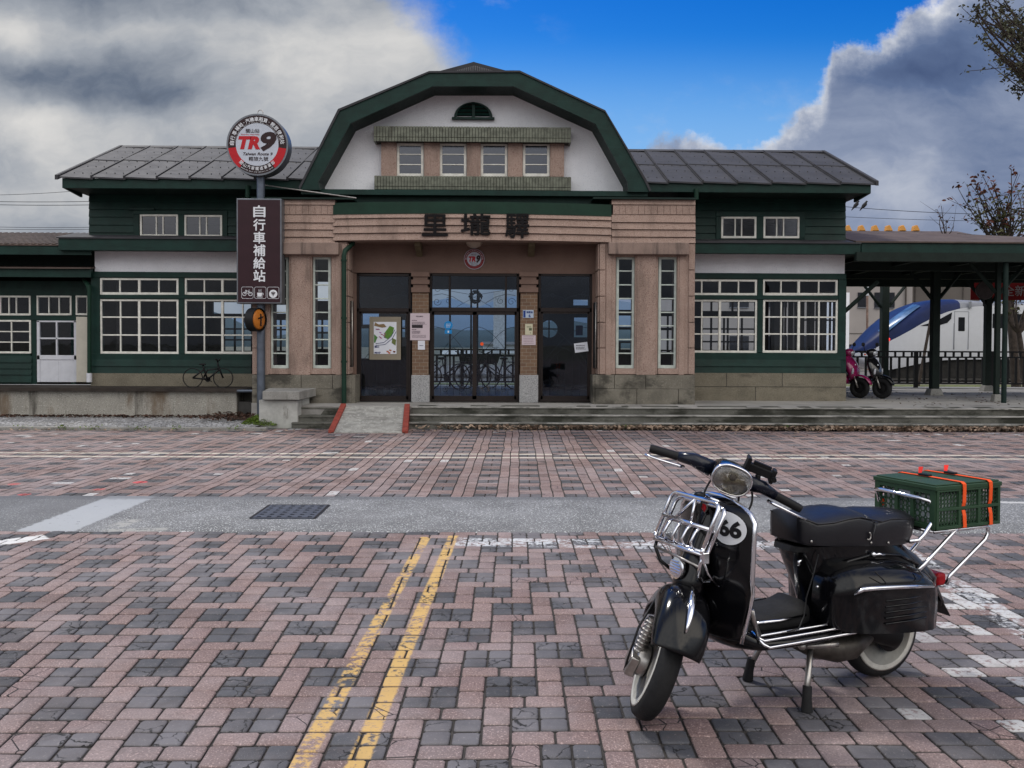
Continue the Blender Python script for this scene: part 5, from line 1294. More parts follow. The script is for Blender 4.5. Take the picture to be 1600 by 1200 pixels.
def arc_txt(s_, a0, a1, R_, h, top_=True):
    for i, t in enumerate(s_):
        if t == ' ': continue
        a_ = radians(a0+(a1-a0)*i/max(1,len(s_)-1)); put_text(mb, t, c.x+R_*cos(a_), c.z+R_*sin(a_), YS_-.010, None, h*(.75 if t.islower() else 1), rot=a_-pi/2 if top_ else a_+pi/2, depth=.003, res=1)
arc_txt('Cycling Station', 176, 136, 34.6*pxm, 1.9*pxm); arc_txt('Auto & Scooter Rent', 126, 72, 34.6*pxm, 1.9*pxm); arc_txt('Convenience Store', 64, 10, 34.6*pxm, 1.9*pxm)
arc_txt('Guanshan Auto Tour Enterprise Group', 235, 305, 43.0*pxm, 1.9*pxm, False)
mb.split(lambda q: q.z > c.z-.02, 'ring_lettering', LETTER, rs)
def sx(px): return P(px,226,YS_).x
def sz(py): return P(402,py,YS_).z
def ptext(mb, t, x0, y0, x1, y1, y=None, **k): put_text(mb, t, (sx(x0)+sx(x1))/2, (sz(y0)+sz(y1))/2, YS_-.011 if y is None else y, sx(x1)-sx(x0), sz(y0)-sz(y1), **k)
mb = MB(); ptext(mb,'關山站',384.5,201.5,405.5,208,bold=.004); ptext(mb,'Taiwan Route 9',380,238.3,426.3,243,bold=.02,shear=.25); ptext(mb,'輕旅九號',389,245,419.3,251.7,bold=.006); ptext(mb,'9',407,205.8,432.3,236.6,bold=.045,shear=.2); mb.build('dark_lettering', SIGND, rs)
mb = MB(); ptext(mb,'TR',372.5,213,406.8,233.6,bold=.06,shear=.22); ptext(mb,'Guanshan New Stop',377,209.5,405.5,211.6,bold=.002); mb.build('red_lettering', SIGNR, rs)
mb = MB(); z_ = c.z+rr; mb.tube([(c.x+.02-.05,YS_+.15,z_-.03)]+[(c.x+.02-.05*cos(pi*i/10),YS_+.15,z_+.06+.05*sin(pi*i/10)) for i in range(11)]+[(c.x+.02+.05,YS_+.15,z_-.03)],.008,6); mb.build('hook', STEELD, rs)
q = R(369.5,310,440,474.5,YS_); mb = MB(); mb.box(q[0],q[1],YS_,YS_+.28,q[2],q[3]); pn = mb.build('panel_sign', SIGNG, SP, bevel=.012)
mb = MB(); e = .028; mb.box(q[0]+e,q[1]-e,YS_-.004,YS_+.01,q[2]+e,q[3]-e); mb.build('panel_face', SIGNM, pn)
mb = MB(); yy = YS_-.006
def px_(x): return P(x,400,YS_).x
def pz_(y): return P(405,y,YS_).z
for i, t in enumerate('自行車補給站'):
    cy = (330.3,351.3,371.5,391.2,411,431)[i]; put_text(mb, t, px_(405.5), pz_(cy), yy, px_(415)-px_(396), (pz_(300)-pz_(318.6)), bold=.028, depth=.004)
for (x0,x1) in ((377.5,395.5),(397.8,415.8),(418,436)):
    X0,X1,Z0,Z1 = px_(x0),px_(x1),pz_(466.5),pz_(448.5); r = .03; pts = []
    for (cx0,cz0,a0) in ((X1-r,Z1-r,0),(X0+r,Z1-r,90),(X0+r,Z0+r,180),(X1-r,Z0+r,270)):
        for k in range(5): a_ = radians(a0+22.5*k); pts.append((cx0+r*cos(a_),yy,cz0+r*sin(a_)))
    mb.tube(pts,.0035,4,closed=True)
k = .0125; X = px_(386.5); Z = pz_(458.5)
for s_ in (-1,1): mb.tube([(X+s_*4.6*k+2.7*k*cos(a_*pi/8),yy,Z-1*k+2.7*k*sin(a_*pi/8)) for a_ in range(16)],.006,4,closed=True)
mb.tube([(X-4.6*k,yy,Z-k),(X-2*k,yy,Z+3.5*k),(X+2.4*k,yy,Z+3.5*k),(X+4.6*k,yy,Z-k)],.006,4); mb.tube([(X-2*k,yy,Z+3.5*k),(X,yy,Z-k),(X+2.4*k,yy,Z+3.5*k)],.006,4); mb.tube([(X+2*k,yy,Z+5*k),(X+3.5*k,yy,Z+5*k)],.006,4); mb.tube([(X-3.2*k,yy,Z+4.6*k),(X-1*k,yy,Z+4.6*k)],.006,4)
X = px_(406.5)
mb.prism([(X-4.5*k,Z+1.2*k),(X+3*k,Z+1.2*k),(X+2.6*k,Z-3.4*k),(X+1.5*k,Z-4.4*k),(X-3*k,Z-4.4*k),(X-4.2*k,Z-3.4*k)],yy-.003,yy); mb.prism([(X-5.5*k,Z-5*k),(X+4.5*k,Z-5*k),(X+3.6*k,Z-6*k),(X-4.6*k,Z-6*k)],yy-.003,yy)
mb.tube([(X+3*k,yy,Z+.4*k),(X+5*k,yy,Z-.2*k),(X+4.6*k,yy,Z-2*k),(X+2.6*k,yy,Z-2.8*k)],.006,4)
for s_ in (-2.4,-.6,1.2): mb.tube([(X+s_*k,yy,Z+2.4*k),(X+(s_+.6)*k,yy,Z+3.8*k),(X+(s_-.1)*k,yy,Z+5*k),(X+(s_+.5)*k,yy,Z+6.2*k)],.004,4)
X = px_(427); mb.lathe([(6.3*k,0),(6.3*k,.003)], (X,yy-.003,Z-.5*k), (0,1,0), 28)
mb.build('white_lettering', LETTER, pn)
mb = MB()
for R_ in (4.6,3.1,1.7): mb.tube([(X+R_*k*cos(radians(45+9*i)),yy-.004,Z-3.2*k+R_*1.15*k*sin(radians(45+9*i))) for i in range(11)],.0075,4)
mb.lathe([(.8*k,0),(.8*k,.003)], (X,yy-.006,Z-3.4*k), (0,1,0), 10); mb.build('wireless_symbol', SIGNM, pn)
# flasher drum on the pole
d = Vector((.93,-.36,0)).normalized(); cc_ = P(402,499.5,YS_+.02); rl = 18.5/FPX*YS_
mb = MB(); mb.lathe([(rl*.8,-.16),(rl,-.13),(rl,.055),(rl*.93,.055),(rl*.93,.03)], cc_, d, 28); fl = mb.build('flasher_drum', BPLAS, SP, smooth=True, autosm=35)
mb = MB(); mb.lathe([(rl*.93,.03),(rl*.7,.055),(rl*.4,.072),(.0,.078)], cc_, d, 28); mb.build('amber_lens', M('amber_lens', (.48,.16,.025), .3, var=.08), fl, smooth=True)
mb = MB(); n_ = d.cross(Vector((0,0,1))); mb.tube([cc_+d*.085+Vector((0,0,rl*.5)),cc_+d*.085+Vector((0,0,-rl*.55))],.016,5); mb.tube([cc_+d*.085+n_*rl*.35+Vector((0,0,rl*.1)),cc_+d*.085-n_*rl*.3+Vector((0,0,rl*.25))],.014,5); mb.build('lens_mark', BPLAS, fl)
mb = MB(); mb.tube([P(371,611,17.35),P(411,611,17.3)],.03,8); mb.build('cross_pipe', PIPEG, SP, smooth=True, autosm=40)
# ------------------------------------------------------------------ bicycles
def bicycle_parts(root, mat, wr=.33, basket=True, thick=.016, local=True, tyre=None):
    """side-on bicycle in the local x-z plane, front to +x, resting on z=0"""
    k = wr/.33; kw = dict(local=local)
    for s_ in (-1,1):
        mb = MB(); mb.tube([(s_*.52*k+wr*cos(a*pi/14),0,wr+wr*sin(a*pi/14)) for a in range(28)],.018*k if thick > .012 else thick,6,closed=True)
        w = mb.build('wheel', tyre or mat, root, smooth=True, **kw); mb = MB()
        for a in range(0,24): mb.tube([(s_*.52*k,0,wr),(s_*.52*k+wr*cos(a*pi/12),0,wr+wr*sin(a*pi/12))],.0022,3)
        mb.lathe([(.03,-.03),(.03,.03)],(s_*.52*k,0,wr),(0,1,0),8)
        if basket: mb.build('spokes', mat, w, **kw)
    mb = MB(); T = lambda *p: mb.tube([(x*k,0,z*k) for x,z in p],thick,6)
    T((.52,.33),(.40,.62),(.34,.78),(.33,.90)); T((.39,.66),(-.02,.60 if not basket else .42),(-.14,.36)); T((.37,.60),(-.02,.28)); T((-.02,.28),(-.15,.68),(-.17,.78)); T((-.52,.33),(-.02,.28)); T((-.52,.33),(-.14,.62))
    mb.build('frame', mat, root, smooth=True, **kw)
    mb = MB(); mb.tube([(.33*k,-.25*k,.98*k),(.36*k,-.12*k,.95*k),(.33*k,0,.90*k),(.36*k,.12*k,.95*k),(.33*k,.25*k,.98*k)],thick*.9,6); mb.build('handlebar', mat, root, smooth=True, **kw)
    mb = MB(); mb.ball((-.19*k,0,.80*k),.10*k,10,6,(1.3,.8,.35)); mb.build('saddle', BPLAS, root, smooth=True, **kw)
    mb = MB(); mb.lathe([(.09*k,-.01),(.09*k,.01)],(-.02*k,.03,.28*k),(0,1,0),14); mb.tube([(-.02*k,.05,.28*k),(.10*k,.05,.20*k)],.01,5); mb.tube([(-.02*k,-.05,.28*k),(-.14*k,-.05,.36*k)],.01,5); mb.build('crank', mat, root, **kw)
    if basket:
        mb = MB(); mb.loft([[(.44,-.13,.66),(.66,-.13,.66),(.66,.13,.66),(.44,.13,.66)],[(.40,-.17,.92),(.74,-.17,.92),(.74,.17,.92),(.40,.17,.92)]]); mb.build('basket', BLACKM, root, **kw)
        mb = MB(); mb.box(-.62,-.25,-.08,.08,.70,.72); mb.build('rear_rack', BLACKM, root, **kw)
DBIKE = M('dark_bicycle_paint', (.025,.028,.032), .4, var=.2)
Yb = 23.0; zb_ = FL
b0 = P(700,600,Yb)
bk = empty('bicycle', (b0.x,Yb,zb_), 'dark hire bicycle with basket, leftmost of three behind the middle door glass', 'bicycle', 'hire bicycles inside the hall', rz=radians(28)); bicycle_parts(bk, DBIKE, .33)
for px0, rz, lb in ((742,40,'dark hire bicycle with basket, middle one of three behind the middle door glass'),(777,152,'dark hire bicycle turned the other way, rightmost of three behind the middle door glass')):
    o = copy_tree(bk); o.location = (P(px0,600,Yb).x,Yb+.2,zb_); o.rotation_euler.z = radians(rz); o['label'] = lb
q = P(325,597,17.9); bs_ = empty('bicycle_sculpture', (q.x,17.9,WT), 'thin black bicycle silhouette standing on the dark coping left of the signpost', 'bicycle sculpture')
bicycle_parts(bs_, BLACKM, .195, basket=False, thick=.0175)
# ------------------------------------------------------------------ notices, posters
def board(x0,y0,x1,y1,Y,mat,name,label,cat,rot=0,th=.01,bev=0):
    q = R(x0,y0,x1,y1,Y); cx, cz = (q[0]+q[1])/2, (q[2]+q[3])/2; hw, hh = (q[1]-q[0])/2, (q[3]-q[2])/2
    mb = MB(); mb.box(cx-hw,cx+hw,Y-th,Y,cz-hh,cz+hh)
    r = empty(name, (cx,Y,cz-hh), label, cat)
    if rot:
        Mx = Matrix.Translation((cx,Y,cz)) @ Matrix.Rotation(rot,4,'Y') @ Matrix.Translation((-cx,-Y,-cz)); mb.xf(Mx)
    mb.build('sheet', mat, r, bevel=bev)
    return r, q
YN = YD-.02
Yg = YD+.0
pb_, q = board(577.5,495,626.5,562,YD-.03,BOARD,'map_poster','tan framed tourist map poster hanging inside the left door','poster')
w = MB(); iq = R(584,503,619.5,553,YD-.045); w.box(iq[0],iq[1],YD-.046,YD-.041,iq[2],iq[3]); w.build('map_sheet', PAPERW, pb_)
def mcol(n, c_): return M(n, c_, .7, var=.1, vs=20)
def mp(pts, mat, nm, y=-.049, kind=None):
    mb = MB(); mb.prism([(P(x,y_,YD-.045).x,P(x,y_,YD-.045).z) for x,y_ in pts], YD+y, YD+y+.003); return mb.build(nm, mat, pb_)
mp([(601,520),(609,509),(616,512),(613,523),(606,530),(600,527)], mcol('map_green',(.10,.22,.04)), 'map_field'); mp([(586,503.5),(592,507),(600,506),(604,511),(597,512),(584.5,509)], mcol('map_brown',(.22,.15,.08)), 'map_field')
mp([(584.5,522),(590,527),(586,536),(584.5,535)], mcol('map_green2',(.08,.20,.06)), 'map_field'); mp([(613,528),(619,531),(618,540),(612,536)], mcol('map_olive',(.13,.16,.05)), 'map_field')
for pts_ in (((587,537),(600,535),(611,526),(617,515)),((587,540),(602,538),(613,529),(619,518))):
    mb = MB(); mb.tube([P(x,y_,YD-.05) for x,y_ in pts_],.005,4); mb.build('map_road', mcol('map_navy',(.02,.04,.14)), pb_)
random.seed(2)
for k_ in range(9):
    x = 587+random.random()*14; y_ = 513+random.random()*14; mp([(x,y_),(x+3,y_+1),(x+2.5,y_+2.2),(x-.5,y_+1.2)], mcol('map_mark',(random.uniform(.1,.5),.08,random.uniform(.1,.4))), 'map_mark', -.051)
for k_ in range(5):
    x = 602+random.random()*14; y_ = 541+random.random()*9; mp([(x,y_),(x+3.5,y_+1),(x+2.5,y_+3),(x-.5,y_+2)], mcol('map_mark2',(random.uniform(.2,.5),.12,.05)), 'map_mark', -.051)
mb = MB(); 
def wtxt(mb, t, x0,y0,x1,y1,Y,**k): q = R(x0,y0,x1,y1,Y); put_text(mb, t, (q[0]+q[1])/2, (q[2]+q[3])/2, Y, q[1]-q[0], q[3]-q[2], **k)
wtxt(mb,'MAP',585.5,549.5,595,552.5,YD-.047,bold=.03,res=1); wtxt(mb,'關山',585.5,540,592.5,543.5,YD-.047,bold=.03,res=1); mb.build('map_title', mcol('map_ink',(.03,.04,.15)), pb_)
def lines_of(mb, x0,y0,x1,y1,n,Y,th=.7,ragged=.2):
    for i in range(n):
        y_ = y0+(y1-y0)*i/max(1,n-1); x = x0
        while x < x1*1.0-(x1-x0)*ragged*random.random():
            w_ = random.uniform(.8,2.2); a,c_,z0,z1 = R(x,y_,min(x+w_,x1),y_+th,Y); mb.box(a,c_,Y-.001,Y,z0,z1); x += w_+.5
YPi = YD-.10
nb, q = board(641,489.5,671.5,531.5,YPi,M('pink_paper',(.55,.46,.50),.6,var=.03),'notice_sheet','large pale pink printed notice on the left brick pier','notice')
mb = MB(); wtxt(mb,'關山車站',650.5,493.3,661,495.3,YPi-.012,res=1); lines_of(mb,643.5,500.2,652,501,1,YPi-.0115,1); lines_of(mb,643.5,503,668,506.5,4,YPi-.0115,.45); lines_of(mb,643.5,514.5,651,515,1,YPi-.0115,1); lines_of(mb,643.5,517,657,521,5,YPi-.0115,.45); lines_of(mb,644,523.5,668,527,3,YPi-.0115,.5); mb.build('print', mcol('print_ink',(.05,.03,.05)), nb)
mb = MB(); mb.pbox(643.5,507.5,660.5,512.5,YPi-.0115,.001); mb.build('photo', mcol('print_photo',(.03,.025,.03)), nb)
nb, q = board(653,532.3,664,546.3,YPi,PAPERW,'notice_sheet','small white notice directly under the large pink notice','notice')
mb = MB(); lines_of(mb,655.5,539.5,661.5,540.5,1,YPi-.0115,1); mb.build('print', mcol('print_ink',(.05,.06,.12)), nb)
hn, q = board(817,484.5,833.7,496.8,YPi,M('plate_blue_white',(.42,.50,.62),.4,var=.03),'house_number_plate','small blue and white address plate on the right brick pier','address plate',bev=.004)
PB = mcol('plate_blue',(.02,.05,.22))
mb = MB(); mb.pbox(817.8,485.4,821.2,496,YPi-.0115,.001); mb.build('plate_column', PB, hn)
mb = MB(); wtxt(mb,'博愛路',822.5,486.2,832.5,489.5,YPi-.0115,res=1,bold=.02); wtxt(mb,'6',826,490.7,829.2,495.8,YPi-.0115,res=2,bold=.03); mb.build('plate_lettering', PB, hn)
hn, q = board(820.5,506.2,832.3,523.2,YPi,M('cream_paper',(.55,.52,.38),.6,var=.04),'notice_sheet','small cream card notice on the right brick pier','notice')
mb = MB(); lines_of(mb,823,509.5,830,511,2,YPi-.0115,.6); mb.pbox(826.5,512.5,831,516.5,YPi-.0115,.001); mb.pbox(828,519.5,829.3,520.8,YPi-.0115,.001); mb.split(lambda q: 1, 'print', mcol('print_green',(.10,.12,.07)), hn)
hn, q = board(815.3,524,837,539,YPi,M('pink_paper',(.55,.46,.50),.6,var=.03),'notice_sheet','pink notice lowest on the right brick pier','notice')
mb = MB(); lines_of(mb,818,526,834,536,5,YPi-.0115,.5); mb.build('print', mcol('print_ink',(.12,.05,.07)), hn)
hn, q = board(897.5,535.5,918.5,550,YD-.0,PAPERW,'flyer','crooked white flyer taped on the right door glass','flyer',rot=radians(-8))
mb = MB(); lines_of(mb,900,539,914,539.7,1,YD-.0115,1.2,0); lines_of(mb,900,542,915,545,3,YD-.0115,.8); mb.build('print', mcol('print_ink',(.05,.05,.07)), hn)
bb, q = board(899.5,508.5,910.5,524,YBK-.2,M('blue_board',(.02,.03,.28),.5,var=.05),'blue_notice','small blue hanging notice seen through the right door','notice')
yb__ = YD+.045
mb = MB(); c1 = P(700.5,508.3,yb__); mb.lathe([(6.6/FPX*yb__,-.004),(6.6/FPX*yb__,0)],c1,(0,1,0),24); q1 = R(695,515.2,706,521.4,yb__); mb.box(q1[0],q1[1],yb__-.004,yb__,q1[2],q1[3])
st_ = empty('door_sticker', (c1.x,yb__,c1.z-.2), 'round blue sticker over a blue square one on the double door', 'sticker'); mb.split(lambda q: q.z > c1.z-.1, 'sticker_disc', M('sticker_blue',(.01,.22,.55),.4,var=.03), st_)
mb = MB(); lines_of(mb,697,506,704,510.5,3,yb__-.0055,.8); mb.pbox(699.5,516.8,701.5,520,yb__-.0055,.001); mb.build('sticker_print', LETTER, st_)
mb = MB(); q = P(753,537.5,YD+.04); mb.lathe([(.035,-.006),(.035,0)],q,(0,1,0),14); tag(mb.build('door_sticker', ORANGE, loc=q), 'tiny orange sticker right of the middle door stile', 'sticker')
# round wall sign over the double door
c = P(741,405,YD); rr = P(757,405,YD).x-c.x; YS0 = YS_; YS_ = YD-.03
ws = empty('round_wall_sign', (c.x,YD,c.z-rr), 'small round red-rimmed sign on the wall over the middle doors', 'sign')
mb = MB(); mb.lathe([(rr,0),(rr,.03)],(c.x,YS_,c.z),(0,1,0),32); mb.build('sign_rim', SIGNW, ws)
mb = MB(); disc(mb,0,rr*.96,0,2*pi,YS_-.002,32); mb.build('red_disc', M('sign_dark_red',(.20,.02,.025),.4,var=.05), ws)
mb = MB(); disc(mb,0,rr*.69,0,2*pi,YS_-.004,32); mb.build('white_disc', SIGNW, ws)
mb = MB(); wtxt(mb,'9',744,398.5,751,411,YS_-.005,bold=.07,shear=.2,res=2); wtxt(mb,'Taiwan Route 9',734,410,747.5,411.6,YS_-.005,bold=.02,res=1); wtxt(mb,'輕旅九號',736.5,413,746.5,415,YS_-.005,res=1); wtxt(mb,'關山站',736.5,397,744,399,YS_-.005,res=1); mb.build('dark_lettering', SIGND, ws)
mb = MB(); wtxt(mb,'TR',732,400.5,743.5,409,YS_-.005,bold=.06,shear=.2,res=2); mb.build('red_lettering', SIGNR, ws)
mb = MB()
for i, t in enumerate('自行車補給汽機車租賃輕旅便利站'):
    a_ = radians(178-176*i/14); put_text(mb, t, c.x+rr*.82*cos(a_), c.z+rr*.82*sin(a_), YS_-.003, .026, .028, rot=a_-pi/2, depth=.002, res=1)
mb.build('ring_lettering', LETTER, ws)
YS_ = YS0
# wreath inside
q = P(743,464,YD+.25); mb = MB(); random.seed(5)
for i in range(220):
    a_ = random.uniform(0,2*pi); b_ = random.uniform(0,2*pi); rr_ = .10+.028*cos(b_); leaf(mb, q.x+rr_*cos(a_), q.y+.028*sin(b_), q.z+rr_*sin(a_), .028, 1.4)
tag(mb.build('wreath', M('wreath_dark',(.02,.022,.016),.9,var=.3), loc=q), 'small dark wreath hanging behind the glass over the double door', 'wreath')
# info boards on the door reveals with their chrome rods
for (x0,x1,xr_o,lb) in ((546,552,550.2,'dark ribbed board with a thin chrome rod on the left door jamb'),(927,932.5,931,'dark ribbed board with a thin chrome rod on the right door jamb')):
    a = P(x0,471,YD-.05); z1 = P(550,471,YD-.1).z; z0 = P(550,573,YD-.1).z; xx = (P(x0,500,YD-.1).x+P(x1,500,YD-.1).x)/2
    r = empty('jamb_board', (xx,YD-.2,z0), lb, 'notice board'); mb = MB(); mb.box(xx-.03,xx+.03,YD-.36,YD-.01,z0,z1); mb.build('board', BPLAS, r)
    mb = MB(); xo = P(xr_o,500,YD-.4).x
    for i in range(14): z = z0+.03+(z1-z0-.06)*i/13; mb.box(xx-.034,xx+.034,YD-.365,YD-.36,z-.012,z+.012)
    mb.build('ribs', BLACKM, r); mb = MB(); mb.tube([(xo,YD-.40,z0),(xo,YD-.40,z1)],.013,8); mb.build('rod', STEELD, r, smooth=True)
# ------------------------------------------------------------------ banner and round disc on the canopy
q = R(1517,438,1640,469,24.2); r = empty('banner', (q[0],24.2,q[2]), 'red banner with white characters under the canopy at the right edge', 'banner')
mb = MB(); mb.box(q[0],q[1],24.2,24.22,q[2],q[3]); mb.build('cloth', M('banner_red',(.22,.012,.014),.8,var=.08), r)
mb = MB(); wtxt(mb,'全新區間',1567,446,1640,463,24.19,bold=.01); mb.build('banner_lettering', M('banner_grey',(.36,.34,.35),.7), r)
cq = P(1539,453.5,22.0); mb = MB(); mb.lathe([(.23,.02),(.235,0),(.225,-.012),(.0,-.014)],cq,(0,1,0),28)
r = empty('round_disc_sign', (cq.x,22,cq.z-.23), 'dark round disc sign in front of the red banner', 'sign'); mb.build('disc', M('disc_grey',(.06,.045,.045),.3,var=.3,vs=4), r, smooth=True, autosm=40)
mb = MB(); mb.tube([(cq.x,22.05,cq.z-.4),(cq.x,22.05,cq.z+.55)],.02,6); mb.build('bracket', BLACKM, r)
# ------------------------------------------------------------------ wires and birds
for i, (p0,p1,sg) in enumerate((((1315,322.5),(1640,335),.4),((1315,338.5),(1640,346),.2),((-30,305),(150,295.5),.2),((-30,314.5),(150,314.5),.1),((-30,319.3),(150,320),.1),((-30,354),(150,355),.1),((-30,357.5),(150,358),.1),((1495,365),(1640,371),.1))):
    Yw = 40; a, b_ = P(*p0,Yw), P(*p1,Yw); pts = [a.lerp(b_,t/12)+Vector((0,0,-sg*.3*4*(t/12)*(1-t/12))) for t in range(13)]
    mb = MB(); mb.tube(pts,.013 if i in (0,3,4) else .010,5)
    lbs = ['upper overhead wire right of the station with the two birds on it','second overhead wire right of the station, below the birds','topmost slanting wire left of the station','upper of the paired wires left of the station, below the slanting one','lower of the paired wires left of the station','upper of the two thin wires just above the left annex roof','lowest wire just above the left annex roof','thin wire passing behind the leafy tree low on the right']
    tag(mb.build('overhead_wire', BLACKM, loc=a), lbs[i], 'wire', 'overhead railway wires')
def bird(px0, py0, lb):
    p = P(px0,py0,40.0); d_ = Vector((1,0,.0)); mb = MB()
    pts = [p+Vector((-.20,0,-.16)),p+Vector((-.12,0,-.06)),p+Vector((-.03,0,.05)),p+Vector((.05,0,.14)),p+Vector((.08,0,.21)),p+Vector((.11,0,.26)),p+Vector((.17,0,.25))]
    mb.tube(pts,[.015,.035,.085,.085,.048,.045,.008],10); mb.tube([p+Vector((.0,.0,.0)),p+Vector((.0,0,-.07))],.008,4)
    tag(mb.build('bird', M('bird_grey',(.02,.02,.022),.7,var=.2), loc=p, smooth=True), lb, 'bird', 'birds on the wire')
bird(1337.3,323.2,'grey pigeon perched on the wire, the one nearer the station'); bird(1350.3,323.6,'grey pigeon perched on the wire, the one farther from the station')
# ------------------------------------------------------------------ trees
def bez(a, b_, bow, n=7):
    m_ = (a+b_)/2+bow; return [a*(1-t)**2+m_*2*t*(1-t)+b_*t*t for t in [i/n for i in range(n+1)]]
def tree(name, base, fork, tips, label, cat, r0, leafmats, leaf_s, per, seed, tw=.5, group=None, thr=1.0, sub=5):
    random.seed(seed); root = empty(name, base, label, cat, group); tk = MB(); tk.tube(bez(Vector(base),Vector(fork),Vector((.05,.05,0))),[r0*(1-.3*i/7) for i in range(8)],8)
    lv = [MB() for _ in leafmats]
    for (tp, kind, rs_) in tips:
        tp = Vector(tp); L = (tp-Vector(fork)).length; bw = Vector((random.gauss(0,.12)*L,random.gauss(0,.1)*L,-.10*L+random.gauss(0,.06)*L))
        pts = bez(Vector(fork),tp,bw,9); rads = [rs_*(1-.85*i/9)+.004 for i in range(10)]; tk.tube(pts,rads,6)
        for s_ in range(sub):
            i = random.randint(4,8); st = pts[i]; dr = (pts[i+1 if i < 9 else 9]-pts[i-1]).normalized(); e = st+(dr*random.uniform(.2,1)+Vector((random.gauss(0,.6),random.gauss(0,.6),random.gauss(.1,.5))))*tw*random.uniform(.5,1.1)
            sp_ = bez(st,e,Vector((0,0,-.04*tw)),4); tk.tube(sp_,[.009,.007,.005,.004,.003] if leaf_s < .06 else [.014,.011,.008,.006,.005],4)
            for j in range(per):
                c_ = sp_[random.randint(1,4)]+Vector([random.gauss(0,.09*tw) for _ in range(3)])
                if random.random() < thr: leaf(lv[kind], c_.x, c_.y, c_.z, leaf_s*random.uniform(.6,1.3), 1.3)
        for j in range(per):
            c_ = tp+Vector([random.gauss(0,.10*tw) for _ in range(3)]); leaf(lv[kind], c_.x, c_.y, c_.z, leaf_s*random.uniform(.6,1.3), 1.3)
    tk.build('trunk', BARK, root, smooth=True, autosm=60)
    for l_, m_ in zip(lv, leafmats):
        if l_.v: l_.build('crown', m_, root)
    return root
Yt_ = 30.0; T3 = lambda x, y, dy=0: P(x,y,Yt_+dy)
tips = [(T3(x,y,random.uniform(-1,1)),k_,.035) for x,y,k_ in ((1496,292,0),(1517,288,0),(1534,272,0),(1548,284,0),(1521,276,0),(1512,318,0),(1553,292,0),(1580,264,0),(1590,272,0),(1535,300,0),(1527,318,1),(1540,315,1),(1552,318,1),(1545,330,1),(1560,305,1),(1572,312,1),(1532,335,1),(1555,342,1),(1570,335,1),(1590,300,1),(1600,290,1),(1604,320,1),(1546,355,1),(1562,362,1),(1530,352,1),(1590,345,1),(1600,368,0),(1575,355,1),(1620,300,1),(1640,320,1),(1650,280,0),(1585,325,1))]
tree('leafy_tree', (T3(1588,600).x,Yt_,.1), T3(1572,395), tips, 'loose tree with red-brown and olive leaves rising behind the canopy roof', 'tree', .16, [LEAFB,LEAFM], .078, 5, 4, .75, sub=3)
random.seed(9)
tree('bare_shrub', (T3(1478,600).x,Yt_+2,.1), P(1477,372,Yt_+2), [(P(x,y,Yt_+2),0,.02) for x,y in ((1464,327),(1470,335),(1478,343),(1490,350),(1471,322))], 'small nearly bare shrub above the brown roof', 'shrub', .06, [LEAFB], .05, 1, 6, .5, thr=.3)
# trunk limbs seen under the canopy
tree('bent_tree', (P(1604,600,28).x,28,.1), P(1592,520,28), [(P(x,y,28),0,.06) for x,y in ((1568,470),(1578,455),(1600,455),(1612,460),(1590,462),(1622,500))], 'leaning bare-limbed tree seen under the canopy at the right edge', 'tree', .11, [LEAFM], .07, 3, 12, .5, thr=.6)
random.seed(13); YO = 11.0
O3 = lambda x, y, dy=0: P(x,y,YO+dy)
tips = []
for (x,y) in ((1526,14),(1524,24),(1530,34),(1545,6),(1560,14),(1540,20),(1534,62),(1542,70),(1556,76),(1570,86),(1563,92),(1578,84),(1590,78),(1550,48),(1565,40),(1572,56),(1585,50),(1598,62),(1600,30),(1585,22),(1575,8),(1610,12),(1630,30),(1640,60),(1596,128),(1588,140),(1604,134),(1615,110),(1603,100),(1625,90),(1560,-15),(1590,-20),(1620,-30),(1540,-8),(1650,0),(1660,80),(1640,120),(1555,30),(1580,36)):
    tips.append((O3(x,y,random.uniform(-.6,.6)),0,.018))
for k_ in range(26): tips.append((O3(random.uniform(1640,1900),random.uniform(-330,90),random.uniform(-1.6,1.6)),0,.03))
LEAFO = M('foliage_dark_olive', (.075,.078,.045), .7, var=.4, vs=3)
tree('roadside_tree', (O3(1765,600).x,YO,.0), O3(1745,190), tips, 'leafy tree hanging into the top right corner', 'tree', .15, [LEAFO], .024, 17, 17, .34, sub=5)
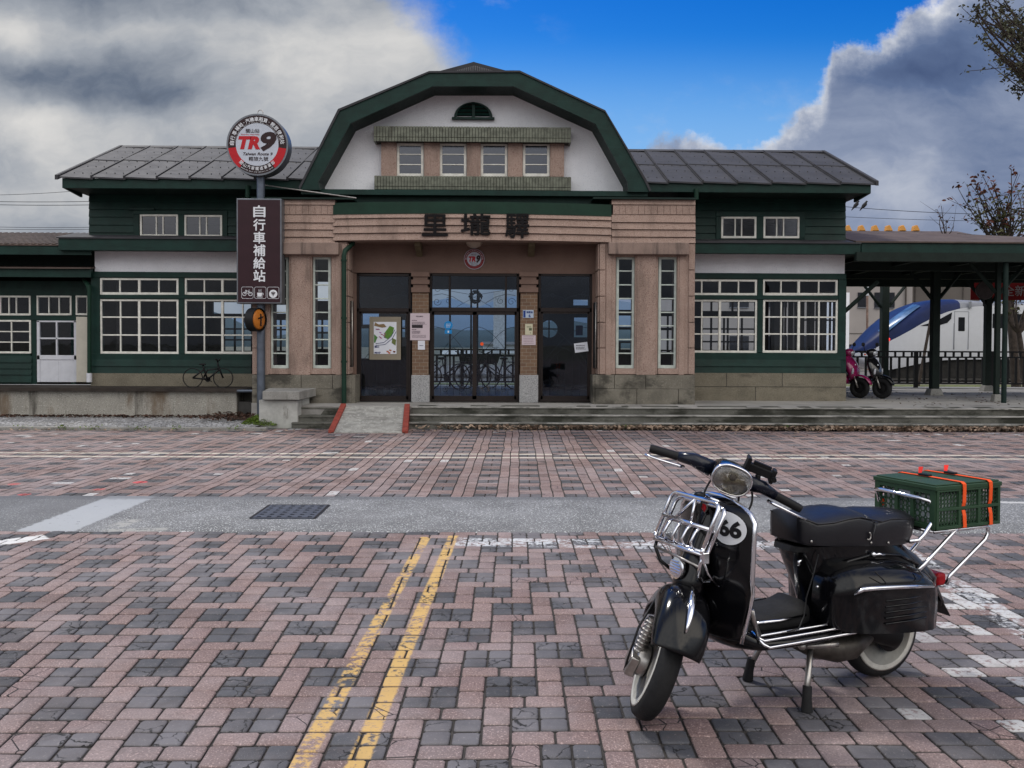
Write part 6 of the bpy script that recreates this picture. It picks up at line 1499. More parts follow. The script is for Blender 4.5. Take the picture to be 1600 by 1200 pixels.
# ------------------------------------------------------------------ classic scooter in front
TH = radians(203); SO = Vector((1.19,3.742,0))
MT = Matrix.Translation(SO) @ Matrix.Rotation(TH,4,'Z')
S_ = empty('classic_scooter', SO, 'glossy black classic scooter with chrome front rack parked on its stand', 'scooter'); S_.rotation_euler.z = TH
KB = dict(local=True)
def sb(mb, name, mat, parent=None, **k): return mb.build(name, mat, parent or S_, local=True, **k)
A_ = Vector((.28,0,.94)); RK = radians(24); AX = Vector((-sin(RK),0,cos(RK))); MS = Matrix.Translation(A_) @ Matrix.Rotation(radians(64),4,AX) @ Matrix.Translation(-A_)
def wheel(mb_parent, c, xf=None, side=1):
    c = Vector(c)
    prof = [(.125,-.022),(.132,-.036),(.160,-.044),(.185,-.044),(.203,-.034),(.212,-.015),(.2145,0),(.212,.015),(.203,.034),(.185,.044),(.160,.044),(.132,.036),(.125,.022)]
    t = MB(); t.lathe(prof, c, (0,1,0), 48, closed=True)
    for k in range(3):
        pass
    if xf: t.xf(xf)
    w = sb(t,'wheel',RUBBER,mb_parent,smooth=True,autosm=50)
    for s_ in (-1,1):
        g = MB(); g.lathe([(.130,s_*.0372),(.134,s_*.0395),(.150,s_*.0455),(.168,s_*.0468),(.178,s_*.0455)], c, (0,1,0), 48)
        if xf: g.xf(xf)
        sb(g,'whitewall',WWALL,w,smooth=True)
    g = MB(); g.lathe([(.0,-.03),(.05,-.032),(.075,-.018),(.108,-.012),(.118,-.030),(.128,-.036),(.128,.036),(.118,.030),(.108,.012),(.075,.018),(.05,.032),(0,.03)], c, (0,1,0), 40)
    for k in range(5):
        a = 2*pi*k/5; g.lathe([(.009,-.04),(.009,.04)], c+Vector((.065*cos(a),0,.065*sin(a))), (0,1,0), 8)
    if xf: g.xf(xf)
    sb(g,'rim',BPAINT,w,smooth=True,autosm=40)
    return w
wheel(S_, (-.585,.0,.213)).name = 'wheel'
cW = Vector((.28+(.94-.215)*tan(RK)+.012,0,.2165)); 
fk = MB(); fk.tube([(.36,0,.78),(.47,-.0,.52),(.535,-.055,.40),(.56,-.075,.30),(.555,-.078,.235)],.022,12); fk.tube([(.555,-.078,.24),(.60,-.075,.205),(cW.x,-.065,cW.z)],[.03,.028,.03],10); fk.xf(MS); fork = sb(fk,'fork',BPAINT,smooth=True)
wheel(fork, cW, MS)
sh = MB(); sh.tube([(.60,-.095,.40),(.625,-.095,.22)],.020,12)
for k in range(9): sh.lathe([(.024,-.004),(.027,0),(.024,.004)], (.602+.0022*k*1.2,-.095,.385-.018*k), (.13,0,-1), 14)
sh.xf(MS); sb(sh,'shock_absorber',STEELD,fork,smooth=True,autosm=40)
hb = MB(); hb.lathe([(.0,-.105),(.055,-.10),(.062,-.075),(.062,-.045)], cW, (0,1,0), 20); hb.box(cW.x-.05,cW.x+.07,-.125,-.085,cW.z-.05,cW.z+.035); hb.xf(MS); sb(hb,'brake_hub',STEELD,fork,smooth=True,autosm=40,bevel=.006)
cbm = MB(); cbm.tube([tuple(MS @ Vector(p)) for p in ((.52,-.10,.46),(.64,-.14,.36),(.68,-.135,.24),(.64,-.12,.16))],.005,6); sb(cbm,'brake_cable',BPLAS,fork,smooth=True)
# front mudguard
fm = MB(); rings = []
cM = Vector((cW.x-.02,0,cW.z+.035))
for i in range(19):
    t = radians(36+138*i/18); e = min(1, .25+sin(pi*min(1,max(0,(i+.7)/19.4)))*1.05)
    R0 = .262+.045*max(0,sin(t))**2
    w = .088*min(1,.80+.35*sin(pi*min(1,(i+1.5)/20)))+.014
    dx, dz = cos(t), sin(t); ring = []
    drop = .115*min(1,.25+.8*max(0,sin(t-.25)))
    for j in range(13):
        a = pi*j/12; y_ = -w*cos(a); q = sin(a)**.55 if sin(a) > 1e-6 else 0
        r_ = R0-drop*(1-q)
        ring.append((cM.x+dx*r_, y_*(1+.06*(1-q)), cM.z+dz*r_))
    rings.append(ring)
fm.loft(rings, cap=False, closed=False); fm.xf(MS); sb(fm,'front_mudguard',BPAINT,smooth=True,solid=.006,subsurf=1)
cr_ = MB(); pts = []
for i in range(9):
    t = radians(52+46*i/8); R0 = .262+.045*sin(t)**2+.012; pts.append(Vector((cM.x+cos(t)*R0,0,cM.z+sin(t)*R0)))
cr_.tube([MS @ p for p in pts],[.003,.008,.012,.014,.015,.014,.011,.008,.003],10); sb(cr_,'mudguard_crest',CHROME,smooth=True)
# steering head, headlamp, handlebars
hd = MB(); rings = []
for (x,w,z0,z1) in ((-.10,.035,.005,.035),(-.085,.055,-.02,.045),(-.04,.070,-.04,.062),(.02,.077,-.048,.080),(.07,.081,-.036,.088),(.095,.082,-.032,.088)):
    ring = []
    for k in range(20):
        a = 2*pi*k/20; cx_ = cos(a); sx_ = sin(a); zc_ = (z0+z1)/2+.02; hh = (z1-z0)/2
        ring.append(tuple(A_+Vector((x,w*abs(cx_)**.75*(1 if cx_>0 else -1),zc_+hh*abs(sx_)**.8*(1 if sx_>0 else -1)))))
    rings.append(ring)
hd.loft(rings); hd.xf(MS); head = sb(hd,'headset',BPAINT,smooth=True,autosm=60)
hc = A_+Vector((.098,0,.048))
def lring(k,x): return [tuple(hc+Vector((x,.079*k*abs(cos(a))**.78*(1 if cos(a)>0 else -1),.060*k*abs(sin(a))**.85*(1 if sin(a)>0 else -1)))) for a in [2*pi*i/36 for i in range(36)]]
m_ = MB(); m_.loft([lring(1.03,-.012),lring(1.06,.0),lring(1.05,.010),lring(.97,.014),lring(.93,.008)],cap=False); m_.xf(MS); sb(m_,'lamp_rim',CHROME,head,smooth=True)
m_ = MB(); m_.loft([lring(.95,.006),lring(.6,-.008),lring(.25,-.015),lring(.02,-.017)]); m_.xf(MS); sb(m_,'reflector',M('lamp_reflector',(.40,.38,.33),.5,metal=.2,var=.2,vs=30),head,smooth=True)
m_ = MB(); m_.loft([lring(.955,.010),lring(.9,.020),lring(.65,.028),lring(.3,.032),lring(.02,.033)]); m_.xf(MS)
LG = glassmat('headlamp_glass', (.82,.80,.74), .05, .08); sb(m_,'lamp_glass',LG,head,smooth=True)
m_ = MB(); m_.ball(hc+Vector((.004,0,.012)),.016,10,7,(.6,1,1)); 
for k in range(9): y_ = -.058+.116*k/8; m_.box(hc.x+.0015,hc.x+.004,hc.y+y_-.0012,hc.y+y_+.0012,hc.z-.036,hc.z+.036)
m_.xf(MS); sb(m_,'bulb_shield',M('bulb_dark',(.12,.11,.10),.4),head)
for s_ in (1,-1):
    m_ = MB(); m_.tube([tuple(MS @ (A_+Vector(p))) for p in ((.0,s_*.07,.03),(-.015,s_*.15,.032),(-.02,s_*.215,.018))],[.036,.028,.020],14); arm = sb(m_,'handlebar_arm',M('switch_blue_black',(.005,.007,.016),.25,var=.1,coat=.3),head,smooth=True)
    m_ = MB(); m_.tube([tuple(MS @ (A_+Vector(p))) for p in ((-.02,s_*.215,.018),(-.02,s_*.22,.018),(-.022,s_*.32,.006),(-.022,s_*.335,.004))],[.020,.0185,.0185,.0165],14); sb(m_,'grip',BPLAS,head,smooth=True,autosm=50)
    m_ = MB(); m_.tube([tuple(MS @ (A_+Vector(p))) for p in ((.03,s_*.185,-.0),(.055,s_*.21,.004),(.052,s_*.30,-.004),(.040,s_*.352,-.010))],[.008,.007,.005,.006],8); sb(m_,'brake_lever',CHROME,head,smooth=True)
# phone holder on the left arm
m_ = MB(); q = A_+Vector((-.02,.115,.075)); m_.tube([A_+Vector((-.01,.13,.03)),q],.012,8); m_.box(q.x-.02,q.x+.01,q.y-.05,q.y+.055,q.z-.0,q.z+.035); m_.box(q.x-.03,q.x+.015,q.y-.065,q.y-.048,q.z-.015,q.z+.055); m_.box(q.x-.03,q.x+.015,q.y+.05,q.y+.066,q.z-.015,q.z+.045); m_.xf(MS); sb(m_,'phone_holder',BPLAS,head,bevel=.004)
# legshield
def hwz(z):
    if z < .80: return .205+.05*min(1,max(0,(z-.33)/.2))-.012*max(0,(z-.55)/.25)
    t = (z-.80)/.085; return .243*sqrt(max(0,1-t*t))
def s0z(z): return .352-.10*max(0,z-.60)**1.0*.9+.05*max(0,.52-z)*1.2
def shield_pt(u, z, off=0): return Vector((s0z(z)+.045-.058*abs(u)**2.2+off, u*hwz(z), z))
zs = [.335,.38,.43,.48,.54,.60,.66,.72,.77,.81,.84,.862,.878,.884]
m_ = MB(); us = [i/8-1 for i in range(17)]
m_.loft([[tuple(shield_pt(u,z)) for u in us] for z in zs], cap=False, closed=False)
shd = sb(m_,'legshield',BPAINT,smooth=True,solid=.007,subsurf=1)
m_ = MB(); pts = [shield_pt(1,z) for z in zs]+[shield_pt(-1,z) for z in zs[::-1]]; m_.tube([(p.x,p.y,p.z) for p in pts],.0095,8); sb(m_,'shield_trim',CHROME,shd,smooth=True)
# steering column cover (horn cast) and horn
m_ = MB(); rings = []
for z,x,w,d_ in ((.885,.345,.035,.03),(.80,.375,.048,.05),(.70,.405,.060,.065),(.62,.43,.070,.075),(.56,.455,.078,.08),(.52,.47,.082,.07),(.49,.46,.07,.05)):
    rings.append([(x-.02+d_*cos(a)*(1 if cos(a)>0 else .3),w*sin(a),z) for a in [2*pi*k/20 for k in range(20)]])
m_.loft(rings); col_ = sb(m_,'column_cover',BPAINT,shd,smooth=True)
d_ = Vector((.96,.0,.10)).normalized(); hq = Vector((.515,0,.602)); m_ = MB(); m_.lathe([(.044,-.012),(.047,0),(.044,.006),(.036,.008)],hq,d_,28); hr = sb(m_,'horn_rim',CHROME,col_,smooth=True,autosm=40)
m_ = MB(); m_.lathe([(.041,.002),(0,.002)],hq,d_,24); sb(m_,'horn_mesh',BPLAS,hr)
m_ = MB()
for k in range(6): z = -.028+.0112*k; hw_ = sqrt(.036**2-z*z); m_.tube([hq+Vector((.008,-hw_,z)),hq+Vector((.008,hw_,z))],.0028,5)
sb(m_,'horn_bars',CHROME,hr)
# belly below the shield
m_ = MB(); rings = []
for (x,w,z0,z1) in ((.40,.10,.33,.50),(.37,.17,.30,.46),(.33,.20,.285,.40),(.25,.215,.275,.345),(.10,.22,.27,.335),(-.05,.22,.27,.335),(-.16,.21,.275,.34),(-.22,.15,.28,.34)):
    rings.append([(x,w*abs(cos(a))**.6*(1 if cos(a)>0 else -1),(z0+z1)/2+(z1-z0)/2*abs(sin(a))**.7*(1 if sin(a)>0 else -1)) for a in [2*pi*k/24 for k in range(24)]])
m_.loft(rings); fl_ = sb(m_,'floorboard',BPAINT,smooth=True)
m_ = MB()
m_.loft([[(x,w*abs(cos(a))**.5*(1 if cos(a)>0 else -1),z+h*abs(sin(a))**.6*(1 if sin(a)>0 else -1)) for a in [2*pi*k/20 for k in range(20)]] for x,w,z,h in ((.30,.10,.335,.03),(.24,.115,.345,.034),(.10,.12,.35,.036),(-.03,.12,.355,.04),(-.08,.11,.37,.05))]); sb(m_,'floor_mat',RUBBER,fl_,smooth=True)
for s_ in (1,-1):
    m_ = MB(); m_.tube([(.235,s_*.125,.375),(.10,s_*.13,.372),(-.045,s_*.125,.378)],.0065,6); sb(m_,'mat_trim',CHROME,fl_,smooth=True)
    for k,(l_,x1,z) in enumerate(((.178,-.125,.347),(.212,-.17,.338),(.245,-.215,.322))):
        m_ = MB(); m_.tube([(.275,s_*.175,.36),(.262,s_*(l_-.01),z+.004),(.245,s_*(l_+.0),z-.006),(.10,s_*(l_+.002),z-.004),(x1+.02,s_*l_,z-.003),(x1,s_*l_,z-.001)],.0062,7); sb(m_,'foot_rail',CHROME,fl_,smooth=True)
# rear frame under the seat
def sup(x0,x1,w,z,p=.62,n=32): 
    cx_, hx = (x0+x1)/2, (x1-x0)/2; return [(cx_+hx*abs(cos(a))**p*(1 if cos(a)>0 else -1),w*abs(sin(a))**p*(1 if sin(a)>0 else -1),z) for a in [2*pi*k/n for k in range(n)]]
m_ = MB(); m_.loft([sup(-.42,-.18,.10,.30),sup(-.66,-.17,.13,.345),sup(-.86,-.155,.15,.40),sup(-.87,-.135,.15,.45),sup(-.80,-.105,.147,.51),sup(-.74,-.08,.144,.56),sup(-.66,-.06,.142,.61),sup(-.60,-.05,.14,.655)]); bd = sb(m_,'body',BPAINT,smooth=True,autosm=60)
m_ = MB(); m_.loft([[(x,w*sin(a),z+w*.62*cos(a)) for a in [pi*(k/16-.5) for k in range(17)]] for x,w,z in ((-.60,.12,.46),(-.75,.115,.42),(-.86,.09,.37),(-.93,.055,.31),(-.955,.02,.27))],closed=False,cap=False); sb(m_,'tail_fairing',BPAINT,bd,smooth=True,solid=.01)
m_ = MB(); m_.box(-1.01,-.92,-.055,.055,.235,.24); m_.xf(Matrix.Translation((-.94,0,.30)) @ Matrix.Rotation(radians(-55),4,'Y') @ Matrix.Translation((.94,0,-.24))); sb(m_,'mudflap',BPLAS,bd)
m_ = MB(); m_.box(-.96,-.90,-.05,.05,.385,.445); tl = sb(m_,'tail_light',RED,bd,bevel=.015,segs=3)
# side cowls
for s_ in (1,-1):
    m_ = MB(); rings = []
    for (x,z0,z1,o) in ((-.098,.385,.44,.15),(-.108,.345,.52,.205),(-.145,.328,.566,.258),(-.22,.320,.588,.284),(-.34,.308,.592,.292),(-.46,.296,.585,.290),(-.56,.287,.560,.280),(-.63,.281,.525,.266),(-.668,.280,.495,.248),(-.680,.285,.465,.215)):
        if s_ < 0: x = -.25+(x+.098)*.74
        ring = []
        for k in range(18):
            t = k/17; 
            if t < .62: tt = t/.62; z = z0+(z1-z0)*.68*tt; y_ = o*(.97+.03*sin(pi*tt/2))
            else: a = (t-.62)/.38*pi/2; z = z0+(z1-z0)*(.68+.32*sin(a)); y_ = .10+(o-.10)*cos(a)**.6
            ring.append((x,s_*y_,z))
        rings.append([(x,s_*.10,z0)]+ring)
    m_.loft(rings,cap=True); cw = sb(m_,'side_cowl',BPAINT,smooth=True,autosm=50)
    if s_ < 0: continue
    m_ = MB(); m_.tube([(-.165,s_*.27,.488),(-.19,s_*.292,.512),(-.26,s_*.304,.513),(-.45,s_*.306,.500),(-.60,s_*.283,.478)],[.006,.010,.010,.009,.006],8); sb(m_,'cowl_trim',CHROME,cw,smooth=True)
    m_ = MB()
    for k in range(5): z = .352+.024*k; m_.tube([(-.32,s_*.2895,z),(-.45,s_*.2915,z-.002),(-.57,s_*.2735,z-.005)],.0042,5)
    sb(m_,'cowl_louvre',BPAINT,cw,smooth=True)
    m_ = MB(); m_.tube([(-.265,s_*.283,.575),(-.29,s_*.300,.545),(-.31,s_*.300,.525),(-.50,s_*.297,.515),(-.535,s_*.285,.53),(-.53,s_*.262,.553)],.003,5); sb(m_,'cowl_panel_line',BPLAS,cw,smooth=True)
    m_ = MB(); m_.tube([(-.10,s_*.15,.36),(-.115,s_*.155,.46),(-.16,s_*.155,.54),(-.25,s_*.150,.588),(-.40,s_*.146,.605),(-.56,s_*.142,.585),(-.68,s_*.13,.53)],.007,7); sb(m_,'cowl_flange',BPAINT,bd,smooth=True)
m_ = MB(); m_.tube([(-.38,.15,.60),(-.40,.175,.612),(-.44,.165,.602)],.006,6); m_.ball((-.385,.158,.608),.012,8,6); sb(m_,'cowl_clip',CHROME,bd,smooth=True)
# seat
m_ = MB(); rings = []
def seatring(x, w, zb_, zt, crown=.018):
    h = zt-zb_; pr = [(-.96,0),(-.3,-.004),(.3,-.004),(.96,0),(.985,.012),(1.0,h*.5),(.99,h-.020),(.965,h-.008),(.90,h-.001),(.6,h+crown*.6),(.3,h+crown*.9),(0,h+crown),(-.3,h+crown*.9),(-.6,h+crown*.6),(-.90,h-.001),(-.965,h-.008),(-.99,h-.020),(-1.0,h*.5),(-.985,.012)]
    return [(x,w*a,zb_+b_) for a,b_ in pr]
for (x,w,zb_,zt) in ((-.036,.080,.674,.780),(-.046,.104,.670,.783),(-.07,.120,.662,.775),(-.10,.134,.664,.762),(-.18,.142,.656,.764),(-.26,.148,.650,.776),(-.32,.150,.646,.778),(-.38,.150,.641,.764),(-.412,.150,.638,.744),(-.44,.150,.636,.750),(-.50,.146,.632,.756),(-.58,.140,.628,.750),(-.62,.134,.632,.748),(-.655,.122,.660,.744),(-.685,.105,.700,.738),(-.695,.085,.715,.734)): rings.append(seatring(x,w,zb_,zt))
m_.loft(rings); seat = sb(m_,'seat',SEATM,smooth=True,autosm=70)
for s_ in (1,-1):
    m_ = MB(); m_.tube([(-.036,s_*.078,.779),(-.046,s_*.102,.777),(-.10,s_*.133,.756),(-.18,s_*.141,.758),(-.26,s_*.147,.770),(-.32,s_*.149,.772),(-.38,s_*.149,.758),(-.44,s_*.149,.744),(-.50,s_*.145,.750),(-.62,s_*.133,.742),(-.69,s_*.100,.730)],.0035,5); sb(m_,'seat_piping',SEATM,seat,smooth=True)
    for x in (-.04,-.14,-.235,-.35,-.45): m_ = MB(); m_.ball((x-.03,s_*(.124+.026*min(1,-x*3)),.688-.040*min(1,-x/.45)),.0065,10,7,(1,.6,1)); sb(m_,'seat_stud',STEELD,seat,smooth=True)
m_ = MB(); m_.tube([(-.405,.0,.766),(-.405,.09,.762),(-.402,.154,.742),(-.385,.158,.70),(-.372,.158,.672)],.0035,5); sb(m_,'seat_strap',SEATM,seat,smooth=True)
m_ = MB(); m_.tube([(-.355+.012*cos(a),.160,.690+.016*sin(a)) for a in [radians(100+30*i) for i in range(8)]],.0035,6); sb(m_,'seat_hook',STEELD,seat,smooth=True)
m_ = MB(); m_.loft([sup(-.60,-.02,.118,.63),sup(-.62,-.03,.130,.652)]); sb(m_,'seat_base',BPLAS,seat)
m_ = MB(); m_.tube([(-.10,.135,.63),(-.06,.15,.55),(-.02,.155,.46),(.0,.165,.39),(.05,.19,.35),(.12,.20,.35)],.003,5); sb(m_,'cable',BPLAS,smooth=True)
m_ = MB(); m_.tube([(-.065,.08,.60),(-.04,.085,.592),(-.045,.085,.575)],.006,6); m_.tube([(-.12,.12,.49),(-.10,.13,.49)],.006,6); sb(m_,'body_hook',CHROME,bd,smooth=True)
for p_ in (((.02,.05,.02),(.10,.09,-.05),(.13,.06,-.14),(.10,.03,-.22)),((.02,-.05,.02),(.11,-.10,-.04),(.15,-.07,-.13),(.11,-.02,-.22)),((-.02,.12,.0),(.05,.16,-.06),(.07,.10,-.13),(.06,.04,-.19))):
    m_ = MB(); a_, b_, c_, d_ = [Vector(q) for q in p_]; pts = [a_*(1-t)**3+b_*3*t*(1-t)**2+c_*3*t*t*(1-t)+d_*t**3 for t in [i/12 for i in range(13)]]
    m_.tube([tuple(MS @ (A_+q)) for q in pts],.0045,6); sb(m_,'control_cable',BPLAS,head,smooth=True)
m_ = MB(); q = A_+Vector((-.02,.115,.075)); m_.box(q.x-.012,q.x+.004,q.y-.035,q.y+.04,q.z+.035,q.z+.05); m_.tube([q+Vector((-.03,-.06,.05)),q+Vector((.02,-.06,.05))],.008,8); m_.tube([q+Vector((-.03,.062,.01)),q+Vector((.03,.062,.01))],.011,8); m_.xf(MS); sb(m_,'phone_clamp',BPLAS,head)
# pedal, stand, exhaust
m_ = MB(); m_.tube([(.31,.16,.46),(.29,.17,.43),(.27,.18,.40)],[.012,.014,.012],8); m_.ball((.285,.155,.475),.026,12,8,(.4,1,1)); sb(m_,'lock',CHROME,shd,smooth=True)
m_ = MB(); m_.tube([(.325,.235,.47),(.30,.215,.42),(.262,.20,.355)],[.010,.011,.012],8); sb(m_,'strut',STEELD,shd,smooth=True)
m_ = MB(); m_.tube([(.42,.06,.545),(.335,.20,.535),(.325,.232,.535),(.318,.236,.545)],.0055,6); sb(m_,'shield_stay',CHROME,shd,smooth=True)
st_ = MB(); st_.tube([(-.10,.10,.29),(-.10,-.10,.29)],.016,8); stand = sb(st_,'stand',STEELD,smooth=True)
for s_ in (1,-1):
    m_ = MB(); m_.tube([(-.10,s_*.10,.285),(-.03,s_*.16,.13),(.0,s_*.182,.05)],.013,10); lg = sb(m_,'stand_leg',STEELD,stand,smooth=True)
    m_ = MB(); m_.tube([(-.012,s_*.176,.10),(-.003,s_*.183,.045),(.0,s_*.187,.012),(.0,s_*.188,.0)],[.019,.020,.024,.024],12); sb(m_,'rubber_foot',RUBBER,lg,smooth=True,autosm=50)
m_ = MB(); m_.tube([(-.02,.16,.26),(-.12,.19,.262),(-.15,.20,.266)],[.012,.014,.013],10); m_.ball((-.0,.155,.262),.018,8,6); sb(m_,'kick_pedal',STEELD,smooth=True)
m_ = MB(); m_.tube([(-.02,.02,.25),(-.14,.06,.215),(-.24,.10,.205),(-.30,.11,.21),(-.42,.10,.235)],[.02,.05,.062,.06,.03],14); sb(m_,'exhaust',TAN,smooth=True)
m_ = MB(); m_.tube([(-.28,.02,.34),(-.40,.085,.27),(-.585,.08,.215)],[.06,.055,.06],12); m_.lathe([(.075,.06),(.08,.075),(.05,.095),(.018,.10),(.018,.115),(0,.116)],(-.585,0,.213),(0,1,0),24); sb(m_,'engine_case',BPLAS,smooth=True,autosm=40)
m_ = MB(); m_.box(-.02,.03,-.03,.03,.24,.28); sb(m_,'brake_switch',BPLAS)
# chrome rack in front of the shield
rk_ = MB(); w = .165
def rtube(pts, r=.0085, nm='rack_tube', n=10, mat=CHROME):
    m_ = MB(); m_.tube(pts, r, n); return sb(m_, nm, mat, RACK, smooth=True)
def rloop(top, bot, w, rad=.035):
    (xt,zt),(xb,zb_) = top, bot; pts = [(xb,-w,zb_)]
    for i in range(6):
        a = pi/2*i/5; f = rad*(1-sin(a)); g = rad*(1-cos(a)); L = sqrt((xt-xb)**2+(zt-zb_)**2); ux, uz = (xt-xb)/L, (zt-zb_)/L
        pts.append((xt-ux*f*1.0,-w+g,zt-uz*f))
    pts += [(x,-y_,z) for x,y_,z in pts[::-1]]
    return pts
RACK = sb((lambda m_: (m_.tube(rloop((.425,.882),(.505,.715),w),.0088,10),m_)[1])(MB()),'front_rack',CHROME,smooth=True)
rtube(rloop((.398,.860),(.487,.690),w+.002)); 
rtube([(.487,-w,.690),(.505,-w,.682),(.514,-w,.686),(.514,w,.692),(.505,w,.688),(.487,w,.690)])
rtube([(.487,-w,.690),(.487,w,.690)])
rtube([(.472,-w,.787),(.472,w,.783)]); rtube([(.447,-w-.002,.768),(.447,w+.002,.772)],.006)
rtube([(.425,.0,.878),(.445,-.06,.82),(.452,-.12,.772)],.0065); rtube([(.425,.0,.878),(.45,.0,.77)],.0065)
for y_ in (-.10,-.035,.03,.09): rtube([(.465,y_,.783),(.49,y_,.76),(.512,y_,.725),(.500,y_,.690)],.0065)
rtube([(.505,w,.715),(.514,w,.692)]); rtube([(.505,-w,.715),(.514,-w,.690)])
for s_ in (1,-1): rtube([(.50,s_*w,.69),(.515,s_*(w-.005),.655),(.505,s_*(w-.03),.60),(.47,s_*(w-.06),.565),(.42,s_*.09,.56),(.39,s_*.08,.575)],.0075,mat=BPAINT if s_<0 else CHROME)
for s_ in (1,-1): rtube([(.487,s_*.12,.685),(.45,s_*.12,.60),(.40,s_*.12,.54)],.0055)
rtube([(.515,-.15,.655),(.513,0,.648),(.515,.15,.640)],.0055,mat=STEELD); rtube([(.40,-.06,.872),(.37,0,.885),(.38,.09,.875)],.008)
m_ = MB(); m_.ball((.405,.0,.892),.022,10,7,(1,1.3,.6)); sb(m_,'rack_clamp',BPLAS,RACK,smooth=True)
m_ = MB(); m_.box(.485,.515,w-.012,w+.014,.655,.70); sb(m_,'rack_bracket',CHROME,RACK,bevel=.004)
# badge, number disc
m_ = MB(); bz = [(-.022,.016),(.0,.020),(.022,.016),(.020,-.006),(.0,-.024),(-.020,-.006)]; m_.prism(bz,-.002,.002)
BM = Matrix.Translation((.405,.03,.845)) @ Matrix.Rotation(radians(90),4,'Z') @ Matrix.Rotation(radians(12),4,'X'); m_.xf(BM); bdg = sb(m_,'badge',STEELD,shd)
m_ = MB(); m_.prism([(x*.78,z*.78+.0005) for x,z in bz],-.0045,.0045); m_.xf(BM); sb(m_,'badge_enamel',SIGNR,bdg)
# disc laid onto the shield surface
uc, zc_ = .585, .778
def onsh(du, dz, off): 
    z = zc_+dz; u_ = uc+du/hwz(z); return tuple(shield_pt(u_,z,off))
m_ = MB(); ring0 = [onsh(0,0,.0075)]; 
for k in range(1,5): ring0 += [onsh(.078*k/4*cos(a),.064*k/4*sin(a),.0075) for a in [2*pi*i/36 for i in range(36)]]
fs = [(0,1+i,1+(i+1)%36) for i in range(36)]
for k in range(3): fs += [(1+k*36+i,1+(k+1)*36+i,1+(k+1)*36+(i+1)%36,1+k*36+(i+1)%36) for i in range(36)]
m_.add(ring0,fs); nd = sb(m_,'number_disc',M('number_disc_white',(.72,.73,.75),.3,var=.02),shd,smooth=True)
vs_, fs_, W0, H0 = text_mesh('66',.045,.0,.0,4)
m_ = MB(); m_.add([onsh(v.x*.104+.008,v.y*.068,.0095) for v in vs_], fs_); sb(m_,'number',M('number_black',(.008,.008,.009),.4),nd)
# rear carrier
def ct(pts, r=.0095, mat=CHROME): m_ = MB(); m_.tube(pts, r, 10); return sb(m_,'carrier_tube',mat,CAR,smooth=True)
CAR = sb((lambda m_: (m_.tube([(-.62,.135,.640),(-.67,.14,.640),(-.70,.145,.665),(-.745,.15,.72),(-.755,.15,.735),(-.745,.15,.80),(-.735,.14,.812),(-.72,.10,.820),(-.70,-.10,.830),(-.705,-.14,.825),(-.73,-.15,.80),(-.75,-.15,.73),(-.70,-.145,.66),(-.62,-.135,.640)],.0095,10),m_)[1])(MB()),'rear_carrier',CHROME,smooth=True)
for s_,x0,x1 in ((1,-.70,-.845),(-1,-.70,-.845)):
    ct([(-.66,s_*.14,.50),(-.70,s_*.145,.53),(-.86,s_*.15,.65),(-.88,s_*.15,.665),(-.90,s_*.15,.675)])
    ct([(-.86,s_*.13,.42),(-.875,s_*.135,.46),(-1.08,s_*.15,.61),(-1.10,s_*.15,.635),(-1.10,s_*.15,.665),(-1.09,s_*.15,.674),(-.75,s_*.15,.674)])
ct([(-.75,-.15,.674),(-.75,.15,.674)]); ct([(-1.09,-.15,.674),(-1.09,.15,.674)]); ct([(-.92,-.15,.674),(-.92,.15,.674)])
for s_ in (1,-1): m_ = MB(); m_.tube([(-.752,s_*.15,.745),(-.752,s_*.15,.775)],.014,8); sb(m_,'orange_tie',ORANGE,CAR,smooth=True,autosm=40)
# ------------------------------------------------------------------ folding crate on the carrier
cx0, cx1, cy_, cz0, cz1 = -1.145, -.738, .172, .686, .888
CRL = MT @ Vector(((cx0+cx1)/2,0,cz0)); C_ = empty('plastic_crate', CRL, 'dark green folding crate with orange straps on the rear carrier', 'crate'); C_.rotation_euler.z = TH
def cb(mb, nm, mat, par=None, **k):
    mb.v = [(x-(cx0+cx1)/2,y,z-cz0) for x,y,z in mb.v]; return mb.build(nm, mat, par or C_, local=True, **k)
def perf(x0,z0,x1,z1,nx,nz,th,put,seed=0):
    """panel with rows of round holes, as a grid of framed octagons"""
    m_ = MB(); random.seed(seed); dx, dz = (x1-x0)/nx, (z1-z0)/nz
    for i in range(nx):
        for j in range(nz):
            cx_, cz_ = x0+dx*(i+.5), z0+dz*(j+.5); r = min(dx,dz)*random.choice((.36,.41,.45)); o = len(m_.v); N = 12
            sq = []; ho = []
            for k in range(N):
                a = 2*pi*k/N; q = 1/max(abs(cos(a)),abs(sin(a))); sq.append((cx_+dx/2*cos(a)*q,cz_+dz/2*sin(a)*q)); ho.append((cx_+r*.95*cos(a),cz_+r*1.05*sin(a)))
            for t in (0,th):
                m_.v += [put(a,b_,t) for a,b_ in sq]+[put(a,b_,t) for a,b_ in ho]
            for k in range(N):
                k2 = (k+1)%N; m_.f += [(o+k,o+k2,o+N+k2,o+N+k),(o+2*N+k2,o+2*N+k,o+3*N+k,o+3*N+k2),(o+N+k,o+N+k2,o+3*N+k2,o+3*N+k)]
    return m_
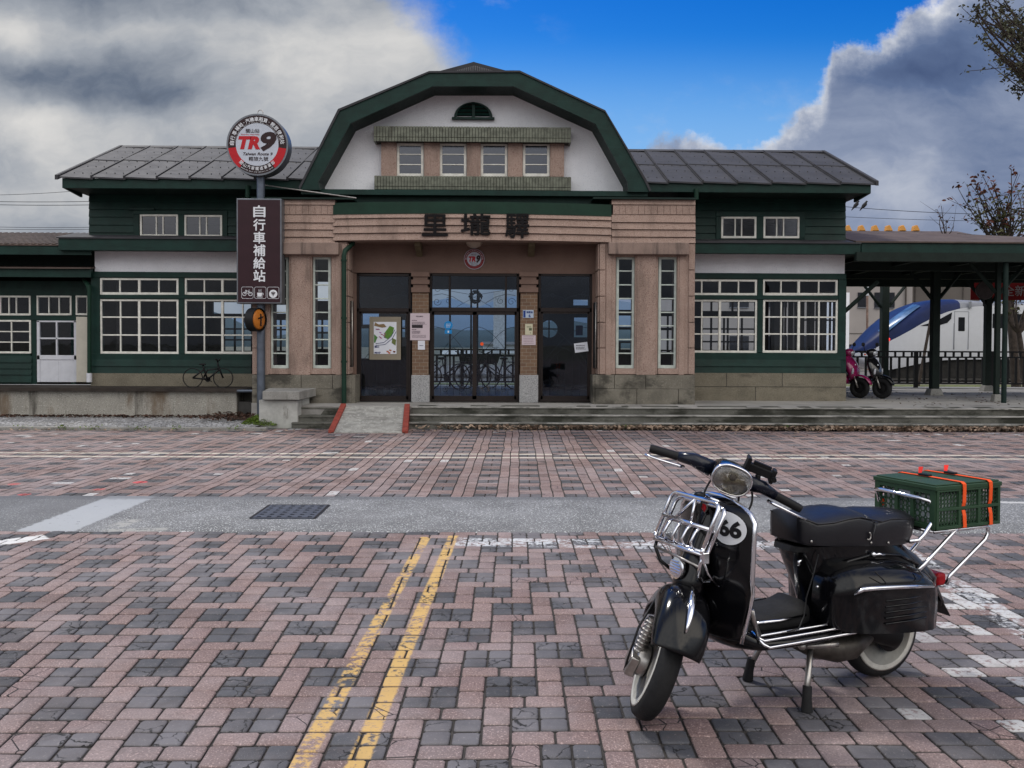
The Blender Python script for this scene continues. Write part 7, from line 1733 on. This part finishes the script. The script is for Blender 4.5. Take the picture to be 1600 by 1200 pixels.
for s_ in (1,-1):
    m_ = MB()
    for (a,b_) in ((cx0,cx0+.016),(cx0+.128,cx0+.146),(cx0+.252,cx0+.270),(cx1-.016,cx1)): m_.box(a,b_,s_*cy_-.006,s_*cy_+.006,cz0,cz1-.028)
    for (a,b_) in ((cz0,cz0+.014),(cz0+.083,cz0+.096),(cz1-.034,cz1-.026)): m_.box(cx0,cx1,s_*cy_-.0065,s_*cy_+.0065,a,b_)
    sf = cb(m_,'side_frame',CRATE,bevel=.002)
    for (a,b_) in ((cx0+.016,cx0+.128),(cx0+.146,cx0+.252),(cx0+.270,cx1-.016)):
        for (z0,z1) in ((cz0+.014,cz0+.083),(cz0+.096,cz1-.034)): cb(perf(a,z0,b_,z1,6,4,.004,lambda u_,v_,t: (u_,s_*(cy_-.002)-t*s_,v_),int(a*100)),'side_mesh',CRATE,sf)
for e,xe in ((1,cx1),(-1,cx0)):
    m_ = MB()
    for (a,b_) in ((-cy_,-cy_+.03),(-.055,-.035),(.035,.055),(cy_-.03,cy_)): m_.box(xe-.006,xe+.006,a,b_,cz0,cz1-.028)
    m_.box(xe-.0065,xe+.0065,-cy_,cy_,cz0,cz0+.02); m_.box(xe-.0065,xe+.0065,-cy_,cy_,cz1-.045,cz1-.026)
    ef = cb(m_,'end_frame',CRATE,bevel=.002)
    for (a,b_) in ((-cy_+.03,-.055),(-.035,.035),(.055,cy_-.03)): cb(perf(a,cz0+.02,b_,cz1-(.075 if abs(a)<.04 else .045),3,5,.004,lambda u_,v_,t: (xe-e*(.002+t),u_,v_),7),'end_mesh',CRATE,ef)
    m_ = MB(); m_.box(xe-.004,xe+.001,-.033,.033,cz1-.075,cz1-.047); cb(m_,'handle_plate',M('handle_grey',(.22,.24,.27),.5,var=.3,vs=40),ef)
m_ = MB(); m_.box(cx0-.008,cx1+.010,-cy_-.008,cy_+.008,cz1-.026,cz1-.006); m_.box(cx0,cx1,-cy_+.002,-.004,cz1-.006,cz1+.001); m_.box(cx0,cx1,.004,cy_-.002,cz1-.006,cz1+.001); cb(m_,'lid',CRATE,bevel=.004)
m_ = MB(); m_.box(cx0+.01,cx1-.01,-cy_+.01,cy_-.01,cz0,cz0+.01); cb(m_,'base',CRATE)
m_ = MB(); m_.box(cx0+.03,cx1-.03,-cy_+.03,cy_-.03,cz0+.011,cz0+.15); cb(m_,'bag_inside',M('grey_bag',(.60,.64,.68),.8,var=.35,vs=30,bump=.6,bs=30),bevel=.02)
for xs_ in (cx0+.075,cx0+.245):
    m_ = MB(); hw_ = .0105
    path = [(-cy_-.012,cz0+.0),(-cy_-.012,cz1-.004),(-cy_+.0,cz1+.004),(0,cz1+.006),(cy_-.0,cz1+.005),(cy_+.0125,cz1-.004),(cy_+.013,cz1-.03),(cy_+.0095,cz0+.115),(cy_+.004,cz0+.098)]
    p2 = [(cy_+.004,cz0+.080),(cy_+.010,cz0+.055),(cy_+.0115,cz0+.002),(cy_-.02,cz0-.006),(0,cz0-.008)]
    for pp_, sl in ((path,0),(p2,.0)):
        for i in range(len(pp_)-1):
            (y0,z0),(y1,z1) = pp_[i],pp_[i+1]; d0 = -.006 if i%2 else 0
            o = len(m_.v); L = sqrt((y1-y0)**2+(z1-z0)**2); ny, nz = -(z1-z0)/L*.0012,(y1-y0)/L*.0012; sh0 = .008*(1-min(1,(z0-cz0)/(cz1-cz0))) if y0 > .1 else 0; sh1 = .008*(1-min(1,(z1-cz0)/(cz1-cz0))) if y1 > .1 else 0
            m_.v += [(xs_-hw_-sh0,y0-ny,z0-nz),(xs_+hw_-sh0,y0-ny,z0-nz),(xs_+hw_-sh1,y1-ny,z1-nz),(xs_-hw_-sh1,y1-ny,z1-nz),(xs_-hw_-sh0,y0+ny,z0+nz),(xs_+hw_-sh0,y0+ny,z0+nz),(xs_+hw_-sh1,y1+ny,z1+nz),(xs_-hw_-sh1,y1+ny,z1+nz)]
            m_.f += [tuple(o+k for k in f) for f in ((0,3,2,1),(4,5,6,7),(0,1,5,4),(1,2,6,5),(2,3,7,6),(3,0,4,7))]
    sp_ = cb(m_,'strap',ORANGE)
    m_ = MB(); m_.box(xs_-.012,xs_+.014,-.06,.0,cz1+.006,cz1+.016); cb(m_,'buckle',BPLAS,sp_,bevel=.003)
    m_ = MB(); q0 = (xs_-.01,.0,cz1+.012); m_.add([(xs_-.012,-.06,cz1+.012),(xs_+.010,-.06,cz1+.012),(xs_-.020,-.085,cz1+.040),(xs_-.045,-.08,cz1+.040),(xs_-.012,-.06,cz1+.010),(xs_+.010,-.06,cz1+.010),(xs_-.020,-.085,cz1+.038),(xs_-.045,-.08,cz1+.038)],[(0,1,2,3),(7,6,5,4),(0,4,5,1),(1,5,6,2),(2,6,7,3),(3,7,4,0)]); cb(m_,'strap_end',M('red_strap',(.75,.03,.02),.6),sp_)
# ------------------------------------------------------------------ the two modern scooters by the station corner
def mscoot(px0, pyb, rz, col, label, seed):
    g = G(px0,pyb,FL); r = empty('parked_scooter', (g.x,g.y,FL), label, 'scooter', 'scooters by the station corner', rz=rz)
    PM = M('scooter_body_paint', col, .18, var=.04, coat=1)
    L = dict(local=True)
    def bl(mb, nm, mat, par=r, **k): return mb.build(nm, mat, par, local=True, **k)
    for x in (0,-1.22):
        mb = MB(); mb.lathe([(.12,-.035),(.15,-.05),(.20,-.052),(.225,-.03),(.232,0),(.225,.03),(.20,.052),(.15,.05),(.12,.035)],(x,0,.232),(0,1,0),32,closed=True); w = bl(mb,'wheel',RUBBER,smooth=True)
        mb = MB(); mb.lathe([(.125,-.02),(.10,-.012),(.03,-.03),(0,-.03)],(x,0,.232),(0,1,0),20); mb.lathe([(.125,.02),(.10,.012),(.03,.03),(0,.03)],(x,0,.232),(0,1,0),20)
        for k in range(5): a = 2*pi*k/5; mb.tube([(x,0,.232),(x+.12*cos(a),0,.232+.12*sin(a))],.014,5)
        bl(mb,'rim',BLACKM,w)
    for s_ in (-1,1): mb = MB(); mb.tube([(0,s_*.075,.23),(-.10,s_*.075,.50)],.02,8); bl(mb,'fork',STEELD,smooth=True)
    mb = MB(); rings = []
    for i in range(11):
        t = radians(15+130*i/10); w = .07*min(1,.35+sin(pi*(i+.6)/11)); rings.append([(cos(t)*(.265+.03*sin(pi*j/8)),-w*cos(pi*j/8),.232+sin(t)*(.265+.03*sin(pi*j/8))) for j in range(9)])
    mb.loft(rings,closed=False,cap=False); bl(mb,'front_mudguard',PM if seed == 1 else BPAINT,smooth=True,solid=.008)
    # front apron
    mb = MB(); rings = []
    for z,x,w,d in ((.42,-.16,.10,.06),(.52,-.15,.17,.10),(.64,-.17,.21,.11),(.76,-.21,.215,.10),(.86,-.25,.17,.08),(.92,-.28,.12,.06),(.96,-.29,.08,.04)):
        rings.append([(x+d*max(-.5,cos(a)),w*sin(a),z) for a in [2*pi*k/24 for k in range(24)]])
    mb.loft(rings); ap = bl(mb,'front_apron',PM,smooth=True)
    for s_ in (-1,1):
        mb = MB(); mb.loft([[(-.10+.012*cos(a),s_*(.15+.022*sin(a)),.60+.075*cos(a)) for a in [2*pi*k/14 for k in range(14)]],[(-.075+.005*cos(a),s_*(.135+.016*sin(a)),.60+.06*cos(a)) for a in [2*pi*k/14 for k in range(14)]]]); bl(mb,'indicator',M('indicator_clear',(.55,.56,.6),.15),ap,smooth=True)
    mb = MB(); mb.lathe([(.026,0),(.026,.004),(0,.005)],(-.105,0,.735),(1,0,.2),16); bl(mb,'badge',LETTER,ap)
    # headlamp cowl
    mb = MB(); mb.ball((-.26,0,1.02),.12,18,12,(.9,1.25,.75)); hc_ = bl(mb,'handlebar_cowl',PM,smooth=True)
    mb = MB(); mb.ball((-.185,0,1.01),.075,16,10,(.6,1.1,.75)); bl(mb,'headlamp',M('scooter_lamp',(.5,.52,.56),.12,metal=.3),hc_,smooth=True)
    for s_ in (-1,1):
        mb = MB(); mb.tube([(-.30,s_*.10,1.03),(-.36,s_*.30,1.03)],.018,8); bl(mb,'grip',BPLAS,hc_,smooth=True)
        mb = MB(); mb.tube([(-.32,s_*.18,1.05),(-.30,s_*.24,1.16)],.007,6); mb.ball((-.30,s_*.27,1.20),.06,12,8,(.35,1.1,.75)); bl(mb,'mirror',BPLAS,hc_,smooth=True)
        mb = MB(); mb.ball((-.30,s_*.20,.98),.02,8,6,(1,1.4,1)); bl(mb,'indicator_lamp',ORANGE,hc_,smooth=True)
    mb = MB(); mb.loft([[(x,w*sin(a),z+h*cos(a)) for a in [2*pi*k/20 for k in range(20)]] for x,w,z,h in ((-.25,.13,.42,.10),(-.45,.17,.33,.05),(-.65,.17,.34,.07),(-.78,.17,.50,.20),(-1.0,.18,.58,.20),(-1.3,.15,.66,.15),(-1.52,.08,.72,.08))]); bl(mb,'body',PM,smooth=True)
    mb = MB(); mb.loft([seatring(x,w,z0,z1) for x,w,z0,z1 in ((-.68,.06,.70,.76),(-.74,.12,.70,.79),(-.95,.15,.72,.80),(-1.15,.15,.74,.84),(-1.4,.12,.76,.85),(-1.48,.08,.78,.83))]); bl(mb,'seat',SEATM,smooth=True)
    return r
mscoot(1343,622,radians(-52),(.26,.012,.09),'metallic pink scooter beside the station corner',1)
mscoot(1378,623,radians(-55),(.008,.008,.010),'black modern scooter parked right of the pink one',2)
